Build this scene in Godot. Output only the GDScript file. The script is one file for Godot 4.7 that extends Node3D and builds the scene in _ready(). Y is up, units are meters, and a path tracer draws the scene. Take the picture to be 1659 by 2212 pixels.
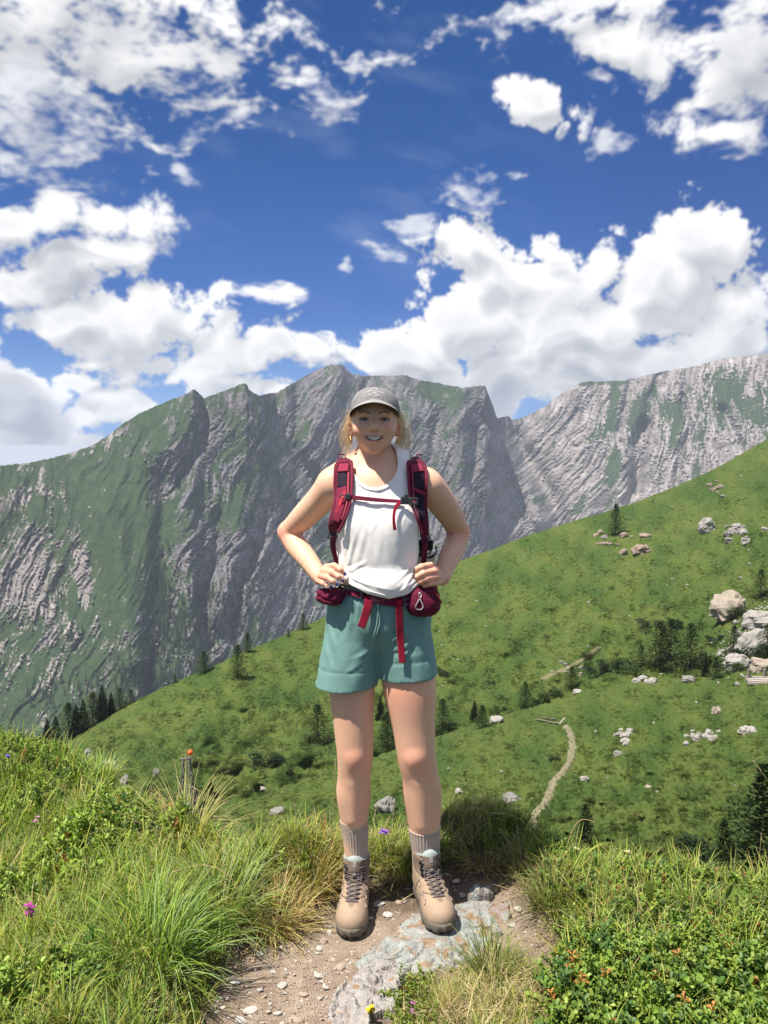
extends Node3D
# A hiker on a grassy knoll above an alpine valley. World: x right, y up, the camera at the origin looks along -z. Directions taken from the photograph are given on a 1659 x 2212 sheet.
const FOC := 1661.0
const EYE := Vector3(0, 1.55, 0)
const PITCH := -5.0
var TOSUN := Vector3(-0.34, 0.88, 0.20).normalized()
var rng := RandomNumberGenerator.new()
var M := {}

# ---------- the order of the scene ----------
func _ready() -> void:
	rng.seed = 7
	var cam := Camera3D.new()
	cam.name = "camera"
	cam.position = EYE
	cam.rotation_degrees = Vector3(PITCH, 0, 0)
	cam.fov = rad_to_deg(2.0 * atan(1106.0 / FOC))
	cam.near = 0.05
	cam.far = 9000.0
	add_child(cam)
	var env := Environment.new()
	env.background_mode = Environment.BG_SKY
	env.tonemap_mode = Environment.TONE_MAPPER_LINEAR
	env.tonemap_exposure = 1.8
	env.sdfgi_enabled = true
	env.ssao_enabled = true
	env.ssil_enabled = true
	env.fog_enabled = true
	env.fog_density = 0.00009
	env.fog_light_color = Color(0.86, 0.92, 1.0)
	env.sky = Sky.new()
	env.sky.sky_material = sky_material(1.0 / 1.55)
	var we := WorldEnvironment.new()
	we.name = "world_environment"
	we.environment = env
	add_child(we)
	var sun := DirectionalLight3D.new()
	sun.name = "sun"
	sun.light_energy = 1.6
	sun.light_color = Color(1.0, 0.955, 0.89)
	sun.light_angular_distance = 0.5
	sun.shadow_enabled = true
	add_child(sun)
	sun.look_at_from_position(Vector3.ZERO, -TOSUN, Vector3.FORWARD)
	var t0 := Time.get_ticks_msec()
	make_materials()
	make_mountains()
	make_hillside()
	make_knoll()
	make_trees()
	make_boulders()
	make_pylon()
	make_rocks()
	make_person()
	make_backpack()
	make_plants()
	print("built in ", Time.get_ticks_msec() - t0)

func ordinal(n: int) -> String:
	var low := ["", "first", "second", "third", "fourth", "fifth", "sixth", "seventh", "eighth", "ninth", "tenth", "eleventh", "twelfth", "thirteenth", "fourteenth", "fifteenth", "sixteenth", "seventeenth", "eighteenth", "nineteenth", "twentieth"]
	return low[n] if n <= 20 else "twenty-" + low[n - 20]

# ---------- directions and points ----------
func ray(x: float, y: float) -> Vector3:
	var th := deg_to_rad(PITCH)
	var dx := (x - 829.5) / FOC
	var dy := (1106.0 - y) / FOC
	return Vector3(dx, dy * cos(th) + sin(th), dy * sin(th) - cos(th))

func at_z(x: float, y: float, z: float) -> Vector3:      # the point seen there at z metres in front
	var d := ray(x, y)
	return EYE + d * (z / -d.z)

func at_r(x: float, y: float, r: float) -> Vector3:      # the point seen there r metres away over the ground
	var d := ray(x, y)
	return EYE + d * (r / Vector2(d.x, d.z).length())

func at_h(x: float, y: float, h: float) -> Vector3:      # the point seen there at height h
	var d := ray(x, y)
	return EYE + d * ((h - EYE.y) / d.y)

func table(pts: Array, x: float) -> float:               # piecewise linear, from Vector2s sorted by x
	if x <= pts[0].x:
		return pts[0].y
	for i in range(1, pts.size()):
		if x <= pts[i].x:
			return lerpf(pts[i - 1].y, pts[i].y, (x - pts[i - 1].x) / maxf(pts[i].x - pts[i - 1].x, 1e-6))
	return pts[-1].y

func noise(sd: int, freq: float, oct := 4, kind := FastNoiseLite.TYPE_SIMPLEX_SMOOTH, fr := FastNoiseLite.FRACTAL_FBM) -> FastNoiseLite:
	var n := FastNoiseLite.new()
	n.seed = sd
	n.frequency = freq
	n.noise_type = kind
	n.fractal_type = fr if oct > 1 else FastNoiseLite.FRACTAL_NONE
	n.fractal_octaves = oct
	return n

func rf(a: float, b: float) -> float:
	return rng.randf_range(a, b)

func lin(r: float, g: float, b: float) -> Color:         # an sRGB picture colour (0-255) as a linear one
	return Color(r / 255.0, g / 255.0, b / 255.0).srgb_to_linear()

# ---------- nodes ----------
func tag(o: Node, label: String, category: String, group := "") -> Node:
	o.set_meta("label", label)
	o.set_meta("category", category)
	if group:
		o.set_meta("group", group)
	return o

func thing(called: String, label: String, category: String, at := Vector3.ZERO, group := "") -> Node3D:
	var o := Node3D.new()
	o.name = called
	o.position = at
	add_child(o, true)
	tag(o, label, category, group)
	return o

func part(parent: Node, called: String, mesh: Mesh, mat: Material, label := "") -> MeshInstance3D:
	var o := MeshInstance3D.new()
	o.name = called
	o.mesh = mesh
	o.material_override = mat
	parent.add_child(o, true)
	if label:
		o.set_meta("label", label)
	return o

func wpart(parent: Node, called: String, mesh: Mesh, mat: Material, label := "") -> MeshInstance3D:   # its mesh is in world metres
	var o := part(parent, called, mesh, mat, label)
	var up := Vector3.ZERO
	var q := parent
	while q is Node3D and q != self:
		up += q.position
		q = q.get_parent()
	o.position = -up
	return o

func solo(called: String, mesh: Mesh, mat: Material, label: String, category: String, group := "") -> MeshInstance3D:
	var o := part(self, called, mesh, mat)
	tag(o, label, category, group)
	return o

func structure(called: String, mesh: Mesh, mat: Material, label := "") -> MeshInstance3D:
	var o := part(self, called, mesh, mat, label)
	o.set_meta("kind", "structure")
	return o

func many(parent: Node, called: String, mesh: Mesh, mat: Material, where: Array, tints: Array, label := "", category := "") -> MultiMeshInstance3D:
	var mm := MultiMesh.new()
	mm.transform_format = MultiMesh.TRANSFORM_3D
	mm.use_colors = true
	mm.mesh = mesh
	mm.instance_count = where.size()
	var b := PackedFloat32Array()
	b.resize(where.size() * 16)
	for i in where.size():
		var t: Transform3D = where[i]
		var c: Color = tints[i]
		var k := i * 16
		b[k] = t.basis.x.x; b[k + 1] = t.basis.y.x; b[k + 2] = t.basis.z.x; b[k + 3] = t.origin.x
		b[k + 4] = t.basis.x.y; b[k + 5] = t.basis.y.y; b[k + 6] = t.basis.z.y; b[k + 7] = t.origin.y
		b[k + 8] = t.basis.x.z; b[k + 9] = t.basis.y.z; b[k + 10] = t.basis.z.z; b[k + 11] = t.origin.z
		b[k + 12] = c.r; b[k + 13] = c.g; b[k + 14] = c.b; b[k + 15] = 1.0
	mm.buffer = b
	var o := MultiMeshInstance3D.new()
	o.name = called
	o.multimesh = mm
	o.material_override = mat
	parent.add_child(o, true)
	o.set_meta("kind", "stuff")
	if label:
		tag(o, label, category)
	return o

# ---------- shapes ----------
class MB:
	var v := PackedVector3Array()
	var n := PackedVector3Array()
	var c := PackedColorArray()
	var u := PackedVector2Array()
	var ix := PackedInt32Array()
	func p(q: Vector3, col := Color.WHITE, uv := Vector2.ZERO) -> int:
		v.push_back(q); c.push_back(col); u.push_back(uv)
		return v.size() - 1
	func tri(a: int, b: int, d: int) -> void:           # counter-clockwise from outside
		ix.push_back(a); ix.push_back(d); ix.push_back(b)
	func quad(a: int, b: int, d: int, e: int) -> void:
		tri(a, b, d); tri(a, d, e)
	func smooth() -> void:
		n.resize(v.size())
		n.fill(Vector3.ZERO)
		for k in range(0, ix.size(), 3):
			var a := ix[k]; var b := ix[k + 1]; var d := ix[k + 2]
			var f := (v[d] - v[a]).cross(v[b] - v[a])
			n[a] += f; n[b] += f; n[d] += f
		for k in n.size():
			n[k] = n[k].normalized() if n[k].length_squared() > 1e-30 else Vector3.UP
	func grid(rows: int, cols: int, at: Callable, wrap := false, flip := false) -> int:     # at(row, col) -> [position, colour]
		var first := v.size()
		for r in rows:
			for q in cols:
				var g: Array = at.call(r, q)
				p(g[0], g[1] if g.size() > 1 else Color.WHITE, Vector2(float(q) / maxf(1, cols - 1), float(r) / maxf(1, rows - 1)))
		knit(first, rows, cols, wrap, flip)
		return first
	func knit(first: int, rows: int, cols: int, wrap := false, flip := false) -> void:
		for r in rows - 1:
			for q in (cols if wrap else cols - 1):
				var q2 := (q + 1) % cols
				var a := first + r * cols + q; var b := first + r * cols + q2
				var d := first + (r + 1) * cols + q2; var e := first + (r + 1) * cols + q
				if flip: quad(a, e, d, b)
				else: quad(a, b, d, e)
	func tube(path: Array, radii: Array, sides := 6, col := Color.WHITE, capped := true) -> void:
		var m := path.size()
		var t: Vector3 = (path[1] - path[0]).normalized()
		var side := t.cross(Vector3.UP if absf(t.y) < 0.9 else Vector3.RIGHT).normalized()
		var first := v.size()
		for i in m:
			var t2: Vector3 = (path[mini(i + 1, m - 1)] - path[maxi(i - 1, 0)])
			t2 = t2.normalized() if t2.length_squared() > 1e-16 else t
			side = side - t2 * side.dot(t2)
			side = side.normalized() if side.length_squared() > 1e-12 else t2.cross(Vector3.UP).normalized()
			t = t2
			var up := t.cross(side)
			var rad: float = radii[i] if radii.size() > 1 else radii[0]
			for s in sides:
				var an := TAU * s / sides
				p(path[i] + (side * cos(an) + up * sin(an)) * rad, col, Vector2(float(s) / sides, float(i) / m))
		knit(first, m, sides, true)
		if capped:
			for e in 2:
				var o := first + (0 if e == 0 else (m - 1) * sides)
				var q := p(path[0] if e == 0 else path[-1], col)
				for s in sides:
					if e == 0: tri(q, o + (s + 1) % sides, o + s)
					else: tri(q, o + s, o + (s + 1) % sides)
	func ball(at: Vector3, r: Vector3, turn := Basis.IDENTITY, rows := 8, cols := 12, col := Color.WHITE) -> void:
		var first := v.size()
		for i in rows + 1:
			var th := PI * i / rows
			for j in cols:
				var ph := TAU * j / cols
				p(at + turn * Vector3(r.x * sin(th) * cos(ph), -r.y * cos(th), r.z * sin(th) * sin(-ph)), col)
		knit(first, rows + 1, cols, true)
	func box(at: Vector3, half: Vector3, turn := Basis.IDENTITY, bev := 0.0, col := Color.WHITE) -> void:   # chamfered box; own corners per face
		bev = minf(bev, minf(half.x, minf(half.y, half.z)) * 0.9)
		var ids := {}
		for ax in 3:
			for sg in [-1, 1]:
				for s1 in [-1, 1]:
					for s2 in [-1, 1]:
						var q := Vector3()
						q[ax] = half[ax] * sg
						q[(ax + 1) % 3] = (half[(ax + 1) % 3] - bev) * s1
						q[(ax + 2) % 3] = (half[(ax + 2) % 3] - bev) * s2
						ids[[ax, sg, s1, s2]] = p(at + turn * q, col)
				var a: int = ids[[ax, sg, -1, -1]]; var b: int = ids[[ax, sg, 1, -1]]; var d: int = ids[[ax, sg, 1, 1]]; var e: int = ids[[ax, sg, -1, 1]]
				if sg > 0: quad(a, b, d, e)
				else: quad(a, e, d, b)
		if bev <= 0.0: return
		for ax in 3:
			var bx := (ax + 1) % 3
			var cx := (ax + 2) % 3
			for s1 in [-1, 1]:            # edges along cx between faces ax, bx
				for s2 in [-1, 1]:
					var a: int = ids[[ax, s1, s2, -1]]; var b: int = ids[[ax, s1, s2, 1]]
					var d: int = ids[[bx, s2, 1, s1]]; var e: int = ids[[bx, s2, -1, s1]]
					if s1 * s2 > 0: quad(a, e, d, b)
					else: quad(a, b, d, e)
		for sx in [-1, 1]:
			for sy in [-1, 1]:
				for sz in [-1, 1]:
					var a: int = ids[[0, sx, sy, sz]]; var b: int = ids[[1, sy, sz, sx]]; var d: int = ids[[2, sz, sx, sy]]
					if sx * sy * sz > 0: tri(a, b, d)
					else: tri(a, d, b)
	func band(mid: Array, side: Array, up: Array, wid: Array, thick: float, col := Color.WHITE, crown := 0.0) -> void:   # a strap: rounded flat section along a path
		var prof := [Vector2(-1, 0.15), Vector2(-0.93, 0.75), Vector2(-0.8, 1), Vector2(-0.4, 1), Vector2(0, 1), Vector2(0.4, 1), Vector2(0.8, 1), Vector2(0.93, 0.75), Vector2(1, 0.15), Vector2(0.9, -0.3), Vector2(0, -0.3), Vector2(-0.9, -0.3)]
		var first := v.size()
		for i in mid.size():
			for k in prof.size():
				var h: float = prof[k].y * thick + (crown * (1.0 - prof[k].x * prof[k].x) if prof[k].y > 0 else 0.0)
				p(mid[i] + side[i] * (prof[k].x * wid[i] * 0.5) + up[i] * h, col, Vector2(prof[k].x * 0.5 + 0.5, float(i) / (mid.size() - 1)))
		knit(first, mid.size(), prof.size(), true, true)
		for e in 2:
			var o := first + (0 if e == 0 else (mid.size() - 1) * prof.size())
			var q := p(mid[0] if e == 0 else mid[-1], col)
			for s in prof.size():
				if e == 0: tri(q, o + s, o + (s + 1) % prof.size())
				else: tri(q, o + (s + 1) % prof.size(), o + s)
	func add(m: Mesh, t: Transform3D, col := Color.WHITE) -> void:      # another mesh's triangles
		for s in m.get_surface_count():
			var a := m.surface_get_arrays(s)
			var o := v.size()
			for q in a[Mesh.ARRAY_VERTEX]: p(t * q, col)
			if a[Mesh.ARRAY_INDEX] != null and a[Mesh.ARRAY_INDEX].size():
				for k in a[Mesh.ARRAY_INDEX]: ix.push_back(o + k)
			else:
				for k in a[Mesh.ARRAY_VERTEX].size(): ix.push_back(o + k)
	func mesh(soft := true) -> ArrayMesh:
		var a := []
		a.resize(Mesh.ARRAY_MAX)
		if soft and n.size() != v.size():
			smooth()
		a[Mesh.ARRAY_VERTEX] = v
		if soft: a[Mesh.ARRAY_NORMAL] = n
		a[Mesh.ARRAY_COLOR] = c
		a[Mesh.ARRAY_TEX_UV] = u
		a[Mesh.ARRAY_INDEX] = ix
		var m := ArrayMesh.new()
		m.add_surface_from_arrays(Mesh.PRIMITIVE_TRIANGLES, a)
		return m

func curve(pts: Array, per := 6) -> Array:               # Catmull-Rom through points (floats, Vector2s or Vector3s)
	var out := []
	var m := pts.size()
	for i in m - 1:
		var a = pts[maxi(i - 1, 0)]
		var b = pts[i]
		var d = pts[i + 1]
		var e = pts[mini(i + 2, m - 1)]
		for k in per:
			var t := float(k) / per
			out.append((b * 2.0 + (d - a) * t + (a * 2.0 - b * 5.0 + d * 4.0 - e) * t * t + (b * 3.0 - a - d * 3.0 + e) * t * t * t) * 0.5)
	out.append(pts[-1])
	return out

# ---------- rounded bodies from a distance field, meshed as surface nets ----------
class Field:
	var kind := PackedInt32Array()
	var cut := PackedInt32Array()
	var a := PackedVector3Array()
	var b := PackedVector3Array()
	var r1 := PackedFloat32Array()
	var r2 := PackedFloat32Array()
	var kk := PackedFloat32Array()
	var inv: Array[Basis] = []
	var all := PackedInt32Array()
	func put(kd: int, ct: int, pa: Vector3, pb: Vector3, x: float, y: float, k: float, turn: Basis) -> void:
		kind.push_back(kd); cut.push_back(ct); a.push_back(pa); b.push_back(pb); r1.push_back(x); r2.push_back(y); kk.push_back(k); inv.append(turn.transposed())
		all.push_back(kind.size() - 1)
	func cap(pa: Vector3, ra: float, pb: Vector3, rb: float, k := 0.02) -> void: put(0, 0, pa, pb, ra, rb, k, Basis.IDENTITY)
	func ell(c: Vector3, r: Vector3, k := 0.02, turn := Basis.IDENTITY) -> void: put(1, 0, c, r, 0, 0, k, turn)
	func box(c: Vector3, h: Vector3, rnd: float, k := 0.01, turn := Basis.IDENTITY) -> void: put(2, 0, c, h, rnd, 0, k, turn)
	func cutcap(pa: Vector3, ra: float, pb: Vector3, rb: float, k := 0.01) -> void: put(0, 1, pa, pb, ra, rb, k, Basis.IDENTITY)
	func cutell(c: Vector3, r: Vector3, k := 0.01, turn := Basis.IDENTITY) -> void: put(1, 1, c, r, 0, 0, k, turn)
	func cutbox(c: Vector3, h: Vector3, rnd: float, k := 0.005, turn := Basis.IDENTITY) -> void: put(2, 1, c, h, rnd, 0, k, turn)
	func chain(pts: Array, rad: Array, k := 0.02) -> void:
		for i in pts.size() - 1: cap(pts[i], rad[i], pts[i + 1], rad[i + 1], k)
	func limb(pts: Array, rad: Array, k := 0.02) -> void:        # only its ends blend with the rest
		for i in pts.size() - 1: cap(pts[i], rad[i], pts[i + 1], rad[i + 1], k if i == 0 else 0.004)
	func prim(i: int, p: Vector3) -> float:
		match kind[i]:
			0:
				var ba := b[i] - a[i]
				var pa := p - a[i]
				var h := clampf(pa.dot(ba) / maxf(ba.length_squared(), 1e-12), 0.0, 1.0)
				return (pa - ba * h).length() - lerpf(r1[i], r2[i], h)
			1:
				var q := inv[i] * (p - a[i])
				var e := q / b[i]
				var k0 := e.length()
				var k1 := (e / b[i]).length()
				return k0 * (k0 - 1.0) / k1 if k1 > 1e-9 else -minf(b[i].x, minf(b[i].y, b[i].z))
			_:
				var q := (inv[i] * (p - a[i])).abs() - b[i] + Vector3.ONE * r1[i]
				return Vector3(maxf(q.x, 0), maxf(q.y, 0), maxf(q.z, 0)).length() + minf(maxf(q.x, maxf(q.y, q.z)), 0.0) - r1[i]
	func pick(c: Vector3, rad: float) -> PackedInt32Array:      # what matters within rad of c
		var ds := PackedFloat32Array()
		var low := 1e9
		for i in all:
			var d := prim(i, c)
			ds.push_back(d)
			if cut[i] == 0: low = minf(low, d)
		var out := PackedInt32Array()
		for i in all:
			if cut[i] == 0 and ds[i] <= low + 2.6 * rad + kk[i] or cut[i] == 1 and ds[i] <= 1.3 * rad + kk[i]: out.push_back(i)
		return out
	func d(p: Vector3, list: PackedInt32Array) -> float:
		var s := 1e9
		for i in list:
			var e := prim(i, p)
			var k := kk[i]
			if cut[i] == 0:
				var h := k - absf(s - e)
				s = minf(s, e) - (h * h * 0.25 / k if h > 0.0 else 0.0)
			else:
				e = -e
				var h := k - absf(s - e)
				s = maxf(s, e) + (h * h * 0.25 / k if h > 0.0 else 0.0)
		return s

func net(f: Field, lo: Vector3, hi: Vector3, cell: float, mb: MB, post = null, colour = null) -> void:
	const N := 8
	var bs := cell * N
	var nb := Vector3i(((hi - lo) / bs).ceil())
	var rad := bs * 0.87
	var jobs := []
	for i in nb.x: for j in nb.y: for k in nb.z: jobs.append(Vector3i(i, j, k))
	var res := []
	res.resize(jobs.size())
	var work := func(jn: int) -> void:
		var bi: Vector3i = jobs[jn]
		var o := lo + Vector3(bi) * bs
		var mid := o + Vector3.ONE * bs * 0.5
		var list := f.pick(mid, rad)
		var dm := f.d(mid, list)
		if absf(dm) > rad * 1.3 + 0.012: return
		var val := PackedFloat32Array()
		val.resize(729)
		var neg := 0
		var at := 0
		var has := post != null
		for i in 9:
			for j in 9:
				for k in 9:
					var q := o + Vector3(i, j, k) * cell
					var e := f.d(q, list)
					if has: e = post.call(q, e)
					val[at] = e
					if e < 0.0: neg += 1
					at += 1
		if neg == 0 or neg == 729: return
		var keys := PackedInt64Array()
		var vs := PackedVector3Array()
		var quads := PackedInt64Array()
		const OFF := [0, 1, 9, 10, 81, 82, 90, 91]
		const EA := [0, 0, 0, 1, 1, 2, 2, 3, 4, 4, 5, 6]
		const EB := [1, 2, 4, 3, 5, 3, 6, 7, 5, 6, 7, 7]
		var b0 := bi * N
		for i in 8:
			for j in 8:
				for k in 8:
					var c0 := i * 81 + j * 9 + k
					var sgn := 0
					for m in 8:
						if val[c0 + OFF[m]] < 0.0: sgn += 1
					if sgn != 0 and sgn != 8:
						var sum := Vector3.ZERO
						var cnt := 0
						for m in 12:
							var ea: int = EA[m]; var eb: int = EB[m]
							var va := val[c0 + OFF[ea]]; var vb := val[c0 + OFF[eb]]
							if (va < 0.0) != (vb < 0.0):
								var t := va / (va - vb)
								sum += Vector3(ea >> 2, (ea >> 1) & 1, ea & 1).lerp(Vector3(eb >> 2, (eb >> 1) & 1, eb & 1), t)
								cnt += 1
						keys.push_back(((b0.x + i + 1) << 40) | ((b0.y + j + 1) << 20) | (b0.z + k + 1))
						vs.push_back(o + (Vector3(i, j, k) + sum / cnt) * cell)
					var v0 := val[c0] < 0.0
					for ax in 3:
						if v0 == (val[c0 + [81, 9, 1][ax]] < 0.0): continue
						var g := Vector3i(b0.x + i + 1, b0.y + j + 1, b0.z + k + 1)
						var q := []
						for m in [[-1, -1], [0, -1], [0, 0], [-1, 0]]:
							var h := g
							h[(ax + 1) % 3] += m[0]
							h[(ax + 2) % 3] += m[1]
							q.append((h.x << 40) | (h.y << 20) | h.z)
						if not v0: q.reverse()
						for m in q: quads.push_back(m)
		res[jn] = [keys, vs, quads]
	var id := WorkerThreadPool.add_group_task(work, jobs.size(), -1, true)
	WorkerThreadPool.wait_for_group_task_completion(id)
	var index := {}
	for g in res:
		if g == null: continue
		for m in g[0].size():
			index[g[0][m]] = mb.p(g[1][m], colour.call(g[1][m]) if colour != null else Color.WHITE)
	for g in res:
		if g == null: continue
		var q: PackedInt64Array = g[2]
		for m in range(0, q.size(), 4):
			if index.has(q[m]) and index.has(q[m + 1]) and index.has(q[m + 2]) and index.has(q[m + 3]):
				mb.quad(index[q[m]], index[q[m + 1]], index[q[m + 2]], index[q[m + 3]])

func onto(f: Field, x: float, y: float, off := 0.0, near := 1.9, far := 2.9) -> Array:      # [point, normal] where the sight line through (x, y) meets the field, or comes closest to it
	var d := ray(x, y)
	var t := near / -d.z
	var best := t
	var low := 1e9
	for k in 60:
		var q := EYE + d * t
		var s := f.d(q, f.all) - off
		if s < low:
			low = s
			best = t
		if s < 0.0006: break
		t += maxf(s * 0.8, 0.001) / d.length()
		if t * -d.z > far: break
	var hit := EYE + d * best
	return [hit, slope(f, hit)]

func slope(f: Field, p: Vector3) -> Vector3:
	var e := 0.006
	return Vector3(f.d(p + Vector3(e, 0, 0), f.all) - f.d(p - Vector3(e, 0, 0), f.all), f.d(p + Vector3(0, e, 0), f.all) - f.d(p - Vector3(0, e, 0), f.all), f.d(p + Vector3(0, 0, e), f.all) - f.d(p - Vector3(0, 0, e), f.all)).normalized()

# ---------- materials ----------
func noise_tex(sd: int, freq: float, size := 256, ramp: Array = [], normal := false, oct := 5) -> NoiseTexture2D:
	var t := NoiseTexture2D.new()
	t.width = size
	t.height = size
	t.seamless = true
	t.noise = noise(sd, freq, oct)
	if ramp:
		var g := Gradient.new()
		var offs := PackedFloat32Array()
		var cols := PackedColorArray()
		for k in ramp:
			offs.push_back(k[0])
			cols.push_back(k[1])
		g.offsets = offs
		g.colors = cols
		t.color_ramp = g
	if normal:
		t.as_normal_map = true
		t.bump_strength = 6.0
	return t

func grey(a: float) -> Color:
	return Color(a, a, a)

func mat(rough := 0.8, vertex := true, colour := Color.WHITE, spec := 0.35) -> StandardMaterial3D:
	var m := StandardMaterial3D.new()
	m.vertex_color_use_as_albedo = vertex
	m.albedo_color = colour.linear_to_srgb()
	m.roughness = rough
	m.metallic_specular = spec
	return m

func grained(m: StandardMaterial3D, t: Texture2D, scale: float, bump: Texture2D = null, height := 1.0, world := true) -> StandardMaterial3D:
	if t: m.albedo_texture = t
	m.uv1_triplanar = true
	m.uv1_world_triplanar = world
	m.uv1_scale = Vector3.ONE * scale
	if bump:
		m.heightmap_enabled = true
		m.heightmap_texture = bump
		m.heightmap_scale = height
	return m

# ---------- sky ----------
var sky_blobs := []
var sn := []
func azel(x: float, y: float) -> Vector2:
	var d := ray(x, y).normalized()
	return Vector2(rad_to_deg(atan2(d.x, -d.z)), rad_to_deg(asin(d.y)))

func puff(x: float, y: float, rx: float, ry: float, tilt := 0.0, dense := 1.0, dark := 0.0, soft := 1.0) -> void:
	var c := azel(x, y)
	sky_blobs.append([c, Vector2(rx, ry) / 29.0, deg_to_rad(-tilt), dense, dark, soft])

func cloud_at(az: float, el: float) -> Vector4:          # (cover, darkness of its base, softness)
	var p := Vector2(az, el)
	var w1: float = sn[0].get_noise_2d(az, el * 1.3)
	var w2: float = sn[0].get_noise_2d(az + 71.3, el * 1.3 + 13.7)
	var q := p + Vector2(w1, w2) * 1.2
	var best := -1.6
	var dark := 0.0
	var soft := 1.0
	for b in sky_blobs:
		var d: Vector2 = q - b[0]
		if absf(d.x) > 26 or absf(d.y) > 14: continue
		d = d.rotated(b[2]) / b[1]
		var f: float = (1.0 - d.length()) * b[3] - maxf(0.0, 0.95 - b[3]) * 0.45
		f = maxf(f, -1.6)
		if f > best:
			soft = lerpf(soft, b[5], clampf((f - best) * 2.0, 0, 1))
			dark = lerpf(dark, b[4], clampf((f - best) * 3.0, 0, 1))
			best = f
	var inside := clampf((33.0 - absf(az)) / 9.0, 0, 1) * clampf((37.0 - el) / 8.0, 0, 1)
	var free: float = sn[3].get_noise_2d(az * 0.5 + 50.0, el) * 2.4 - 0.22 + 0.75 * smoothstep(20.0, 40.0, el)  # extra overhead cloud out of view, added to lift the fill light
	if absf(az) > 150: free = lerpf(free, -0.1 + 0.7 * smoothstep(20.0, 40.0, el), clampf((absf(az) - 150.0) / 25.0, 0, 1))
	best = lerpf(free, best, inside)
	var low: float = absf(sn[1].get_noise_2d(q.x, q.y * 1.25)) * 1.1 + absf(sn[5].get_noise_2d(q.x + 40.0, q.y * 1.2)) * 0.62
	var puffy: float = low + absf(sn[6].get_noise_2d(p.x, p.y * 1.2)) * 0.36 + absf(sn[7].get_noise_2d(p.x, p.y * 1.1)) * 0.22 + 0.16 * sn[8].get_noise_2d(p.x, p.y) - 0.78
	var wispy: float = 1.05 * sn[4].get_noise_2d(q.x * 0.8 + q.y * 0.35, q.y * 1.9 - q.x * 0.3) + 0.35 * sn[7].get_noise_2d(p.x * 0.8, p.y * 1.5) + 0.25 * (low - 0.6)
	var mixed := smoothstep(0.75, 1.25, soft)
	var n := lerpf(puffy, wispy, mixed)
	var cover := best * 0.95 + n * (0.62 + 0.25 * soft) - 0.07
	return Vector4(cover, dark * inside + (1.0 - inside) * 0.25, soft, best * 0.9 + (low - 0.75) * lerpf(0.75, 0.35, mixed))

func sky_colour(az: float, el: float) -> Color:
	var e := clampf(el / 32.0, 0.0, 1.0)
	var blue := lin(96, 150, 214).lerp(lin(48, 105, 184), smoothstep(0.05, 0.34, e)).lerp(lin(24, 78, 147), smoothstep(0.22, 0.75, e))
	blue = blue.lerp(lin(22, 72, 137), smoothstep(0.7, 1.0, e))
	blue = blue.lerp(lin(22, 70, 143), 0.5 * smoothstep(5.0, 24.0, az))
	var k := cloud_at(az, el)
	var wisp := clampf(sn[2].get_noise_2d(az * 0.6 - el * 0.8, (el + az * 0.35) * 2.2) * 1.3 - 0.1, 0, 1) * clampf(0.9 - absf(az + 4.0) / 22.0, 0, 1) * smoothstep(8.0, 15.0, el)
	blue = blue.lerp(Color(0.62, 0.7, 0.82), 0.16 * wisp)
	var a := smoothstep(-0.02 - 0.20 * maxf(k.z - 0.6, 0.0), 0.26 + 0.55 * maxf(k.z - 0.5, 0.0), k.x)
	if a <= 0.0: return blue
	# lit from above and the left: where the cloud thins towards the sun it is bright
	var toward := cloud_at(az - 0.9, el + 1.5)
	var edge := clampf((k.w - toward.w) * 1.5, -0.5, 0.5)
	var thick := smoothstep(0.35, 1.3, k.w)
	var bright: float = 0.79 + 0.36 * edge + 0.12 * (k.x - k.w) - 0.13 * thick
	bright -= k.y * 0.46 * smoothstep(0.1, 0.7, k.w)
	bright = clampf(bright, 0.28, 0.92)
	var cc := Color(bright, bright, bright).lerp(Color(0.34, 0.41, 0.55), clampf(0.9 - bright, 0, 1) * 0.75)
	return blue.lerp(cc, a * (1.0 - 0.3 * smoothstep(1.3, 1.6, k.z)))

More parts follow.
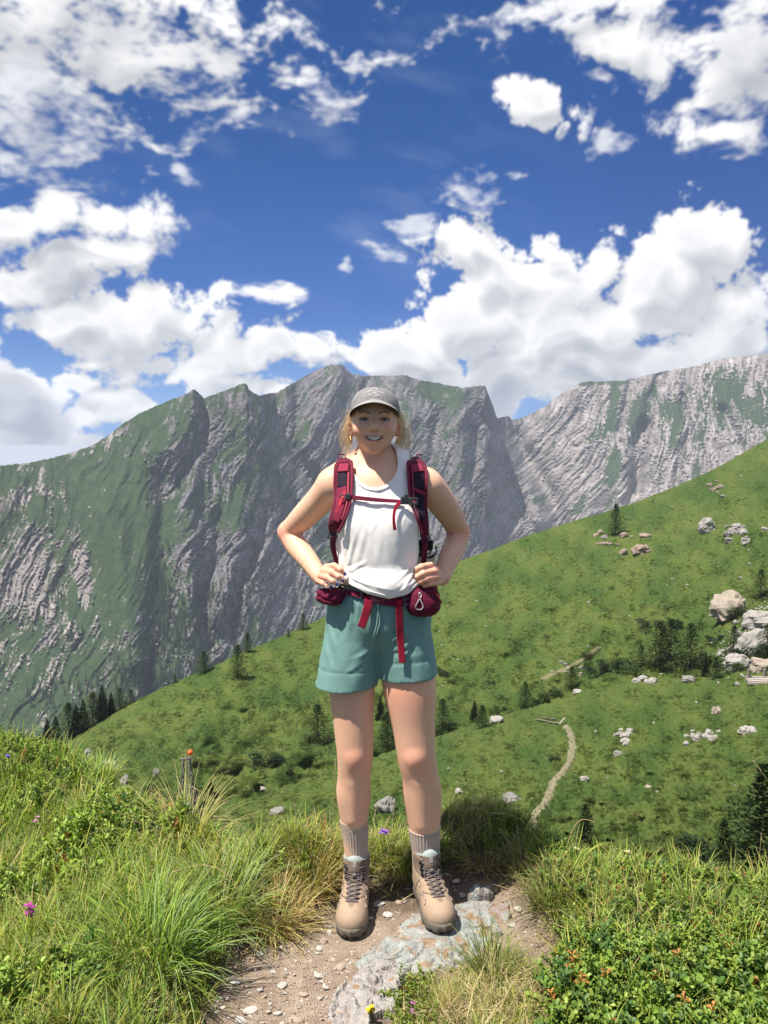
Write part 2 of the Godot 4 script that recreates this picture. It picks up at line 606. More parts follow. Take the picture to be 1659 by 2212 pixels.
func sky_material(times: float) -> PanoramaSkyMaterial:
	sn = [noise(11, 0.11, 3), noise(12, 0.10, 1), noise(13, 0.12, 4), noise(14, 0.028, 3), noise(15, 0.22, 6), noise(16, 0.23, 1), noise(17, 0.5, 1), noise(18, 1.1, 2), noise(19, 2.2, 3)]
	# upper left bank
	puff(60, 40, 560, 130, 0, 1.1, 0.25, 1.2); puff(390, 20, 130, 45, -10, 1.0, 0.05, 1.2); puff(60, 190, 200, 150, 0, 1.0, 0.1, 1.5)
	puff(20, 320, 110, 90, 10, 0.8, 0.05, 1.6); puff(110, 410, 130, 30, 15, 0.5, 0.0, 1.8)
	# left middle: flat bright cloud, its dark neighbour
	puff(60, 480, 270, 62, 10, 1.2, 0.05, 0.9); puff(230, 535, 110, 30, 6, 1.0, 0.0, 0.9); puff(150, 570, 135, 75, 8, 1.3, 0.6, 0.7); puff(20, 620, 80, 50, 0, 0.9, 0.2, 1.0)
	# band rising behind the peaks from the left
	puff(130, 690, 110, 42, 8, 1.2, 0.1, 0.7); puff(310, 690, 190, 62, 12, 1.3, 0.12, 0.6); puff(470, 760, 230, 70, 8, 1.3, 0.25, 0.6); puff(620, 750, 140, 52, 5, 1.2, 0.25, 0.6); puff(520, 830, 120, 45, 0, 1.2, 0.1, 0.6)
	# low left: blue-grey cumulus
	puff(50, 880, 130, 75, 5, 1.3, 0.75, 0.6); puff(220, 885, 140, 45, -4, 1.2, 0.25, 0.6); puff(80, 960, 200, 45, 0, 1.2, 0.55, 0.7); puff(145, 825, 45, 26, 0, 0.9, 0.2, 0.8); puff(205, 780, 75, 13, 17, 0.8, 0.05, 1.0)
	# right cumulus
	puff(840, 770, 130, 62, -8, 1.3, 0.1, 0.5); puff(980, 720, 130, 95, -15, 1.3, 0.1, 0.5); puff(1060, 600, 130, 105, -20, 1.15, 0.1, 0.5); puff(1010, 540, 60, 55, 0, 1.0, 0.0, 0.5); puff(1180, 555, 60, 40, 0, 0.9, 0.05, 0.6)
	puff(1200, 690, 270, 110, -10, 1.25, 0.12, 0.6); puff(1450, 620, 220, 110, -20, 1.1, 0.08, 0.6); puff(1540, 540, 130, 95, -25, 1.1, 0.05, 0.5); puff(1600, 700, 240, 150, 0, 1.25, 0.28, 0.7); puff(1330, 790, 300, 85, 0, 1.2, 0.38, 0.7)
	puff(1040, 830, 190, 85, 0, 1.3, 0.62, 0.7); puff(1220, 840, 130, 50, -5, 1.2, 0.2, 0.5)
	# upper right
	puff(1210, 20, 230, 32, 8, 0.9, 0.1, 1.4); puff(1280, 90, 150, 52, -32, 1.15, 0.12, 0.8); puff(1160, 225, 105, 42, -38, 1.15, 0.05, 0.7); puff(1400, 20, 130, 30, 0, 0.9, 0.1, 1.2)
	puff(1620, 130, 150, 150, -30, 1.2, 0.3, 1.1); puff(1530, 280, 120, 40, -12, 1.05, 0.1, 0.9); puff(1410, 140, 48, 50, 20, 0.9, 0.05, 0.9);
	puff(1263, 290, 24, 32, 15, 0.75, 0, 1.0);
	# loose scraps
	for q in [[401, 372, 24, 38, 0, 1.0], [330, 392, 24, 10, 0, 0.8], [710, 718, 36, 14, 10, 0.95], [757, 130, 34, 16, 45, 0.95], [900, 500, 46, 26, -20, 0.95], [820, 545, 56, 15, -12, 0.9], [738, 570, 26, 11, 0, 0.85], [1000, 412, 88, 32, -8, 0.85], [690, 205, 78, 44, -30, 0.75], [460, 265, 120, 15, 22, 0.75], [1113, 378, 22, 11, 0, 0.85], [1288, 190, 40, 18, 0, 0.95], [1210, 285, 28, 20, -40, 0.95], [1330, 300, 60, 25, 5, 0.95]]: puff(q[0], q[1], q[2], q[3], q[4], q[5], 0.0, 1.6)
	puff(570, 652, 78, 28, 10, 1.0, 0.05, 1.2)
	var low := Image.create(1024, 512, false, Image.FORMAT_RGBF)
	var rows := func(y: int, im: Image, x0: float, dx: float, y0: float, dy: float) -> void:
		for x in im.get_width():
			var col := sky_colour(wrapf(x0 + dx * (x + 0.5), -180.0, 180.0), maxf(y0 - dy * (y + 0.5), 0.3))
			im.set_pixel(x, y, Color(col.r * times, col.g * times, col.b * times))
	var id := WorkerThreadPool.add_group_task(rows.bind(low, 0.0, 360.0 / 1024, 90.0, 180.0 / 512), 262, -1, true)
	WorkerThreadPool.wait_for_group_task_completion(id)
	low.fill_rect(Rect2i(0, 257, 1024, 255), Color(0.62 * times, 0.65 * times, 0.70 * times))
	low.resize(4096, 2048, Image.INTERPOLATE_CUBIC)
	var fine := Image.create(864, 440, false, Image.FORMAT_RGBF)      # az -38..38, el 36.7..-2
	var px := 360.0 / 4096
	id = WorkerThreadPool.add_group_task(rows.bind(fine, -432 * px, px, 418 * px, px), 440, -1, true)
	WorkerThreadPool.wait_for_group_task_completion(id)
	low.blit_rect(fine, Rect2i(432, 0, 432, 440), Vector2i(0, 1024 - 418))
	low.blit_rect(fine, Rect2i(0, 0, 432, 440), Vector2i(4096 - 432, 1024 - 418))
	var m := PanoramaSkyMaterial.new()
	m.panorama = ImageTexture.create_from_image(low)
	return m

func make_materials() -> void:
	M.rock_far = mat(0.95, true, Color.WHITE, 0.2)
	M.turf = mat(0.95, true, Color.WHITE, 0.15)
	M.leaf_matte = mat(0.85, true, Color.WHITE, 0.2)
	M.leaf_matte.backlight_enabled = true
	M.leaf_matte.backlight = Color(0.35, 0.45, 0.1)
	M.dirt_far = mat(0.95, true, Color.WHITE, 0.2)
	# people and what they wear
	M.skin = mat(0.5, true, Color.WHITE, 0.4)
	M.skin.subsurf_scatter_enabled = true
	M.skin.subsurf_scatter_strength = 0.25
	M.wet = mat(0.15, true, Color.WHITE, 0.5)
	M.gloss = mat(0.25, true, Color.WHITE, 0.5)
	M.hair = mat(0.45, true, Color.WHITE, 0.5)
	M.hair.backlight_enabled = true
	M.hair.backlight = Color(0.5, 0.4, 0.25)
	M.gold = mat(0.25, false, Color(0.85, 0.56, 0.22))
	M.gold.metallic = 1.0
	M.metal = mat(0.3, true)
	M.metal.metallic = 0.9
	var weave := noise_tex(71, 0.25, 256, [], false, 2)
	M.cloth = grained(mat(0.9, true, Color.WHITE, 0.2), null, 9.0, weave, 0.025, false)
	M.jersey = grained(mat(0.9, true, Color.WHITE, 0.2), null, 5.0, weave, 0.010, false)
	M.jersey.rim_enabled = true
	M.jersey.rim = 0.2
	M.nylon = grained(mat(0.6, true, Color.WHITE, 0.35), null, 6.0, weave, 0.012, false)
	M.pack = grained(mat(0.88, true, Color.WHITE, 0.2), null, 12.0, weave, 0.05, false)
	M.pack.rim_enabled = true
	M.pack.rim = 0.35
	M.pack.rim_tint = 0.6
	M.mesh_cloth = grained(mat(0.85, true, Color.WHITE, 0.25), null, 20.0, weave, 0.08, false)
	M.mesh_cloth2 = grained(mat(0.7, true, Color.WHITE, 0.3), null, 22.0, weave, 0.06, false)
	M.leather = grained(mat(0.75, true, Color.WHITE, 0.3), null, 14.0, weave, 0.025, false)
	M.lace = mat(0.9, true, Color.WHITE, 0.2)
	M.rubber = mat(0.8, true, Color.WHITE, 0.3)
	M.plastic = mat(0.45, true, Color.WHITE, 0.4)

	# stone, wood, leaves
	var grit := noise_tex(72, 0.05, 512, [], false, 5)
	M.soil = grained(mat(0.95, true, Color.WHITE, 0.2), null, 6.0, grit, 0.7)
	M.stone = grained(mat(0.8, true, Color.WHITE, 0.3), null, 5.0, grit, 0.5)
	M.stone_plain = mat(0.85, true, Color.WHITE, 0.3)
	M.stone_tan = mat(0.85, true, Color(0.33, 0.27, 0.22), 0.3)
	M.stone_grey = mat(0.85, true, Color(0.38, 0.37, 0.355), 0.3)
	M.boulder_white = mat(0.9, true, Color(0.29, 0.284, 0.276), 0.25)
	M.boulder_cream = mat(0.9, true, Color(0.29, 0.255, 0.22), 0.25)
	M.boulder_red = mat(0.9, true, Color(0.25, 0.20, 0.175), 0.25)
	M.boulder_grey = mat(0.9, true, Color(0.20, 0.198, 0.195), 0.25)
	M.timber = mat(0.9, true, Color.WHITE, 0.2)
	M.steel = mat(0.6, true, Color.WHITE, 0.4)
	M.paint = mat(0.5, true, Color.WHITE, 0.4)
	M.bark = mat(0.95, true, Color.WHITE, 0.1)
	M.spruce = mat(0.85, true, Color(0.024, 0.042, 0.020), 0.2)
	M.larch = mat(0.85, true, Color(0.052, 0.086, 0.030), 0.2)
	for k in ["spruce", "larch"]:
		M[k].backlight_enabled = true
		M[k].backlight = Color(0.3, 0.4, 0.12)
	M.grass = mat(0.6, true, Color.WHITE, 0.3)
	M.grass.backlight_enabled = true
	M.grass.backlight = Color(0.7, 0.75, 0.35)
	M.glossy_leaf = mat(0.42, true, Color.WHITE, 0.4)
	M.glossy_leaf.backlight_enabled = true
	M.glossy_leaf.backlight = Color(0.55, 0.65, 0.2)
	M.petal = mat(0.6, true, Color.WHITE, 0.3)
	M.petal.backlight_enabled = true
	M.petal.backlight = Color(0.6, 0.6, 0.6)

# ---------- the far mountains ----------
var ridge_line := [Vector2(-2600, 860), Vector2(-1600, 930), Vector2(-900, 960), Vector2(-420, 985), Vector2(0, 1006), Vector2(60, 1000), Vector2(110, 990), Vector2(165, 975), Vector2(200, 962), Vector2(235, 940), Vector2(270, 912), Vector2(300, 893), Vector2(330, 880), Vector2(380, 860), Vector2(402, 851), Vector2(419, 840), Vector2(428, 848), Vector2(440, 861), Vector2(460, 853), Vector2(482, 845), Vector2(505, 836), Vector2(523, 828), Vector2(534, 830), Vector2(538, 842), Vector2(560, 855), Vector2(590, 847), Vector2(597, 849), Vector2(625, 831), Vector2(655, 815), Vector2(690, 797), Vector2(712, 789), Vector2(738, 786), Vector2(748, 797), Vector2(760, 808), Vector2(800, 812), Vector2(850, 812), Vector2(880, 811), Vector2(905, 821), Vector2(935, 825), Vector2(965, 831), Vector2(1000, 838), Vector2(1030, 834), Vector2(1047, 832), Vector2(1054, 848), Vector2(1066, 880), Vector2(1073, 903), Vector2(1085, 901), Vector2(1097, 898), Vector2(1105, 906), Vector2(1120, 905), Vector2(1150, 893), Vector2(1180, 876), Vector2(1210, 852), Vector2(1240, 832), Vector2(1265, 824), Vector2(1300, 824), Vector2(1340, 822), Vector2(1370, 818), Vector2(1400, 810), Vector2(1440, 801), Vector2(1480, 795), Vector2(1520, 786), Vector2(1560, 776), Vector2(1600, 771), Vector2(1630, 768), Vector2(1659, 762), Vector2(2080, 720), Vector2(2600, 760), Vector2(3600, 700)]
var hill_line := [Vector2(-700, 1960), Vector2(0, 1668), Vector2(100, 1616), Vector2(150, 1590), Vector2(200, 1560), Vector2(241, 1536), Vector2(300, 1510), Vector2(370, 1477), Vector2(420, 1456), Vector2(480, 1430), Vector2(529, 1406), Vector2(600, 1378), Vector2(688, 1338), Vector2(800, 1288), Vector2(900, 1246), Vector2(990, 1213), Vector2(1070, 1184), Vector2(1152, 1152), Vector2(1239, 1125), Vector2(1300, 1108), Vector2(1370, 1086), Vector2(1458, 1051), Vector2(1546, 1012), Vector2(1600, 981), Vector2(1659, 947), Vector2(2100, 760), Vector2(2500, 700)]
var folds := []          # [points, metres away, width]
func fold(m: float, w: float, pts: Array) -> void:
	folds.append([pts, m, w])

func near_line(p: Vector2, pts: Array) -> float:
	var best := 1e9
	for i in pts.size() - 1:
		var a: Vector2 = pts[i]
		var ba: Vector2 = pts[i + 1] - a
		var h := clampf((p - a).dot(ba) / ba.length_squared(), 0, 1)
		best = minf(best, (p - a - ba * h).length_squared())
	return sqrt(best)

func blob(p: Vector2, b: Array) -> float:               # [x, y, rx, ry, tilt, weight]
	var d := (p - Vector2(b[0], b[1])).rotated(deg_to_rad(-b[4])) / Vector2(b[2], b[3])
	return b[5] * clampf(1.4 - d.length(), 0, 1)

func make_mountains() -> void:
	fold(95, 20, [Vector2(592, 846), Vector2(598, 900), Vector2(620, 960), Vector2(660, 1020), Vector2(690, 1060), Vector2(720, 1130)])
	fold(120, 24, [Vector2(1072, 905), Vector2(1110, 950), Vector2(1150, 1010), Vector2(1190, 1075), Vector2(1212, 1140)])
	fold(45, 14, [Vector2(1022, 930), Vector2(1029, 951), Vector2(1015, 1050), Vector2(1045, 1110), Vector2(1077, 1185)])
	fold(34, 20, [Vector2(338, 1000), Vector2(345, 1040), Vector2(352, 1090), Vector2(344, 1241), Vector2(331, 1413), Vector2(320, 1520)])
	fold(38, 13, [Vector2(436, 862), Vector2(440, 930), Vector2(410, 1000), Vector2(385, 1050)])
	fold(45, 11, [Vector2(1425, 812), Vector2(1405, 860), Vector2(1398, 950), Vector2(1375, 1060)])
	fold(60, 13, [Vector2(1392, 915), Vector2(1372, 960), Vector2(1376, 1010), Vector2(1360, 1090)])
	fold(38, 9, [Vector2(1484, 797), Vector2(1475, 870), Vector2(1490, 930), Vector2(1468, 980), Vector2(1462, 1050)])
	fold(45, 11, [Vector2(1560, 885), Vector2(1585, 930), Vector2(1598, 960)])
	fold(30, 8, [Vector2(1364, 822), Vector2(1352, 870), Vector2(1340, 930)])
	fold(26, 9, [Vector2(1250, 890), Vector2(1200, 960), Vector2(1210, 1010)])
	fold(40, 12, [Vector2(800, 815), Vector2(770, 900), Vector2(720, 1000)])
	fold(40, 14, [Vector2(930, 830), Vector2(950, 900), Vector2(930, 1000), Vector2(960, 1100)])
	fold(26, 11, [Vector2(470, 1110), Vector2(465, 1200), Vector2(440, 1300), Vector2(450, 1400)])
	fold(30, 12, [Vector2(570, 1090), Vector2(560, 1180), Vector2(520, 1260), Vector2(500, 1380)])
	fold(-60, 28, [Vector2(528, 832), Vector2(545, 900), Vector2(590, 980), Vector2(640, 1060), Vector2(690, 1120)])
	fold(-75, 20, [Vector2(1050, 836), Vector2(1072, 920), Vector2(1108, 990), Vector2(1150, 1070), Vector2(1165, 1120)])
	fold(-40, 26, [Vector2(419, 842), Vector2(390, 930), Vector2(330, 1000)])
	fold(-45, 34, [Vector2(738, 790), Vector2(700, 880), Vector2(650, 980)])
	fold(-45, 26, [Vector2(865, 814), Vector2(880, 900), Vector2(850, 1010)])
	fold(-40, 26, [Vector2(1000, 840), Vector2(985, 930), Vector2(1000, 1030), Vector2(1020, 1120)])
	fold(-30, 16, [Vector2(1265, 826), Vector2(1180, 905), Vector2(1150, 960)])
	fold(-50, 40, [Vector2(230, 1100), Vector2(260, 1250), Vector2(280, 1420)])
	fold(-30, 18, [Vector2(400, 1040), Vector2(410, 1160), Vector2(400, 1300), Vector2(420, 1420)])
	fold(-30, 20, [Vector2(520, 1100), Vector2(510, 1200), Vector2(470, 1330)])
	var rock := [[60, 1255, 70, 100, 15, 0.85], [178, 1240, 22, 100, -8, 0.85], [120, 1370, 60, 40, 20, 0.45], [30, 1085, 70, 22, -25, 0.7], [400, 1000, 100, 60, -30, 0.32], [480, 900, 70, 60, -40, 0.3], [430, 1200, 55, 110, 8, 0.5], [545, 1210, 90, 120, 10, 0.5], [480, 1340, 40, 60, 0, 0.35], [600, 1290, 60, 60, 0, 0.35], [280, 925, 40, 14, -35, 0.35], [205, 965, 30, 12, -30, 0.4], [350, 1010, 30, 60, 10, 0.3], [410, 1440, 16, 50, 5, 0.5], [240, 1450, 18, 50, 10, 0.4],
		[960, 850, 60, 30, 12, -0.9], [330, 900, 70, 30, -30, -0.3], [265, 1150, 90, 140, 0, -0.35], [505, 1105, 70, 45, -10, -0.45], [1326, 862, 15, 52, 8, -1.1], [1383, 890, 22, 60, 14, -1.1], [1326, 1003, 16, 52, 6, -1.0], [1300, 932, 50, 18, -30, -0.8], [1453, 905, 24, 60, 8, -0.9], [1505, 960, 20, 70, 4, -0.7], [1567, 850, 44, 70, 0, -0.75], [1640, 885, 40, 60, 0, -0.7], [1265, 1075, 14, 60, 35, -0.8], [1110, 1090, 10, 70, -30, -0.6], [1300, 826, 70, 7, 0, -0.8], [690, 1180, 60, 80, 0, -0.4], [800, 900, 30, 90, 20, -0.35], [930, 1000, 30, 80, 10, -0.3]]
	var base := [Vector2(-400, -0.42), Vector2(0, -0.42), Vector2(250, -0.46), Vector2(330, -0.36), Vector2(420, -0.24), Vector2(560, -0.14), Vector2(600, 0.12), Vector2(750, 0.36), Vector2(900, 0.26), Vector2(1060, 0.34), Vector2(1150, 0.6), Vector2(1300, 0.5), Vector2(1659, 0.42)]
	var tilt := [Vector2(0, 66), Vector2(300, 66), Vector2(560, 62), Vector2(700, 56), Vector2(1000, 62), Vector2(1130, 48), Vector2(1280, 55), Vector2(1400, 82), Vector2(1659, 97)]
	var rt := [Vector2(-420, 1500), Vector2(0, 1500), Vector2(300, 1600), Vector2(420, 1650), Vector2(560, 1800), Vector2(600, 1950), Vector2(640, 2150), Vector2(750, 2250), Vector2(1000, 2150), Vector2(1060, 2200), Vector2(1090, 2600), Vector2(1130, 2750), Vector2(1300, 2600), Vector2(1659, 2450), Vector2(2600, 2300)]
	var rb := [Vector2(-420, 850), Vector2(0, 850), Vector2(300, 900), Vector2(560, 1150), Vector2(700, 1400), Vector2(1000, 1650), Vector2(1130, 1950), Vector2(1300, 2150), Vector2(1659, 2100), Vector2(2600, 2000)]
	var n1 := noise(21, 1.0 / 75, 3, FastNoiseLite.TYPE_SIMPLEX_SMOOTH, FastNoiseLite.FRACTAL_RIDGED)
	var n2 := noise(22, 1.0 / 26, 3, FastNoiseLite.TYPE_SIMPLEX_SMOOTH, FastNoiseLite.FRACTAL_RIDGED)
	var n3 := noise(23, 1.0 / 9, 3)
	var n4 := noise(24, 1.0 / 34, 4)
	var n5 := noise(25, 1.0 / 4.5, 2)
	var nj := noise(26, 1.0 / 14, 3)
	var n6 := noise(28, 1.0 / 190, 2)
	var xs := PackedFloat32Array()
	var x := -2600.0
	while x < 3600.0:
		xs.push_back(x)
		x += 2.7 if x > -40 and x < 1690 else 9.0 if x > -300 and x < 2000 else 22.0
	var along := []                                      # the lie of the strata, summed from left to right
	var sum_s := 0.0
	var sum_l := 0.0
	for i in xs.size():
		var th0 := deg_to_rad(table(tilt, xs[i]))
		var dx := xs[i] - xs[maxi(i - 1, 0)]
		sum_s += sin(th0) * dx
		sum_l += cos(th0) * dx
		along.append(Vector2(sum_s, sum_l))
	var rows := 290
	var nx := xs.size()
	var pos := []
	var cols := []
	pos.resize(nx)
	cols.resize(nx)
	var work := func(i: int) -> void:
		var px := xs[i]
		var top := table(ridge_line, px) + nj.get_noise_1d(px) * 2.4
		var bot := table(hill_line, px) + 60.0
		bot = maxf(1770.0 - maxf(px, 0.0) * 0.95 + maxf(-px, 0.0) * 0.15, bot)
		var r0 := table(rt, px)
		var r1 := table(rb, px)
		var b0 := table(base, px)
		var th := deg_to_rad(table(tilt, px))
		var pp := PackedVector3Array()
		var cc := PackedColorArray()
		for k in 4:                                      # the far side, falling away
			var q := at_r(px, top, r0)
			var away := Vector3(q.x, 0, q.z).normalized()
			pp.push_back(q + away * (4 - k) * 90.0 - Vector3(0, (4 - k) * 70.0, 0))
			cc.push_back(Color(0.2, 0.2, 0.21))
		for k in rows:
			var t := float(k) / (rows - 1)
			var py := lerpf(top, bot, t)
			var p := Vector2(px, py)
			var w := p + Vector2(n6.get_noise_2d(px, py), n6.get_noise_2d(px + 300, py)) * 22.0
			var s: float = along[i].x + (w.x - px) * sin(th) + (w.y - 960.0) * cos(th)
			var l: float = along[i].y + (w.x - px) * cos(th) - (w.y - 960.0) * sin(th)
			var edge := clampf(t * 14.0, 0, 1)
			var big: float = n1.get_noise_2d(s, l * 0.14)
			var mid: float = n2.get_noise_2d(s, l * 0.075)
			var fine: float = n3.get_noise_2d(s * 1.3, l * 0.10)
			var tiny: float = n5.get_noise_2d(s, l * 0.3)
			var v1: float = s / 19.0 + 1.3 * n4.get_noise_2d(s * 0.8, l * 0.12 + 500) + 0.30 * fine
			var iso := n3.get_noise_2d(px * 1.2 + 200, py * 1.2)
			var i1 := floorf(v1)
			var f1 := v1 - i1
			var h1: float = n4.get_noise_2d(i1 * 37.0, l * 0.5)
			var v2: float = s / 8.0 + 1.1 * n4.get_noise_2d(s * 1.6 + 80, l * 0.25) + 0.35 * tiny
			var i2 := floorf(v2)
			var f2 := v2 - i2
			var h2: float = n4.get_noise_2d(i2 * 53.0 + 900.0, l * 0.8)
			var ledge := (f1 - 0.5) * (1.0 + 1.6 * h1) + 0.45 * (f2 - 0.5) * (1.0 + 1.6 * h2)
			var r := lerpf(r0, r1, pow(t, 0.92))
			var dr := 0.0
			for f in folds:
				var box: Vector2 = f[0][0]
				if absf(px - box.x) > 300: continue
				var dd: float = near_line(p, f[0]) / f[2]
				if dd < 2.6: dr += f[1] * exp(-dd * dd)
			var m: float = b0 + 0.75 * n4.get_noise_2d(s * 0.9 + 900, l * 0.3) + 0.45 * fine + 0.3 * tiny + 0.2 * mid + 0.3 * h1 + 0.4 * h2 + 0.3 * iso
			for b in rock:
				if absf(px - b[0]) < 1.45 * maxf(b[2], b[3]): m += blob(p, b)
			var rk := smoothstep(-0.08, 0.2, m)
			dr += edge * (-big * lerpf(11.0, 17.0, rk) - mid * 2.0 - fine * lerpf(1.5, 3.5, rk) - tiny * lerpf(0.9, 2.2, rk) - ledge * lerpf(0.6, 8.5, rk) - iso * lerpf(2.5, 4.0, rk))
			pp.push_back(at_r(px, py, r + dr))
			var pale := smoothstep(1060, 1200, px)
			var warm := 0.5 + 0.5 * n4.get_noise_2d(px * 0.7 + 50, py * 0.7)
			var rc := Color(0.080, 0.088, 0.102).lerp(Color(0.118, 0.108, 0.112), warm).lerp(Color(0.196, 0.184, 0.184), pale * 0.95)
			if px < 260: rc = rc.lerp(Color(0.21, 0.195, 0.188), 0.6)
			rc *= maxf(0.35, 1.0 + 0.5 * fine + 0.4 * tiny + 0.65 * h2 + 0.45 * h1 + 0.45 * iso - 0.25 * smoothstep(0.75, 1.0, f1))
			var gc := Color(0.038, 0.062, 0.027).lerp(Color(0.024, 0.046, 0.024), 0.5 + n4.get_noise_2d(px + 70, py * 1.3)) * (1.0 + 0.3 * fine)
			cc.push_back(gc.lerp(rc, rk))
		pos[i] = pp
		cols[i] = cc
	var id := WorkerThreadPool.add_group_task(work, nx, -1, true)
	WorkerThreadPool.wait_for_group_task_completion(id)
	var mb := MB.new()
	for i in nx:
		mb.v.append_array(pos[i])
		mb.c.append_array(cols[i])
	mb.u.resize(mb.v.size())
	mb.knit(0, nx, rows + 4, false, true)
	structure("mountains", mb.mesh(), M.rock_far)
	# one more summit, far off behind the left shoulder
	var fb := MB.new()
	var nn := noise(27, 0.06, 3)
	fb.grid(8, 40, func(r, c): 
		var xx: float = 100.0 + c * 4.5
		var h: float = 24.0 * exp(-pow((xx - 178.0) / 22.0, 2.0)) * (1.0 + 0.3 * nn.get_noise_1d(xx))
		return [at_r(xx, 996.0 - h * (1.0 - r / 7.0) + r * 4.0, 4600.0 - r * 160.0), Color(0.09, 0.12, 0.07)], false, true)
	structure("distant_peak", fb.mesh(), M.rock_far)
	# woods far off on the mountain's foot
	var wood := []
	var tint := []
	var lr := RandomNumberGenerator.new()
	lr.seed = 5
	var spots := [[345, 1320, 26, 130, 230], [400, 1370, 60, 90, 170], [500, 1340, 55, 60, 110], [250, 1560, 60, 50, 110], [330, 1480, 90, 60, 170], [150, 1380, 30, 20, 14], [560, 1250, 40, 50, 45], [440, 1300, 50, 50, 60], [120, 1500, 80, 40, 24], [1125, 1120, 14, 30, 10]]
	for s in spots:
		for k in s[4]:
			var q := Vector2(s[0] + lr.randfn() * s[2] * 0.5, s[1] + lr.randfn() * s[3] * 0.5)
			var i := xs.bsearch(q.x)
			if i <= 0 or i >= nx or q.y > table(hill_line, q.x) + 40: continue
			var top := table(ridge_line, q.x)
			var bot := table(hill_line, q.x) + 60.0
			bot = maxf(1770.0 - maxf(q.x, 0.0) * 0.95 + maxf(-q.x, 0.0) * 0.15, bot)
			var row := clampi(int((q.y - top) / (bot - top) * (rows - 1)), 0, rows - 1)
			var g: Vector3 = pos[i][row + 4]
			var h := lr.randf_range(9, 17)
			wood.append(Transform3D(Basis.from_euler(Vector3(0, lr.randf() * TAU, 0)).scaled(Vector3(h * 0.36, h, h * 0.36)), g - Vector3(0, 1.0, 0)))
			var b := lr.randf_range(0.7, 1.15)
			tint.append(Color(0.03 * b, 0.052 * b, 0.028 * b))
	many(self, "distant_wood", far_tree(), M.leaf_matte, wood, tint, "dark far-off conifer wood in the gullies at the foot of the left mountain", "wood")

func far_tree() -> Mesh:
	var mb := MB.new()
	var lr := RandomNumberGenerator.new()
	lr.seed = 3
	for k in 34:
		var y := 0.05 + 0.92 * k / 34.0
		var r := 0.5 * (1.0 - y) + 0.05
		var a := k * 2.4 + lr.randf()
		var o := Vector3(cos(a), 0, sin(a))
		var s := Vector3(-sin(a), 0, cos(a))
		var i := mb.p(Vector3(0, y + 0.10, 0)); var j := mb.p(o * r + s * r * 0.5 + Vector3(0, y - 0.05, 0)); var l := mb.p(o * r - s * r * 0.5 + Vector3(0, y - 0.05, 0))
		mb.tri(i, l, j)
	return mb.mesh(false)

# ---------- the near hillside and the meadow below it ----------
var meadow_line := [Vector2(-900, 2060), Vector2(-200, 1930), Vector2(0, 1880), Vector2(150, 1840), Vector2(300, 1790), Vector2(430, 1746), Vector2(560, 1718), Vector2(700, 1668), Vector2(800, 1637), Vector2(880, 1612), Vector2(959, 1586), Vector2(1064, 1551), Vector2(1178, 1520), Vector2(1283, 1487), Vector2(1370, 1469), Vector2(1502, 1463), Vector2(1659, 1443), Vector2(2200, 1400), Vector2(2600, 1420)]
var hill_r := [Vector2(-700, 140), Vector2(0, 175), Vector2(150, 190), Vector2(400, 180), Vector2(529, 185), Vector2(700, 215), Vector2(1000, 270), Vector2(1250, 310), Vector2(1659, 380), Vector2(2500, 420)]
var foot_r := [Vector2(-900, 75), Vector2(0, 88), Vector2(430, 92), Vector2(700, 100), Vector2(1064, 112), Vector2(1370, 122), Vector2(1659, 118), Vector2(2500, 112)]
var ln := []

func plane_r(py: float, y0: float, r0: float, y1: float, r1: float) -> float:     # where a sight line meets the straight slope between two others
	var s0 := slope_of(y0); var s1 := slope_of(y1); var s := slope_of(py)
	var h0 := s0 * r0; var h1 := s1 * r1
	var m := (h1 - h0) / (r1 - r0)
	return (h0 - m * r0) / (s - m)

func slope_of(y: float) -> float:
	var d := ray(829.5, y)
	return d.y / -d.z

func hill_at(x: float, y: float) -> Vector3:             # the hillside seen at (x, y)
	var r := plane_r(y, table(hill_line, x), table(hill_r, x), table(meadow_line, x) + 34.0, table(foot_r, x) + 6.0)
	r += 8.0 * ln[0].get_noise_2d(x * 0.8, y * 0.9) * clampf((y - table(hill_line, x)) / 30.0, 0, 1)
	return at_r(x, y, r)

func meadow_at(x: float, y: float) -> Vector3:
	var r := plane_r(y, table(meadow_line, x), table(foot_r, x), 1960.0, 42.0)
	r += (1.3 * ln[0].get_noise_2d(x * 0.8 + 900, y * 2.0) + 1.0 * ln[1].get_noise_2d(x + 90, y * 1.5)) * clampf((y - table(meadow_line, x)) / 30.0, 0, 1)
	return at_r(x, y, r)

func land_at(x: float, y: float) -> Vector3:
	return meadow_at(x, y) if y > table(meadow_line, x) else hill_at(x, y)

func meadow_colour(x: float, y: float) -> Color:
	var a: float = ln[1].get_noise_2d(x, y * 1.6)
	var b: float = ln[2].get_noise_2d(x, y * 1.5)
	var c: float = ln[0].get_noise_2d(x + 400, y * 1.2)
	var g := Color(0.058, 0.096, 0.025).lerp(Color(0.088, 0.110, 0.032), clampf(0.5 + a * 0.7, 0, 1)).lerp(Color(0.044, 0.078, 0.022), clampf(0.35 - c * 1.3, 0, 1))
	return g * (1.0 + 0.25 * b)

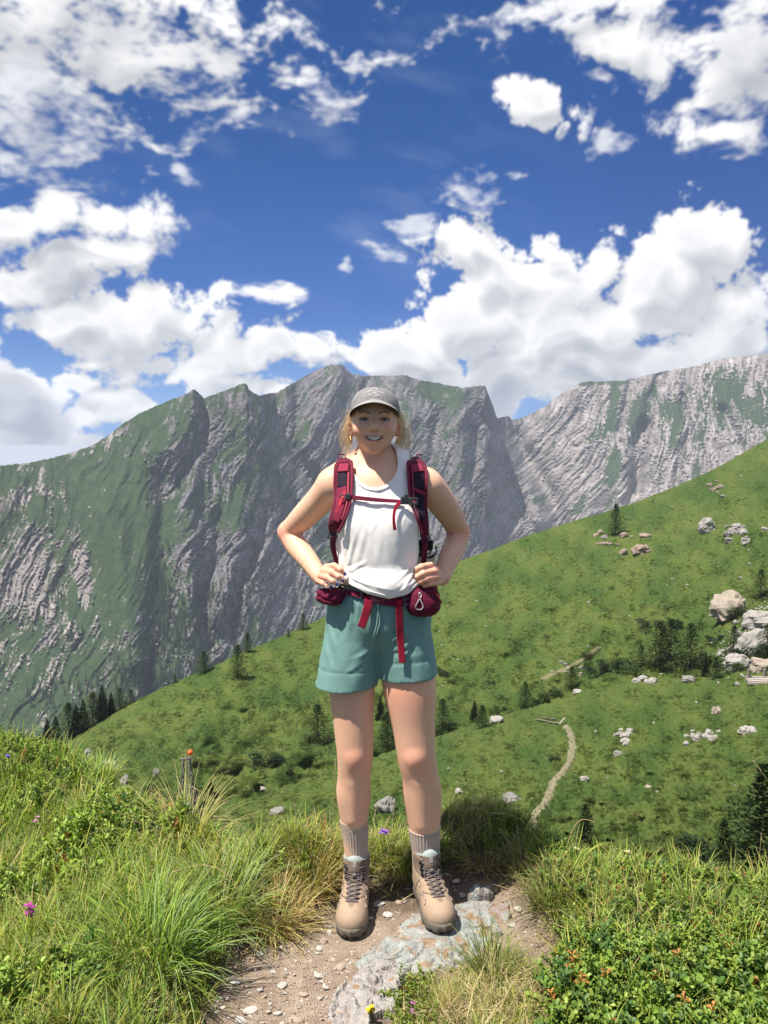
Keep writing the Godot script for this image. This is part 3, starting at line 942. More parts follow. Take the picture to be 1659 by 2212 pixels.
func make_hillside() -> void:
	ln = [noise(31, 1.0 / 120, 3), noise(32, 1.0 / 38, 4), noise(33, 1.0 / 9, 3)]
	for sheet in 2:
		var xs := PackedFloat32Array()
		var x := -420.0
		while x < 2090.0:
			xs.push_back(x)
			x += 4.5 if x > -30 and x < 1690 else 18.0
		var rows := 170
		var mb := MB.new()
		for px in xs:
			var top: float = table(hill_line if sheet == 0 else meadow_line, px) + ln[2].get_noise_1d(px * 0.5) * 1.6
			var bot := table(meadow_line, px) + 34.0 if sheet == 0 else 1960.0
			if sheet == 1: top += ln[1].get_noise_1d(px) * 4.0
			for k in 5:
				var q := hill_at(px, top) if sheet == 0 else meadow_at(px, top)
				var away := Vector3(q.x, 0, q.z).normalized()
				var m := float(5 - k)
				mb.p(q + away * m * m * (3.0 if sheet == 0 else 1.1) - Vector3(0, m * m * (1.6 if sheet == 0 else 0.75), 0), Color(0.07, 0.10, 0.03))
			for k in rows:
				var t := float(k) / (rows - 1)
				var py := lerpf(top, bot, t if sheet == 0 else pow(t, 0.9))
				var q := hill_at(px, py) if sheet == 0 else meadow_at(px, py)
				var bump: float = 0.3 * ln[2].get_noise_2d(px, py * 1.4)
				mb.p(q + Vector3(0, bump, 0), meadow_colour(px, py))
		mb.knit(0, xs.size(), rows + 5, false, true)
		structure("hillside" if sheet == 0 else "meadow", mb.mesh(), M.turf)
	# low growth all over: heath, grass hummocks, dwarf shrubs
	var lr := RandomNumberGenerator.new()
	lr.seed = 9
	for sheet in 2:
		var at := []
		var tint := []
		for k in (60000 if sheet == 0 else 42000):
			var px := lr.randf_range(-60, 1720)
			var top := table(hill_line if sheet == 0 else meadow_line, px)
			var bot := table(meadow_line, px) + 10.0 if sheet == 0 else 1945.0
			var py := lerpf(top + 1.0, bot, pow(lr.randf(), 0.8))
			var on_path := near_line(Vector2(px, py), PATH1) < 9.0 or near_line(Vector2(px, py), PATH2) < 8.0
			if on_path and lr.randf() < 0.9: continue
			var q := hill_at(px, py) if sheet == 0 else meadow_at(px, py)
			var far := Vector2(q.x, q.z).length()
			var big: float = clampf(0.55 + ln[1].get_noise_2d(px + 33, py) * 0.9, 0.25, 1.2)
			var h := lr.randf_range(0.18, 0.36) * big * lerpf(0.75, 1.7, clampf(far / 300.0, 0, 1))
			var w := h * lr.randf_range(1.2, 2.4)
			at.append(Transform3D(Basis.from_euler(Vector3(0, lr.randf() * TAU, 0)).scaled(Vector3(w, h, w)), q - Vector3(0, h * 0.15, 0)))
			var c := meadow_colour(px, py) * lr.randf_range(0.85, 1.25)
			if lr.randf() < 0.12: c = c.lerp(Color(0.105, 0.092, 0.042), 0.5)
			elif big > 0.95: c = c.lerp(Color(0.032, 0.058, 0.016), 0.5)
			tint.append(c)
		many(self, "hillside_heath" if sheet == 0 else "meadow_heath", clump(60, 77), M.leaf_matte, at, tint, "low heath and grass covering the upper green hillside" if sheet == 0 else "low heath and grass covering the lower meadow below the hiker", "heath")
	# the trail
	for pth in [PATH1, PATH2, PATH3]:
		var pts := curve(pth, 8)
		var mb := MB.new()
		var n := noise(36, 0.09, 3)
		for i in pts.size():
			var p: Vector2 = pts[i]
			var w: float = (7.5 if pth == PATH1 else 8.5 if pth == PATH2 else 7.0) * (1.0 + 0.5 * n.get_noise_1d(i * 7.0))
			if i == 0 or i == pts.size() - 1: w *= 0.3
			for k in 9:
				var sx := (k / 4.0 - 1.0) * w
				var q := land_at(p.x + sx + 3.0 * n.get_noise_2d(i * 9.0, k * 9.0), p.y + sx * 0.12)
				var c := Color(0.22, 0.20, 0.15).lerp(Color(0.10, 0.11, 0.04), clampf((0.35 if pth != PATH3 else 0.7) + 1.2 * n.get_noise_2d(p.x * 2.0 + sx * 6.0, p.y * 2.0 + 50), 0, 1)) * (1.0 + 0.35 * n.get_noise_2d(p.x * 3.0 + sx * 4.0, p.y * 3.0))
				mb.p(q + Vector3(0, 0.18 - (0.2 if k == 0 or k == 8 else 0.0), 0), c)
		mb.knit(0, pts.size(), 9, false, true)
		structure("path" if pth != PATH3 else "eroded_ground", mb.mesh(), M.dirt_far)

const PATH1 := [Vector2(1222, 1568), Vector2(1232, 1585), Vector2(1236, 1610), Vector2(1232, 1640), Vector2(1222, 1660), Vector2(1205, 1680), Vector2(1192, 1692)]
const PATH2 := [Vector2(1196, 1690), Vector2(1188, 1710), Vector2(1178, 1735), Vector2(1158, 1758), Vector2(1150, 1785), Vector2(1136, 1815), Vector2(1128, 1840)]
const PATH3 := [Vector2(1170, 1470), Vector2(1195, 1456), Vector2(1225, 1444), Vector2(1255, 1428), Vector2(1280, 1410), Vector2(1296, 1398)]

func clump(leaves: int, sd: int) -> Mesh:                 # a low cushion of leaf-sized faces, a metre across
	var lr := RandomNumberGenerator.new()
	lr.seed = sd
	var mb := MB.new()
	for k in leaves:
		var a := lr.randf() * TAU
		var e := asin(lr.randf())
		var d := Vector3(cos(a) * cos(e), sin(e), sin(a) * cos(e))
		var q := d * lr.randf_range(0.35, 0.55) * Vector3(1, 1.7, 1)
		var s := Vector3(lr.randf() - 0.5, lr.randf() * 0.5, lr.randf() - 0.5).normalized() * lr.randf_range(0.06, 0.13)
		var u := (d + Vector3(0, 0.7, 0)).normalized() * lr.randf_range(0.12, 0.26)
		var b := lr.randf_range(0.75, 1.3)
		var c := Color(b, b, b * lr.randf_range(0.7, 1.1))
		mb.tri(mb.p(q - s, c), mb.p(q + s, c), mb.p(q + u, c))
	return mb.mesh(false)

# ---------- the knoll she stands on ----------
var gn := []
var dirt_poly := PackedVector2Array()
var litter_poly := PackedVector2Array()
const EDGE := [Vector2(-30, 9.0), Vector2(-4, 4.7), Vector2(-2.6, 4.0), Vector2(-1.9, 3.62), Vector2(-1.62, 3.52), Vector2(-1.33, 3.25), Vector2(-1.1, 2.98), Vector2(-0.84, 2.76), Vector2(-0.545, 2.66), Vector2(-0.1, 2.78), Vector2(0.3, 2.94), Vector2(0.5, 2.84), Vector2(0.62, 2.64), Vector2(0.82, 2.52), Vector2(1.27, 2.44), Vector2(2.0, 2.44), Vector2(3.0, 2.6), Vector2(6, 3.6), Vector2(30, 9)]

func sheet_poly(pts: Array) -> PackedVector2Array:
	var out := PackedVector2Array()
	for q in pts:
		var p := at_h(q[0], q[1], 0.0)
		out.push_back(Vector2(p.x, p.z))
	return out

func inside(poly: PackedVector2Array, x: float, z: float) -> float:    # metres inside (positive) or outside
	var p := Vector2(x, z)
	var best := 1e9
	for i in poly.size():
		var a := poly[i]
		var ba := poly[(i + 1) % poly.size()] - a
		var h := clampf((p - a).dot(ba) / maxf(ba.length_squared(), 1e-9), 0, 1)
		best = minf(best, (p - a - ba * h).length_squared())
	return sqrt(best) * (1.0 if Geometry2D.is_point_in_polygon(p, poly) else -1.0)

func ground_h(x: float, z: float) -> float:
	var di := 0.0
	if absf(x) < 2.5 and z > -4.5 and z < -1.0: di = inside(dirt_poly, x, z)
	else: di = -1.0
	var h: float = 0.02 * gn[0].get_noise_2d(x, z)
	h += 0.085 * smoothstep(0.03, -0.22, di) * lerpf(1.0, 0.35, smoothstep(0.2, 0.7, x)) * lerpf(1.0, 0.5, smoothstep(-0.8, -1.3, x))             # the grass stands above the worn ground
	h += 0.05 * exp(-(pow((x + 1.75) / 0.7, 2) + pow((z + 3.4) / 0.6, 2)))
	h += 0.095 * exp(-(pow((x - 0.40) / 0.20, 2) + pow((z + 2.86) / 0.15, 2)))         # the little bank behind her left boot
	h += 0.05 * exp(-(pow((x + 0.32) / 0.16, 2) + pow((z + 2.72) / 0.14, 2)))
	h += 0.03 * smoothstep(-1.9, -1.2, z)
	if di > -0.05:
		var crumb := smoothstep(-0.05, 0.04, di)
		h += crumb * (0.011 * gn[1].get_noise_2d(x, z) + 0.006 * gn[2].get_noise_2d(x, z) + 0.004 * gn[3].get_noise_2d(x, z))
	var foot := exp(-(pow((x + 0.10) / 0.12, 2) + pow((z + 2.42) / 0.24, 2)))
	h = lerpf(h, -0.004, clampf(foot * 1.5, 0, 1))
	var d := -z - table(EDGE, x)
	if d > -0.25:
		d = maxf(0.0, d + 0.06)
		h -= (sqrt(d * d + 0.04) - 0.2) * 0.72
		h += 0.06 * gn[0].get_noise_2d(x * 2.0, z * 2.0) * clampf(d, 0, 1)
	return h

func gp(x: float, y: float) -> Vector3:                   # the ground seen at (x, y)
	var h := 0.0
	var p := at_h(x, y, h)
	for k in 8:
		h = lerpf(h, ground_h(p.x, p.z), 0.7)
		p = at_h(x, y, h)
	return Vector3(p.x, ground_h(p.x, p.z), p.z)

func make_knoll() -> void:
	gn = [noise(81, 1.6, 3), noise(82, 7.0, 3), noise(83, 24.0, 3), noise(84, 75.0, 2)]
	dirt_poly = sheet_poly([[425, 2300], [450, 2190], [466, 2110], [498, 2055], [560, 2020], [625, 1985], [660, 1945], [690, 1905], [735, 1890], [800, 1895], [860, 1893], [900, 1888], [940, 1880], [985, 1866], [1050, 1868], [1110, 1880], [1148, 1905], [1160, 1950], [1185, 2000], [1205, 2060], [1195, 2095], [1110, 2080], [1030, 2085], [965, 2120], [905, 2150], [860, 2185], [825, 2300]])
	litter_poly = sheet_poly([[840, 2300], [870, 2190], [960, 2125], [1040, 2085], [1110, 2078], [1190, 2090], [1215, 2130], [1200, 2190], [1190, 2300]])
	var xs := PackedFloat32Array()
	var zs := PackedFloat32Array()
	var a := -1.75
	while a <= 1.75:
		xs.push_back(a)
		a += 0.016
	var step := 0.03
	while a < 70:
		xs.push_back(a); xs.insert(0, -a)
		a += step
		step *= 1.22
	a = -1.2
	while a > -4.1:
		zs.push_back(a)
		a -= 0.016
	step = 0.04
	while a > -48:
		zs.push_back(a)
		a -= step
		step = minf(step * 1.2, 3.0)
	a = -1.1
	step = 0.1
	while a < 14:
		zs.insert(0, a)
		a += step
		step *= 1.35
	var mb := MB.new()
	for z in zs:
		for x in xs:
			var h := ground_h(x, z)
			var c := Color(0.075, 0.072, 0.032).lerp(Color(0.072, 0.105, 0.028) * (1.0 + 0.4 * gn[0].get_noise_2d(x * 0.6, z * 0.6)), smoothstep(2.0, 2.6, maxf(absf(x), -z - 1.6)))
			if absf(x) < 2.2 and z > -4.2 and z < -0.8:
				var n1: float = gn[1].get_noise_2d(x + 5, z)
				var n2: float = gn[2].get_noise_2d(x + 9, z)
				c *= 1.0 + 0.4 * n2
				var di := inside(dirt_poly, x, z)
				var earth := Color(0.285, 0.222, 0.175).lerp(Color(0.38, 0.315, 0.255), clampf(0.5 + n1, 0, 1)) * (1.0 + 0.3 * n2)
				var dark_earth := smoothstep(0.20, 0.0, Vector2((x - 0.02) / 0.9, (z + 2.66) / 0.62).length() - 0.32) + smoothstep(0.12, 0.0, absf(di - 0.03)) * 0.6  # earth darker in an oval behind the boots and along the rim
				earth = earth.lerp(Color(0.115, 0.085, 0.066) * (1.0 + 0.4 * n2), clampf(dark_earth * 0.8 + 0.4 * n1, 0, 0.85))
				c = c.lerp(earth, smoothstep(-0.03, 0.03, di + 0.03 * n1))
				c = c.lerp(Color(0.17, 0.125, 0.07) * (1.0 + 0.5 * n2), 0.7 * smoothstep(-0.03, 0.04, inside(litter_poly, x, z)))
			mb.p(Vector3(x, h, z), c)
	mb.knit(0, zs.size(), xs.size(), false, true)
	structure("ground", mb.mesh(), M.soil)

# ---------- stone ----------
func stone_mesh(sd: int, flat := 0.7, sub := 2, rough := 0.22) -> ArrayMesh:
	var n := noise(sd, 0.8, 3)
	var mb := MB.new()
	var dirs := []
	var rings := 5 + sub * 2
	var m := MB.new()
	m.ball(Vector3.ZERO, Vector3.ONE, Basis.from_euler(Vector3(sd * 0.7, sd * 1.3, 0)), rings, rings + 4)
	# cut by a few planes so that it has faces
	var lr := RandomNumberGenerator.new()
	lr.seed = sd
	var planes := []
	for k in 11: planes.append([Vector3(lr.randfn(), lr.randfn(), lr.randfn()).normalized(), lr.randf_range(0.55, 0.92)])
	for k in m.v.size():
		var d := m.v[k]
		var r := 1.0
		for q in planes:
			var e: float = d.dot(q[0])
			if e > 0.01: r = minf(r, q[1] / e)
		r *= 1.0 + rough * n.get_noise_3dv(d * 1.6)
		m.v[k] = d * r * Vector3(0.5, 0.5 * flat, 0.5)
		var s := 1.0 + 0.25 * n.get_noise_3dv(d * 3.0 + Vector3(5, 0, 0))
		m.c[k] = Color(s, s, s * 0.98)
	return m.mesh(false)

func rock_slab(pts: Array, top: float, sd: int, thick: float, rust: float, pale: Color, rings := 34, around := 150) -> ArrayMesh:
	var poly := PackedVector2Array()
	var cen := Vector2.ZERO
	for q in pts:
		var p := at_h(q[0], q[1], top)
		poly.push_back(Vector2(p.x, p.z))
		cen += poly[-1]
	cen /= pts.size()
	var n := noise(sd, 5.0, 4)
	var n2 := noise(sd + 1, 16.0, 4)
	var n3 := noise(sd + 2, 55.0, 3)
	var rad := []
	for k in around:
		var a := TAU * k / around
		var d := Vector2(cos(a), sin(a))
		var best := 0.02
		for i in poly.size():
			var hit = Geometry2D.segment_intersects_segment(cen, cen + d * 3.0, poly[i], poly[(i + 1) % poly.size()])
			if hit != null: best = maxf(best, cen.distance_to(hit))
		rad.append(best * (1.0 + 0.05 * n2.get_noise_2d(cos(a) * 0.4, sin(a) * 0.4)))
	var mb := MB.new()
	mb.grid(rings + 4, around, func(r, q):
		var a: float = TAU * q / around
		var t: float = pow(clampf(r / float(rings), 0.004, 1.0), 0.85)
		var rr: float = rad[q] * t * (1.0 + 0.015 * maxi(0, r - rings))
		var x: float = cen.x + cos(a) * rr
		var z: float = cen.y + sin(a) * rr
		var v: float = n.get_noise_2d(x * 1.4 + z * 0.5, z * 1.6 - x * 0.3) * 2.6 + 0.5 * n2.get_noise_2d(x, z)
		var f := v - floorf(v)
		var terr := (floorf(v) + smoothstep(0.86, 0.97, f)) * 0.0115
		var y: float = top + clampf(terr, -0.024, 0.030) + 0.0035 * n2.get_noise_2d(x * 2.0, z * 2.0) + 0.0018 * n3.get_noise_2d(x, z)
		y -= 0.012 * pow(t, 6.0)
		if r > rings: y = lerpf(y - 0.012, ground_h(x, z) - thick, (r - rings) / 3.0)
		var fo := exp(-(pow((x - 0.165) / 0.085, 2) + pow((z + 2.40) / 0.17, 2)))
		y = lerpf(y, 0.0290, clampf(fo * 1.6, 0, 1)) if r <= rings else y
		var c := pale * (1.0 + 0.22 * n2.get_noise_2d(x * 1.3 + 3, z * 1.3) + 0.2 * n3.get_noise_2d(x + 7, z))
		var ru := smoothstep(0.05, 0.42, n.get_noise_2d(x * 2.3 + 20, z * 2.3) + 0.6 * n2.get_noise_2d(x * 1.6 + 30, z * 1.6) + 0.3 * n3.get_noise_2d(x, z) - 0.42 + rust)
		c = c.lerp(Color(0.27, 0.15, 0.070) * (1.0 + 0.5 * n3.get_noise_2d(x, z + 4)), ru * 0.75)
		c = c.lerp(Color(0.26, 0.215, 0.20), 0.6 * smoothstep(0.1, 0.5, n.get_noise_2d(x * 1.9 - 40, z * 1.9)))
		if f > 0.80 and f < 0.97: c *= 0.72
		return [Vector3(x, y, z), c], true, true)
	return mb.mesh()

func make_rocks() -> void:
	var teal := Color(0.285, 0.31, 0.305)
	solo("rock_slab", rock_slab([[765, 2060], [795, 2038], [832, 2010], [872, 1987], [914, 1974], [990, 1948], [1038, 1931], [1086, 1930], [1107, 1964], [1096, 1984], [1064, 1992], [1060, 2018], [1036, 2050], [1016, 2064], [990, 2077], [964, 2090], [918, 2091], [858, 2081], [832, 2071], [785, 2092], [772, 2078]], 0.020, 131, 0.05, 0.36, teal), M.stone, "flat flaking rock slab with rust-orange lichen under the hiker's left boot", "rock")
	solo("rock_slab", rock_slab([[778, 2078], [826, 2062], [862, 2070], [890, 2096], [862, 2125], [866, 2148], [866, 2175], [826, 2174], [800, 2185], [800, 2240], [700, 2260], [712, 2160], [728, 2125], [752, 2105]], 0.026, 141, 0.05, 0.12, Color(0.32, 0.315, 0.31)), M.stone, "pale layered rock slab at the bottom of the path below the rusty one", "rock")
	solo("rock_slab", rock_slab([[1014, 1914], [1062, 1901], [1068, 1911], [1056, 1925], [1036, 1930], [1010, 1925]], 0.045, 151, 0.04, 0.0, teal, 12, 60), M.stone, "small pale rock plate on the dirt bank behind the large slab", "rock")
	solo("rock_slab", rock_slab([[1202, 2180], [1212, 2158], [1235, 2150], [1252, 2156], [1250, 2180], [1236, 2192], [1212, 2190]], 0.085, 161, 0.04, 0.0, Color(0.40, 0.39, 0.38), 12, 60), M.stone, "white rock showing through the bearberry at the lower right", "rock")
	solo("rock_slab", rock_slab([[1062, 1996], [1072, 1986], [1082, 1992], [1078, 2002], [1066, 2003]], 0.026, 171, 0.03, 0.0, teal, 8, 40), M.stone, "rock chip lying just right of the rusty slab", "rock")
	# loose stones and gravel
	var lr := RandomNumberGenerator.new()
	lr.seed = 23
	var meshes := []
	for k in 5: meshes.append(stone_mesh(200 + k, 0.55, 0))
	var at := []
	var tint := []
	while at.size() < 3200:
		var p := gp(lr.randf_range(440, 1190), 1860.0 + 360.0 * pow(lr.randf(), 0.7))
		if inside(dirt_poly, p.x, p.z) < -0.02: continue
		if Vector2((p.x + 0.10) / 0.06, (p.z + 2.42) / 0.15).length() < 1.0: continue
		var s := 0.003 + 0.009 * pow(lr.randf(), 4.0)
		at.append(Transform3D(Basis.from_euler(Vector3(lr.randf() * 0.6, lr.randf() * TAU, lr.randf() * 0.6)).scaled(Vector3(s * lr.randf_range(1, 1.7), s, s * lr.randf_range(0.8, 1.2))), p + Vector3(0, s * 0.1, 0)))
		var b := lr.randf_range(0.55, 1.25)
		tint.append((Color(0.33, 0.27, 0.22) if lr.randf() < 0.6 else Color(0.38, 0.365, 0.35)) * b)
	many(self, "gravel", meshes[0], M.stone_plain, at, tint, "fine gravel strewn over the worn dirt path", "gravel")
	var spots := [[560, 2063, 0.022], [606, 2048, 0.018], [505, 2122, 0.030], [610, 2130, 0.026], [668, 2080, 0.020], [540, 2185, 0.034], [600, 2190, 0.020], [655, 2150, 0.024], [690, 2050, 0.022], [700, 2035, 0.026], [650, 2010, 0.018], [712, 2015, 0.020], [590, 2100, 0.018], [470, 2160, 0.022], [640, 2205, 0.030], [560, 2140, 0.016], [820, 1955, 0.030], [838, 1978, 0.034], [800, 1985, 0.022], [860, 1950, 0.018], [985, 1905, 0.026], [1000, 1935, 0.022], [1120, 1965, 0.026], [1105, 2000, 0.020], [690, 2110, 0.026], [704, 2135, 0.022], [735, 2090, 0.026], [720, 2075, 0.020], [520, 2205, 0.026], [965, 1890, 0.020]]
	var zones := {}
	for q in spots:
		var zone := "on the dirt left of her right boot" if q[0] < 715 and q[1] < 2090 else "on the lower left part of the path" if q[0] < 620 else "beside the pale lower slab" if q[1] > 2060 else "on the dirt between her boots" if q[0] < 880 else "on the dirt right of her left boot"
		if not zones.has(zone): zones[zone] = []
		zones[zone].append(q)
	for zone in zones:
		var l: Array = zones[zone]
		l.sort_custom(func(u, v): return u[0] < v[0])
		for k in l.size():
			var q: Array = l[k]
			var p := gp(q[0], q[1])
			var o := solo("loose_stone", meshes[lr.randi() % 5], M.stone_tan if lr.randf() < 0.5 else M.stone_grey, "loose stone, %s from the left of those %s" % [ordinal(k + 1), zone], "stone", "stone fragments on the path")
			var s: float = q[2] * 1.05
			o.transform = Transform3D(Basis.from_euler(Vector3(lr.randf() * 0.5, lr.randf() * TAU, lr.randf() * 0.5)).scaled(Vector3(s * lr.randf_range(1, 1.5), s * 0.8, s)), p + Vector3(0, s * 0.12, 0))

# ---------- trees, boulders and the ropeway mast across the valley ----------
func spruce(sd: int) -> Array:                           # [trunk, crown] of a tree one metre tall
	var lr := RandomNumberGenerator.new()
	lr.seed = sd
	var tb := MB.new()
	tb.tube([Vector3(0, -0.05, 0), Vector3(0.004, 0.35, 0.003), Vector3(0, 0.97, 0)], [0.018, 0.012, 0.002], 7, Color(0.07, 0.05, 0.035))
	var mb := MB.new()
	var levels := 26
	for l in levels:
		var y := 0.06 + 0.92 * l / float(levels)
		var reach := (0.20 * pow(1.0 - y, 0.8) + 0.012) * lr.randf_range(0.78, 1.12)
		var count := 11 if y < 0.7 else 7
		for b in count:
			var a := TAU * (b + lr.randf() * 0.8) / count + l * 0.7
			var r := reach * lr.randf_range(0.6, 1.12)
			var o := Vector3(cos(a), 0, sin(a))
			var s := Vector3(-sin(a), 0, cos(a))
			var droop := lr.randf_range(0.18, 0.5)
			var tone := lr.randf_range(0.7, 1.25)
			for k in 4:
				var t0 := 0.2 + 0.2 * k
				var p0 := o * r * t0 + Vector3(0, y - droop * r * t0 + 0.012, 0)
				var w := r * (0.34 - 0.05 * k) * lr.randf_range(0.8, 1.3)
				var tip := o * r * (t0 + 0.34) + Vector3(0, y - droop * r * (t0 + 0.34) - 0.012, 0)
				var c := Color(tone, tone, tone * 0.95)
				var i := mb.p(p0, c)
				mb.tri(i, mb.p(tip + s * w * 0.55 - o * r * 0.08, c), mb.p(p0 + s * w * 0.3 + o * r * 0.3 - Vector3(0, 0.01, 0), c))
				mb.tri(i, mb.p(p0 - s * w * 0.3 + o * r * 0.3 - Vector3(0, 0.012, 0), c), mb.p(tip - s * w * 0.55 - o * r * 0.08, c))
				mb.tri(mb.p(p0 - o * r * 0.12, c), mb.p(tip, c), mb.p(p0 + Vector3(0, -0.026, 0) + s * w * 0.1, c))
	return [tb.mesh(), mb.mesh(false)]

func larch(sd: int, wide := 0.3) -> Array:
	var lr := RandomNumberGenerator.new()
	lr.seed = sd
	var tb := MB.new()
	tb.tube([Vector3(0, -0.05, 0), Vector3(0.01, 0.4, 0.005), Vector3(0, 0.96, 0)], [0.020, 0.013, 0.002], 7, Color(0.09, 0.065, 0.05))
	for k in 16:
		var a := lr.randf() * TAU
		var y := lr.randf_range(0.12, 0.85)
		var r := wide * pow(1.0 - y, 0.7) * 0.8
		tb.tube([Vector3(0, y, 0), Vector3(cos(a) * r * 0.6, y + 0.01, sin(a) * r * 0.6), Vector3(cos(a) * r, y + 0.03, sin(a) * r)], [0.005, 0.003, 0.001], 4, Color(0.08, 0.06, 0.045))
	var mb := MB.new()
	for k in 2600:
		var y := 0.04 + 0.95 * pow(lr.randf(), 1.25)
		var reach := wide * pow(1.0 - y, 0.72) + 0.015
		var a := lr.randf() * TAU
		var lump := 0.75 + 0.25 * sin(a * 3.0 + y * 17.0 + sd) + 0.15 * sin(a * 5.0 - y * 31.0)
		var r := reach * sqrt(lr.randf()) * lump
		var q := Vector3(cos(a) * r, y - 0.12 * r, sin(a) * r)
		var o := Vector3(cos(a), lr.randf_range(-0.2, 0.9), sin(a)).normalized()
		var s := o.cross(Vector3(lr.randf() - 0.5, 1, lr.randf() - 0.5)).normalized() * lr.randf_range(0.010, 0.022)
		var tone := lr.randf_range(0.65, 1.3)
		var c := Color(tone, tone, tone * 0.9)
		var u := o * lr.randf_range(0.02, 0.045)
		mb.tri(mb.p(q - s, c), mb.p(q + s, c), mb.p(q + u, c))
	return [tb.mesh(), mb.mesh(false)]

func shrub(sd: int) -> ArrayMesh:
	var lr := RandomNumberGenerator.new()
	lr.seed = sd
	var mb := MB.new()
	var lumps := []
	for k in 6: lumps.append([Vector3(lr.randf_range(-0.42, 0.42), lr.randf_range(0.25, 0.6), lr.randf_range(-0.3, 0.3)), lr.randf_range(0.2, 0.36)])
	for k in 900:
		var l: Array = lumps[k % 6]
		var d := Vector3(lr.randfn(), lr.randfn(), lr.randfn()).normalized()
		var q: Vector3 = l[0] + d * l[1] * pow(lr.randf(), 0.4)
		q.y = maxf(q.y * 0.9, 0.0)
		var s := d.cross(Vector3(lr.randf() - 0.5, lr.randf(), lr.randf() - 0.5)).normalized() * lr.randf_range(0.02, 0.045)
		var tone := lr.randf_range(0.65, 1.3)
		var c := Color(tone, tone, tone)
		mb.tri(mb.p(q - s, c), mb.p(q + s, c), mb.p(q + (d + Vector3(0, 0.5, 0)).normalized() * lr.randf_range(0.05, 0.10), c))
	for k in 5:
		var a := k * 1.3
		mb.tube([Vector3(0, -0.1, 0), Vector3(cos(a) * 0.15, 0.2, sin(a) * 0.12), Vector3(cos(a) * 0.3, 0.45, sin(a) * 0.25)], [0.02, 0.014, 0.005], 5, Color(0.9, 0.7, 0.5))
	return mb.mesh(false)

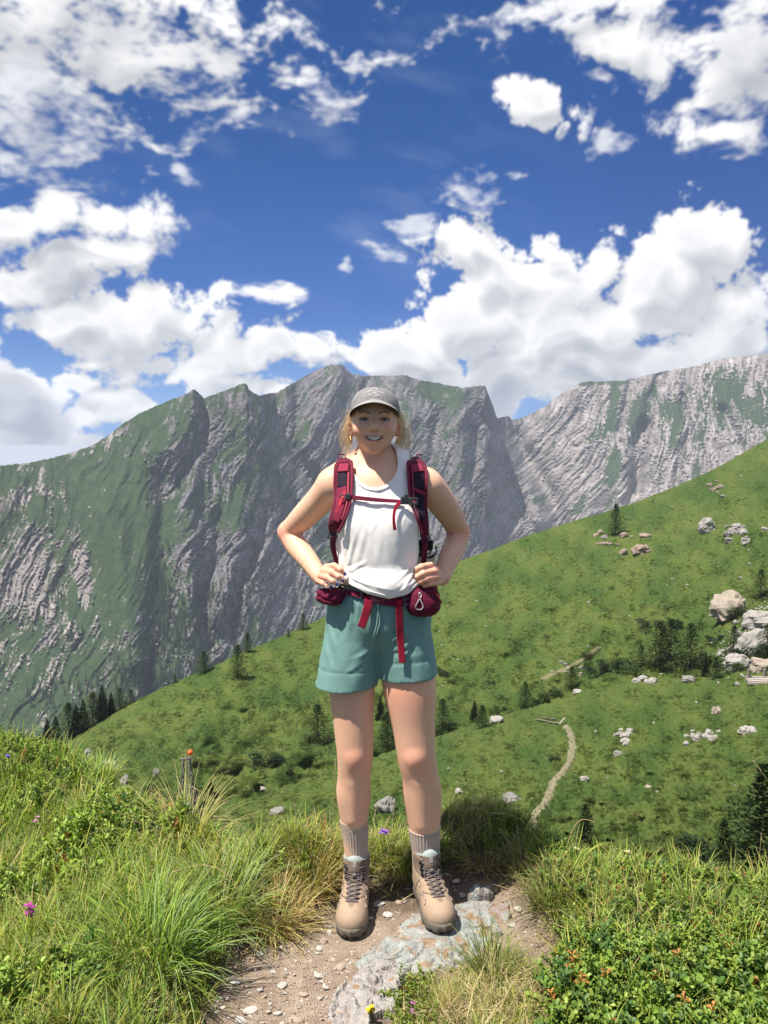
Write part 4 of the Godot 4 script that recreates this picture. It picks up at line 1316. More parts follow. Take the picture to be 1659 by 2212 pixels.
func make_trees() -> void:
	var kinds := {"spruce": [spruce(301), spruce(302)], "larch": [larch(311, 0.46), larch(312, 0.54)], "tall_larch": [larch(313, 0.28), larch(314, 0.30)]}
	var mats := {"spruce": M.spruce, "larch": M.larch, "tall_larch": M.larch}
	var nth := ["first", "second", "third", "fourth", "fifth", "sixth", "seventh", "eighth", "ninth", "tenth", "eleventh", "twelfth"]
	# [kind, x, base, top, label] on the sheet
	var list := []
	var clumps := [
		["from the left in the clump on the left ridge", "trees on the left ridge", [["spruce", 88, 1622, 1578], ["spruce", 103, 1613, 1549], ["spruce", 122, 1607, 1545], ["larch", 150, 1600, 1519], ["spruce", 166, 1590, 1518], ["spruce", 181, 1580, 1508], ["larch", 202, 1566, 1497], ["spruce", 222, 1556, 1481], ["spruce", 241, 1543, 1494], ["larch", 259, 1532, 1486], ["larch", 282, 1520, 1489]]],
		["from the left along the crest left of the hiker", "trees on the crest left of the hiker", [["larch", 378, 1476, 1458], ["larch", 441, 1453, 1406], ["larch", 514, 1462, 1394], ["larch", 535, 1408, 1368], ["larch", 623, 1376, 1358], ["larch", 655, 1360, 1325]]],
		["from the left in the row behind the legs", "trees on the slope behind the hiker", [["larch", 685, 1604, 1522], ["spruce", 822, 1556, 1502], ["larch", 836, 1614, 1538], ["larch", 956, 1572, 1510], ["spruce", 1025, 1559, 1511], ["larch", 1041, 1572, 1524], ["larch", 1134, 1531, 1474], ["larch", 1235, 1487, 1440]]],
		["from the left in the grove beside the scree", "trees in the grove beside the scree", [["larch", 1384, 1440, 1392], ["larch", 1424, 1444, 1344], ["larch", 1447, 1441, 1338], ["larch", 1490, 1446, 1347], ["spruce", 1524, 1462, 1409], ["larch", 1545, 1466, 1420], ["larch", 1585, 1408, 1352], ["larch", 1656, 1418, 1350]]],
		["from the left of those by the mast", "trees by the mast", [["larch", 318, 1750, 1698], ["larch", 346, 1748, 1706], ["spruce", 418, 1722, 1680], ["spruce", 456, 1717, 1681]]]]
	for g in clumps:
		for k in g[2].size():
			var t: Array = g[2][k]
			list.append([t[0], t[1], t[2], t[3], ("dark pointed spruce, " if t[0] == "spruce" else "soft green larch, ") + nth[k] + " " + g[0], g[1]])
	list.append(["larch", 1329, 1156, 1090, "lone larch standing on the crest right of the hiker's elbow", ""])
	list.append(["larch", 1642, 1292, 1230, "larch at the right edge above the pale scree", ""])
	list.append(["tall_larch", 1262, 1850, 1738, "slender feathery larch below the knoll beside the trail", ""])
	list.append(["tall_larch", 1640, 1890, 1650, "tallest larch, at the right edge just below the knoll", ""])
	list.append(["tall_larch", 1560, 1880, 1768, "smaller larch left of the tallest one below the knoll", ""])
	var lr := RandomNumberGenerator.new()
	lr.seed = 29
	var firsts := {}
	for t in list:
		var b := land_at(t[1], t[2])
		var h: float = (at_r(t[1], t[3], Vector2(b.x, b.z).length()).y - b.y) * 1.03
		var var_n := lr.randi() % 2
		var key: String = t[0] + str(var_n)
		var o: Node3D
		if firsts.has(key):
			o = firsts[key].duplicate()
			o.name = "spruce_tree" if t[0] == "spruce" else "larch_tree"
			add_child(o, true)
			o.remove_meta("group")
			tag(o, t[4], "tree", t[5])
		else:
			o = thing("spruce_tree" if t[0] == "spruce" else "larch_tree", t[4], "tree", b, t[5])
			part(o, "trunk", kinds[t[0]][var_n][0], M.bark)
			part(o, "crown", kinds[t[0]][var_n][1], mats[t[0]])
			firsts[key] = o
		o.transform = Transform3D(Basis(Vector3.UP, lr.randf() * TAU).scaled(Vector3(h * lr.randf_range(0.95, 1.2), h, h * lr.randf_range(0.95, 1.2))), b)
	var sh := [shrub(321), shrub(322), shrub(323)]
	var places := {"in the dip right of the mast": [[492, 1669, 22, 14], [575, 1656, 60, 26], [604, 1648, 40, 20], [628, 1682, 18, 20]], "in the thicket left of the grove": [[1290, 1462, 40, 24], [1318, 1452, 44, 26], [1348, 1446, 44, 26], [1368, 1458, 40, 22], [1405, 1356, 46, 18], [1460, 1352, 36, 18]], "on the slope just right of the hiker's shorts": [[946, 1450, 20, 10], [962, 1462, 24, 14], [1060, 1478, 16, 9], [976, 1476, 16, 8]], "on the lower edge of the hillside near the trail": [[1178, 1510, 26, 16], [1205, 1500, 30, 16], [1160, 1518, 20, 10], [1080, 1538, 26, 14]], "among the pale scree": [[1530, 1440, 40, 30], [1575, 1455, 44, 24], [1560, 1440, 40, 26], [1600, 1330, 36, 18], [1630, 1425, 44, 24], [1545, 1390, 30, 18]], "on the near meadow at the right": [[1560, 1865, 120, 50], [1640, 1800, 90, 60], [1290, 1875, 60, 26], [1200, 1640, 30, 8]]}
	var many_n := ["leftmost", "second", "third", "fourth", "fifth", "sixth"]
	for where in places:
		var l: Array = places[where]
		for k in l.size():
			var q: Array = l[k]
			var b := land_at(q[0], q[1])
			var r := b.distance_to(EYE)
			var o := solo("shrub", sh[lr.randi() % 3], M.spruce if lr.randf() < 0.4 else M.larch, "dark low shrub, %s of those %s" % [many_n[k], where], "shrub", "shrubs " + where)
			o.transform = Transform3D(Basis(Vector3.UP, lr.randf_range(-0.4, 0.4)).scaled(Vector3(q[2] * r / FOC, q[3] * r / FOC * 1.25, q[2] * r / FOC)), b)

func make_boulders() -> void:
	var lr := RandomNumberGenerator.new()
	lr.seed = 37
	var ms := []
	for k in 7: ms.append(stone_mesh(400 + k, 0.75, 7, 0.34))
	var stone := func(x: float, y: float, w: float, h: float, m: StandardMaterial3D, label: String, group := "", called := "boulder") -> void:
		var b := land_at(x, y + h * 0.5)
		var r := b.distance_to(EYE)
		var o := solo(called, ms[lr.randi() % 7], m, label, "boulder", group)
		o.transform = Transform3D(Basis.from_euler(Vector3(lr.randf_range(-0.2, 0.2), lr.randf() * TAU, lr.randf_range(-0.2, 0.2))).scaled(Vector3(w, h * 1.5, w * 0.8) * r / FOC * 1.15), b + Vector3(0, h * 0.22 * r / FOC, 0))
	var single := [[1572, 1302, 74, 56, "big cream-coloured boulder above the scree at the right", 1], [1526, 1134, 32, 32, "upright grey-white boulder left of the broken white outcrop", 0], [1383, 1185, 36, 20, "reddish-brown boulder on the slope right of the reddish outcrop", 2], [1391, 1155, 26, 8, "thin reddish slab just above the reddish-brown boulder", 2], [1075, 1551, 28, 18, "grey boulder at the meadow's upper edge right of the hiker", 0], [1545, 1531, 16, 22, "upright pale boulder above the right-hand white rocks", 1], [1262, 1680, 16, 14, "white boulder in the grass right of the trail's gap", 0], [1400, 1698, 15, 9, "small pale boulder on the bare right part of the meadow", 1], [990, 1708, 17, 13, "white boulder just right of the hiker's calf", 0], [1102, 1722, 40, 17, "long flat grey boulder left of the lower trail", 3], [832, 1735, 42, 30, "grey boulder seen between the hiker's shins", 3], [602, 1748, 30, 18, "dark grey boulder left of the hiker's knee beyond the seed stems", 3], [570, 1700, 18, 8, "small flat boulder on the meadow's rim left of the hiker", 0], [191, 1622, 16, 24, "white boulder standing above the left grass mound", 0], [240, 1652, 32, 36, "tall grey rock on the bank left of the mast", 3], [270, 1684, 16, 22, "pale rock on the bank just left of the mast's foot", 0], [216, 1698, 44, 22, "wide pale rock low on the bank behind the left grass mound", 0], [337, 1667, 14, 16, "small rock on the bank above the mast's foot", 3], [1486, 1466, 28, 14, "rounded grey boulder under the grove", 3], [1628, 1385, 70, 50, "great pale broken block in the middle of the scree", 0], [1598, 1425, 56, 40, "grey-white block at the foot of the scree", 0], [1648, 1332, 60, 44, "pale block at the head of the scree by the right edge", 0], [1656, 1430, 50, 34, "low pale block at the right edge below the scree", 1], [1250, 1492, 20, 10, "small boulder at the left end of the row under the grove", 0]]
	var ml := [M.boulder_white, M.boulder_cream, M.boulder_red, M.boulder_grey]
	for q in single: stone.call(q[0], q[1], q[2], q[3], ml[q[5]], q[4])
	var sets := [["rock of the reddish broken outcrop on the upper slope", 1300, 1170, 44, 24, 13, 2, 15], ["rock of the broken white outcrop near the right edge", 1602, 1146, 42, 22, 16, 0, 17], ["rubble stone of the pinkish patch high on the slope", 1547, 1053, 20, 12, 9, 2, 10], ["white rock of the cluster right of the trail", 1345, 1592, 24, 18, 10, 0, 16], ["white rock of the cluster at the right of the meadow", 1520, 1592, 40, 18, 15, 0, 15], ["pale slab in the meadow at the right edge", 1612, 1578, 26, 8, 5, 0, 26], ["boulder in the row under the grove", 1402, 1468, 46, 6, 9, 0, 15], ["rubble stone scattered along the bare strip", 1225, 1447, 56, 22, 16, 1, 8]]
	for s in sets:
		var l := []
		for k in s[5]: l.append([s[1] + lr.randfn() * s[3] * 0.5, s[2] + lr.randfn() * s[4] * 0.5, lr.randf_range(0.5, 1.35) * float(s[7])])
		l.sort_custom(func(u, v): return u[0] < v[0])
		for k in l.size():
			stone.call(l[k][0], l[k][1], l[k][2], l[k][2] * lr.randf_range(0.5, 0.8), ml[s[6]] if lr.randf() < 0.75 else M.boulder_grey, ordinal(k + 1) + " from the left, " + s[0], s[0].replace("rock of", "rocks of"))
	var bands := {"upper": [], "middle": [], "lower": []}
	for k in 64:                                        # the scree at the right
		var t := lr.randf()
		var x := lerpf(1665, 1565, t) + lr.randfn() * 22.0
		var y := lerpf(1315, 1425, t) + lr.randfn() * 24.0
		if x > 1690 or x < 1520: continue
		var w := 6.0 + 11.0 * pow(lr.randf(), 2.0)
		var bd: Array = bands["upper" if y < 1350 else "middle" if y < 1392 else "lower"]
		if bd.size() < 20: bd.append([x, y, w])
	for bn in bands:
		bands[bn].sort_custom(func(u, v): return u[0] < v[0])
		for k in bands[bn].size():
			var q: Array = bands[bn][k]
			stone.call(q[0], q[1], q[2], q[2] * lr.randf_range(0.6, 0.85), M.boulder_white if lr.randf() < 0.7 else M.boulder_grey, "scree block, %s from the left in the %s part of the pale scree" % [ordinal(k + 1), bn], "blocks of the scree", "scree_block")
	var chips := []
	var ctint := []
	for k in 420:
		var t := lr.randf()
		var b := land_at(lerpf(1675, 1560, t) + lr.randfn() * 26.0, lerpf(1310, 1425, t) + lr.randfn() * 26.0)
		var w := lr.randf_range(0.15, 0.5)
		chips.append(Transform3D(Basis.from_euler(Vector3(lr.randf(), lr.randf() * TAU, lr.randf())).scaled(Vector3(w, w * 0.8, w)), b + Vector3(0, w * 0.1, 0)))
		ctint.append(Color(0.42, 0.405, 0.39) * lr.randf_range(0.7, 1.1))
	many(self, "scree", ms[2], M.stone_plain, chips, ctint, "small rubble between the blocks of the pale scree", "scree")
	var fields := {"on the upper slope": [], "in the hollow of the slope": [], "on the meadow": []}
	for k in 60:                                        # single stones in the grass
		var x := lr.randf_range(940, 1650)
		var y := lr.randf_range(table(hill_line, x) + 30.0, 1790.0)
		var zone: Array = fields["on the meadow" if y > table(meadow_line, x) else "on the upper slope" if y < table(hill_line, x) + 160.0 else "in the hollow of the slope"]
		if zone.size() < 18: zone.append([x, y, lr.randf_range(3.0, 6.5)])
	for fn in fields:
		fields[fn].sort_custom(func(u, v): return u[0] < v[0])
		for k in fields[fn].size():
			var q: Array = fields[fn][k]
			stone.call(q[0], q[1], q[2], q[2] * 0.6, M.boulder_white, "small pale stone in the grass, %s from the left %s" % [ordinal(k + 1), fn], "small stones scattered in the grass", "field_stone")
	# weathered timber by the trail and at the right edge
	var bx := func(node: Node3D, called: String, a: Vector3, b: Vector3, w: float, h: float, c: Color) -> void:
		var mb := MB.new()
		var d := b - a
		var x := d.normalized()
		var s := x.cross(Vector3.UP).normalized()
		mb.box((a + b) * 0.5, Vector3(d.length() * 0.5, h * 0.5, w * 0.5), Basis(x, s.cross(x) * -1.0 if s.cross(x).y < 0 else s.cross(x), s), 0.02, c)
		wpart(node, called, mb.mesh(false), M.timber)
	var p0 := land_at(1160, 1556)
	var pl := thing("planks", "grey planks left lying where the trail begins", "planks", p0)
	bx.call(pl, "plank", land_at(1156, 1556) + Vector3(0, 0.2, 0), land_at(1205, 1566) + Vector3(0, 0.25, 0), 0.22, 0.08, Color(0.20, 0.18, 0.15))
	bx.call(pl, "plank", land_at(1170, 1552) + Vector3(0, 0.2, 0), land_at(1202, 1557) + Vector3(0, 0.22, 0), 0.2, 0.08, Color(0.17, 0.15, 0.13))
	bx.call(pl, "plank", land_at(1208, 1572) + Vector3(0, 0.5, 0), land_at(1220, 1562) + Vector3(0, 0.7, 0), 0.25, 0.08, Color(0.24, 0.22, 0.19))
	var p1 := land_at(1640, 1474)
	var tp := thing("timber_pile", "collapsed grey timber shelter at the right edge of the meadow", "timber", p1)
	var rr := p1.distance_to(EYE) / FOC
	for k in 7:
		var y := 0.1 + 0.24 * k * rr * 12.0 * 0.3
		var a := p1 + Vector3(lr.randf_range(-26, -20) * rr, y, lr.randf_range(-0.8, 0.8))
		bx.call(tp, "log", a, a + Vector3(lr.randf_range(40, 56) * rr, lr.randf_range(-2, 3) * rr, lr.randf_range(-0.6, 0.6)), 0.34, 0.30, Color(0.33, 0.31, 0.29) * lr.randf_range(0.7, 1.2))
	for k in 2:
		bx.call(tp, "post", p1 + Vector3((k * 30 - 18) * rr, -0.2, -0.5), p1 + Vector3((k * 30 - 17.5) * rr, 24 * rr, -0.4), 0.3, 0.3, Color(0.2, 0.185, 0.17))

func make_pylon() -> void:
	var b := meadow_at(406, 1782)
	var r := Vector2(b.x, b.z).length()
	var top := at_r(410, 1640, r).y - b.y
	var o := thing("ropeway_mast", "grey lattice mast of a small ropeway beyond the left grass", "mast", b)
	var steel := Color(0.20, 0.19, 0.175)
	var w0 := 24.0 * r / FOC
	var w1 := 6.0 * r / FOC
	var corner := func(sx: float, sz: float, t: float) -> Vector3: return Vector3(sx * lerpf(w0, w1, pow(t, 0.85)), top * t, sz * lerpf(w0, w1, pow(t, 0.85)))
	for sx in [-1, 1]:
		for sz in [-1, 1]:
			var mb := MB.new()
			var pts := []
			for k in 7: pts.append(corner.call(sx, sz, k / 6.0))
			mb.tube(pts, [0.075], 5, steel)
			part(o, "leg", mb.mesh(), M.steel)
	for k in 6:
		for f in 4:
			var sg: Array = [[-1, 1, 1, 1], [1, 1, 1, -1], [1, -1, -1, -1], [-1, -1, -1, 1]][f]
			for m in 2:
				var mb := MB.new()
				mb.tube([corner.call(sg[0], sg[1], (k + m) / 6.0), corner.call(sg[2], sg[3], (k + 1 - m) / 6.0)], [0.045], 4, steel)
				part(o, "brace", mb.mesh(), M.steel)
	var arm := MB.new()
	arm.box(Vector3(0, top + 0.1, 0), Vector3(14.0 * r / FOC, 0.10, 0.14), Basis(Vector3.BACK, 0.15), 0.02, steel * 0.7)
	part(o, "crossarm", arm.mesh(false), M.steel)
	var pole := MB.new()
	pole.tube([Vector3(0, top, 0), Vector3(0.05, top + 11.0 * r / FOC, 0)], [0.05], 5, steel)
	part(o, "pole", pole.mesh(), M.steel)
	var ball := MB.new()
	ball.ball(Vector3.ZERO, Vector3.ONE * 5.8 * r / FOC, Basis.IDENTITY, 14, 20, Color(0.75, 0.10, 0.035))
	var bo := solo("marker_ball", ball.mesh(), M.paint, "orange warning ball on top of the lattice mast", "marker ball")
	bo.position = at_r(411, 1625.5, r)
	for k in 2:
		var a := at_r(418, 1627.0 if k == 0 else 1641.0, r)
		var e := hill_at(846, 1522.0 if k == 0 else 1538.0)
		var path := []
		for m in 25:
			var t := m / 24.0
			path.append(a.lerp(e, t) - Vector3(0, 3.2 * sin(PI * t), 0))
		var wb := MB.new()
		wb.tube(path, [0.022], 5, Color(0.10, 0.10, 0.10))
		solo("cable", wb.mesh(), M.steel, "upper ropeway cable running from the mast behind the hiker" if k == 0 else "lower ropeway cable running from the mast behind the hiker", "cable")

# ---------- the hiker ----------
const BASE := Vector3(-0.03, 0.0, -2.44)
var TF := Field.new()      # torso
var CF := Field.new()      # torso in its clothes, for what is worn on top
var SF := Field.new()      # shorts
var head_at := Vector3.ZERO

func P(x: float, y: float, f := 0.0) -> Vector3:
	return at_z(x, y, 2.45 - f)

func torso(f: Field) -> void:
	f.ell(P(814, 1105, -0.02), Vector3(0.127, 0.17, 0.092), 0.04)
	f.ell(P(815, 1062, -0.03), Vector3(0.142, 0.085, 0.084), 0.04)
	f.ell(P(816, 1205, -0.015), Vector3(0.117, 0.15, 0.086), 0.05)
	f.ell(P(818, 1290, -0.02), Vector3(0.148, 0.10, 0.098), 0.05)
	for s in [-1, 1]:
		f.ell(P(816 + s * 42, 1128, 0.05), Vector3(0.062, 0.064, 0.045), 0.045)
		f.cap(P(814 + s * 48, 1022, -0.035), 0.046, P(818 + s * 95, 1041, -0.035), 0.050, 0.03)
		f.cap(P(809 + s * 18, 985, -0.04), 0.040, P(814 + s * 72, 1022, -0.045), 0.034, 0.035)

func head_field(f: Field, o: Vector3) -> void:
	f.ell(o + Vector3(0, 0.010, -0.015), Vector3(0.072, 0.078, 0.095), 0.02)
	f.ell(o + Vector3(0, -0.018, 0.012), Vector3(0.0650, 0.080, 0.072), 0.03)
	f.ell(o + Vector3(0, -0.062, 0.022), Vector3(0.0435, 0.036, 0.056), 0.018)
	f.ell(o + Vector3(0, -0.0945, 0.060), Vector3(0.0180, 0.0130, 0.0180), 0.020)
	f.ell(o + Vector3(0, -0.058, 0.058), Vector3(0.035, 0.026, 0.030), 0.018)
	f.cap(o + Vector3(0, 0.008, 0.0745), 0.0078, o + Vector3(0, -0.0240, 0.1065), 0.0122, 0.008)
	for s in [-1, 1]:
		f.ell(o + Vector3(s * 0.037, -0.033, 0.053), Vector3(0.024, 0.018, 0.020), 0.024)
		f.ell(o + Vector3(s * 0.028, 0.019, 0.066), Vector3(0.028, 0.009, 0.012), 0.016)
		f.ell(o + Vector3(s * 0.0135, -0.0295, 0.0895), Vector3(0.0095, 0.0080, 0.011), 0.005)
		f.cutell(o + Vector3(s * 0.0315, 0.0, 0.088), Vector3(0.020, 0.0115, 0.014), 0.014)
		f.ell(o + Vector3(s * 0.0315, 0.0, 0.0555), Vector3(0.0165, 0.0135, 0.0142), 0.004)
		f.cutell(o + Vector3(s * 0.0315, -0.0006, 0.070), Vector3(0.0142, 0.0033, 0.012), 0.002)
		f.cutcap(o + Vector3(s * 0.0205, -0.031, 0.093), 0.0012, o + Vector3(s * 0.0355, -0.060, 0.077), 0.0022, 0.010)
		f.ell(o + Vector3(s * 0.0755, -0.029, -0.005), Vector3(0.012, 0.026, 0.010), 0.008, Basis(Vector3.FORWARD, s * 0.16))
		f.cutell(o + Vector3(s * 0.0790, -0.025, 0.006), Vector3(0.0065, 0.016, 0.0055), 0.004, Basis(Vector3.FORWARD, s * 0.16))
		f.cutell(o + Vector3(s * 0.0062, -0.0365, 0.1000), Vector3(0.0036, 0.003, 0.006), 0.003)
		f.cap(o + Vector3(s * 0.030, -0.085, -0.03), 0.014, o + Vector3(s * 0.014, -0.170, 0.008), 0.009, 0.02)
		f.cap(o + Vector3(s * 0.014, -0.176, 0.018), 0.0065, o + Vector3(s * 0.105, -0.158, 0.0), 0.006, 0.02)
	f.cap(o + Vector3(0, -0.045, -0.040), 0.047, o + Vector3(0.003, -0.165, -0.045), 0.053, 0.016)
	f.chain(lip_line(o, true), [0.0020, 0.0027, 0.0030, 0.0027, 0.0020], 0.004)
	f.chain(lip_line(o, false), [0.0020, 0.0036, 0.0044, 0.0036, 0.0020], 0.004)
	f.cutell(o + Vector3(0, -0.0612, 0.089), Vector3(0.0185, 0.0053, 0.015), 0.003)
	for s in [-1, 1]:
		f.cutell(o + Vector3(s * 0.0155, -0.0580, 0.085), Vector3(0.0125, 0.0046, 0.015), 0.003, Basis(Vector3.BACK, s * 0.30))

func lip_line(o: Vector3, upper: bool) -> Array:
	if upper:
		return [o + Vector3(-0.0290, -0.0520, 0.0755), o + Vector3(-0.0150, -0.0538, 0.0878), o + Vector3(0, -0.0552, 0.0912), o + Vector3(0.0150, -0.0538, 0.0878), o + Vector3(0.0290, -0.0520, 0.0755)]
	return [o + Vector3(-0.0288, -0.0540, 0.0758), o + Vector3(-0.0175, -0.0645, 0.0862), o + Vector3(0, -0.0690, 0.0900), o + Vector3(0.0175, -0.0645, 0.0862), o + Vector3(0.0288, -0.0540, 0.0758)]

func seg(p: Vector3, a: Vector3, b: Vector3) -> float:
	var ba := b - a
	return (p - a - ba * clampf((p - a).dot(ba) / ba.length_squared(), 0, 1)).length()

var skin_n: FastNoiseLite
const SKIN := Color(0.74, 0.455, 0.325)

func skin_at(p: Vector3) -> Color:
	var c := SKIN * (1.0 + 0.05 * skin_n.get_noise_3dv(p * 40.0))
	var red := 0.10 * skin_n.get_noise_3dv(p * 9.0)
	for k in flush_spots:
		var d: float = (p - k[0]).length() / k[1]
		if d < 2.0: red += k[2] * exp(-d * d * 1.6)
	return Color(c.r * (1.0 + red * 0.1), c.g * (1.0 - red * 0.42), c.b * (1.0 - red * 0.42))

func face_at(p: Vector3) -> Color:
	var c := skin_at(p)
	var q := p - head_at
	if q.z > 0.05 and absf(q.x) < 0.06 and q.y > -0.09:
		var lip := 1e9
		for u in [true, false]:
			var l := lip_line(head_at, u)
			for i in 4: lip = minf(lip, seg(p, l[i], l[i + 1]))
		c = c.lerp(Color(0.55, 0.24, 0.215), smoothstep(0.0056, 0.0034, lip) * 0.8)
		var inside := Vector2(q.x / 0.026, (q.y + 0.0605) / 0.0060).length()
		if inside < 1.0 and q.z < 0.0820: c = Color(0.14, 0.035, 0.03)
		var ax := absf(q.x)
		var arch := 0.0175 + 0.005 * smoothstep(0.012, 0.034, ax) - 0.006 * smoothstep(0.034, 0.05, ax)
		var brow := smoothstep(0.0040, 0.0018, absf(q.y - arch)) * smoothstep(0.010, 0.014, ax) * smoothstep(0.052, 0.042, ax)
		c = c.lerp(Color(0.17, 0.105, 0.06), brow * 0.92)
		var lid := Vector2((ax - 0.0315) / 0.0165, (q.y - 0.0005) / 0.0068).length()
		c = c.lerp(Color(0.20, 0.11, 0.085), 0.55 * smoothstep(1.15, 0.85, lid))
	return c

var flush_spots := []

func hand_chain(f: Field, j: Array, r: Array) -> void:
	for i in j.size() - 1: f.cap(j[i], r[i], j[i + 1], r[i + 1], 0.0035)

func make_person() -> void:
	skin_n = noise(41, 1.0, 3)
	head_at = Vector3(at_z(808.5, 905, 2.38).x, at_z(808.5, 905, 2.38).y, -2.455)
	var o := head_at
	torso(TF)
	torso(CF)
	for f in [CF, SF]:
		f.ell(P(818, 1330, -0.015), Vector3(0.172, 0.13, 0.114), 0.03)
		f.ell(P(818, 1290, -0.01), Vector3(0.157, 0.06, 0.104), 0.03)
		f.cap(P(768, 1370, -0.015), 0.100, P(747, 1492, 0.0), 0.102, 0.014)
		f.cap(P(866, 1370, -0.015), 0.100, P(886, 1484, 0.0), 0.098, 0.014)
	var man := thing("person", "smiling hiker with hands on hips in grey cap, white top and teal shorts", "person", BASE)

	# skin: one body
	flush_spots = [[o + Vector3(0.04, -0.03, 0.07), 0.022, 0.45], [o + Vector3(-0.04, -0.03, 0.07), 0.022, 0.45], [o + Vector3(0, -0.028, 0.1), 0.014, 0.5], [o + Vector3(-0.083, -0.03, 0), 0.03, 0.45], [o + Vector3(0.083, -0.03, 0), 0.03, 0.45], [o + Vector3(0, -0.095, 0.07), 0.02, 0.25],
		[P(765, 1640, 0.06), 0.045, 0.42], [P(899, 1640, 0.06), 0.05, 0.42], [P(610, 1155, -0.15), 0.05, 0.5], [P(1003, 1155, -0.15), 0.05, 0.5], [P(706, 1245, 0.07), 0.05, 0.55], [P(930, 1242, 0.07), 0.05, 0.55], [P(870, 1500, 0.08), 0.1, 0.25]]
	var skin := MB.new()
	var hf := Field.new()
	torso(hf)
	head_field(hf, o)
	var xl := P(742, 1050).x
	var xr := P(894, 1050).x
	net(hf, Vector3(xl, o.y - 0.245, -2.62), Vector3(xr, o.y + 0.125, -2.32), 0.003, skin, null, face_at)
	net(TF, Vector3(-0.25, 0.93, -2.62), Vector3(0.25, o.y - 0.235, -2.3), 0.014, skin, func(_p, d): return d + 0.010, skin_at)
	for s in [-1, 1]:
		var af := Field.new()
		af.ell(P(815, 1062, -0.03), Vector3(0.142, 0.085, 0.084), 0.04)
		af.ell(P(814, 1105, -0.02), Vector3(0.122, 0.17, 0.088), 0.04)
		af.cap(P(814 + s * 48, 1022, -0.035), 0.046, P(818 + s * 95, 1041, -0.035), 0.050, 0.03)
		af.cap(P(809 + s * 18, 985, -0.04), 0.040, P(814 + s * 72, 1022, -0.045), 0.034, 0.035)
		if s < 0:
			af.limb(curve([P(716, 1051, -0.035), P(692, 1079, -0.07), P(656, 1116, -0.12), P(623, 1149, -0.17)], 4), curve([0.051, 0.046, 0.0415, 0.034], 4), 0.02)
			af.limb(curve([P(623, 1149, -0.17), P(641, 1179, -0.13), P(668, 1213, -0.06), P(691, 1246, 0.0)], 4), curve([0.034, 0.037, 0.0315, 0.0250], 4), 0.016)
			hand_chain(af, [P(692, 1247, 0.0), P(706, 1225, 0.05), P(722, 1222, 0.083), P(735, 1230, 0.094), P(744.5, 1239.5, 0.088)], [0.017, 0.0108, 0.0095, 0.0085, 0.0072])
			hand_chain(af, [P(691, 1249, 0.0), P(699, 1233, 0.056), P(717, 1236.5, 0.094), P(731, 1245.5, 0.104), P(741, 1254, 0.098)], [0.017, 0.0112, 0.0098, 0.0088, 0.0074])
			hand_chain(af, [P(690, 1250, 0.0), P(694, 1243.5, 0.056), P(706, 1247.5, 0.092), P(719, 1255.5, 0.103), P(728, 1262, 0.099)], [0.017, 0.0108, 0.0094, 0.0085, 0.0072])
			hand_chain(af, [P(689, 1252, 0.0), P(690, 1255, 0.050), P(698, 1260, 0.080), P(708, 1265.5, 0.090), P(715.5, 1268.5, 0.088)], [0.016, 0.0098, 0.0083, 0.0074, 0.0064])
			hand_chain(af, [P(694, 1245, 0.0), P(703, 1236, -0.012), P(711, 1231, -0.04), P(717, 1230, -0.062)], [0.016, 0.0125, 0.0105, 0.0085])
		else:
			af.limb(curve([P(926, 1051, -0.035), P(949, 1079, -0.07), P(974, 1114, -0.12), P(991, 1149, -0.17)], 4), curve([0.051, 0.047, 0.0425, 0.035], 4), 0.02)
			af.limb(curve([P(991, 1149, -0.17), P(982, 1180, -0.13), P(967, 1213, -0.06), P(955, 1248, 0.0)], 4), curve([0.035, 0.038, 0.0325, 0.0260], 4), 0.016)
			hand_chain(af, [P(954, 1248, 0.0), P(931, 1221, 0.052), P(910, 1224.5, 0.096), P(898, 1230.5, 0.085), P(900, 1233, 0.062)], [0.018, 0.0112, 0.0100, 0.0090, 0.0075])
			hand_chain(af, [P(955, 1249, 0.0), P(938, 1234, 0.060), P(914, 1238.5, 0.102), P(902, 1245.5, 0.092), P(905, 1248, 0.066)], [0.018, 0.0116, 0.0102, 0.0092, 0.0076])
			hand_chain(af, [P(955, 1251, 0.0), P(942, 1246, 0.058), P(920, 1250.5, 0.100), P(908, 1256.5, 0.092), P(911, 1259, 0.066)], [0.018, 0.0112, 0.0098, 0.0088, 0.0073])
			hand_chain(af, [P(955, 1252, 0.0), P(944, 1258.5, 0.050), P(927, 1261.5, 0.086), P(917, 1264.5, 0.082), P(919, 1266.5, 0.060)], [0.017, 0.0100, 0.0086, 0.0077, 0.0065])
			hand_chain(af, [P(953, 1246, 0.0), P(940, 1233, -0.015), P(928, 1226, -0.045), P(918, 1224, -0.066)], [0.016, 0.0125, 0.0105, 0.0085])
		var lo := Vector3(-0.42, 1.06, -2.74) if s < 0 else Vector3(xr, 1.06, -2.74)
		var hi := Vector3(xl, 1.56, -2.28) if s < 0 else Vector3(0.36, 1.56, -2.28)
		net(af, lo, hi, 0.0036, skin, func(p, d): return d if p.y > 1.32 or absf(p.x + 0.02) > 0.15 or p.z > -2.40 or p.y < 1.16 else maxf(d, 0.155 - absf(p.x + 0.02)), skin_at)
		var lf := Field.new()
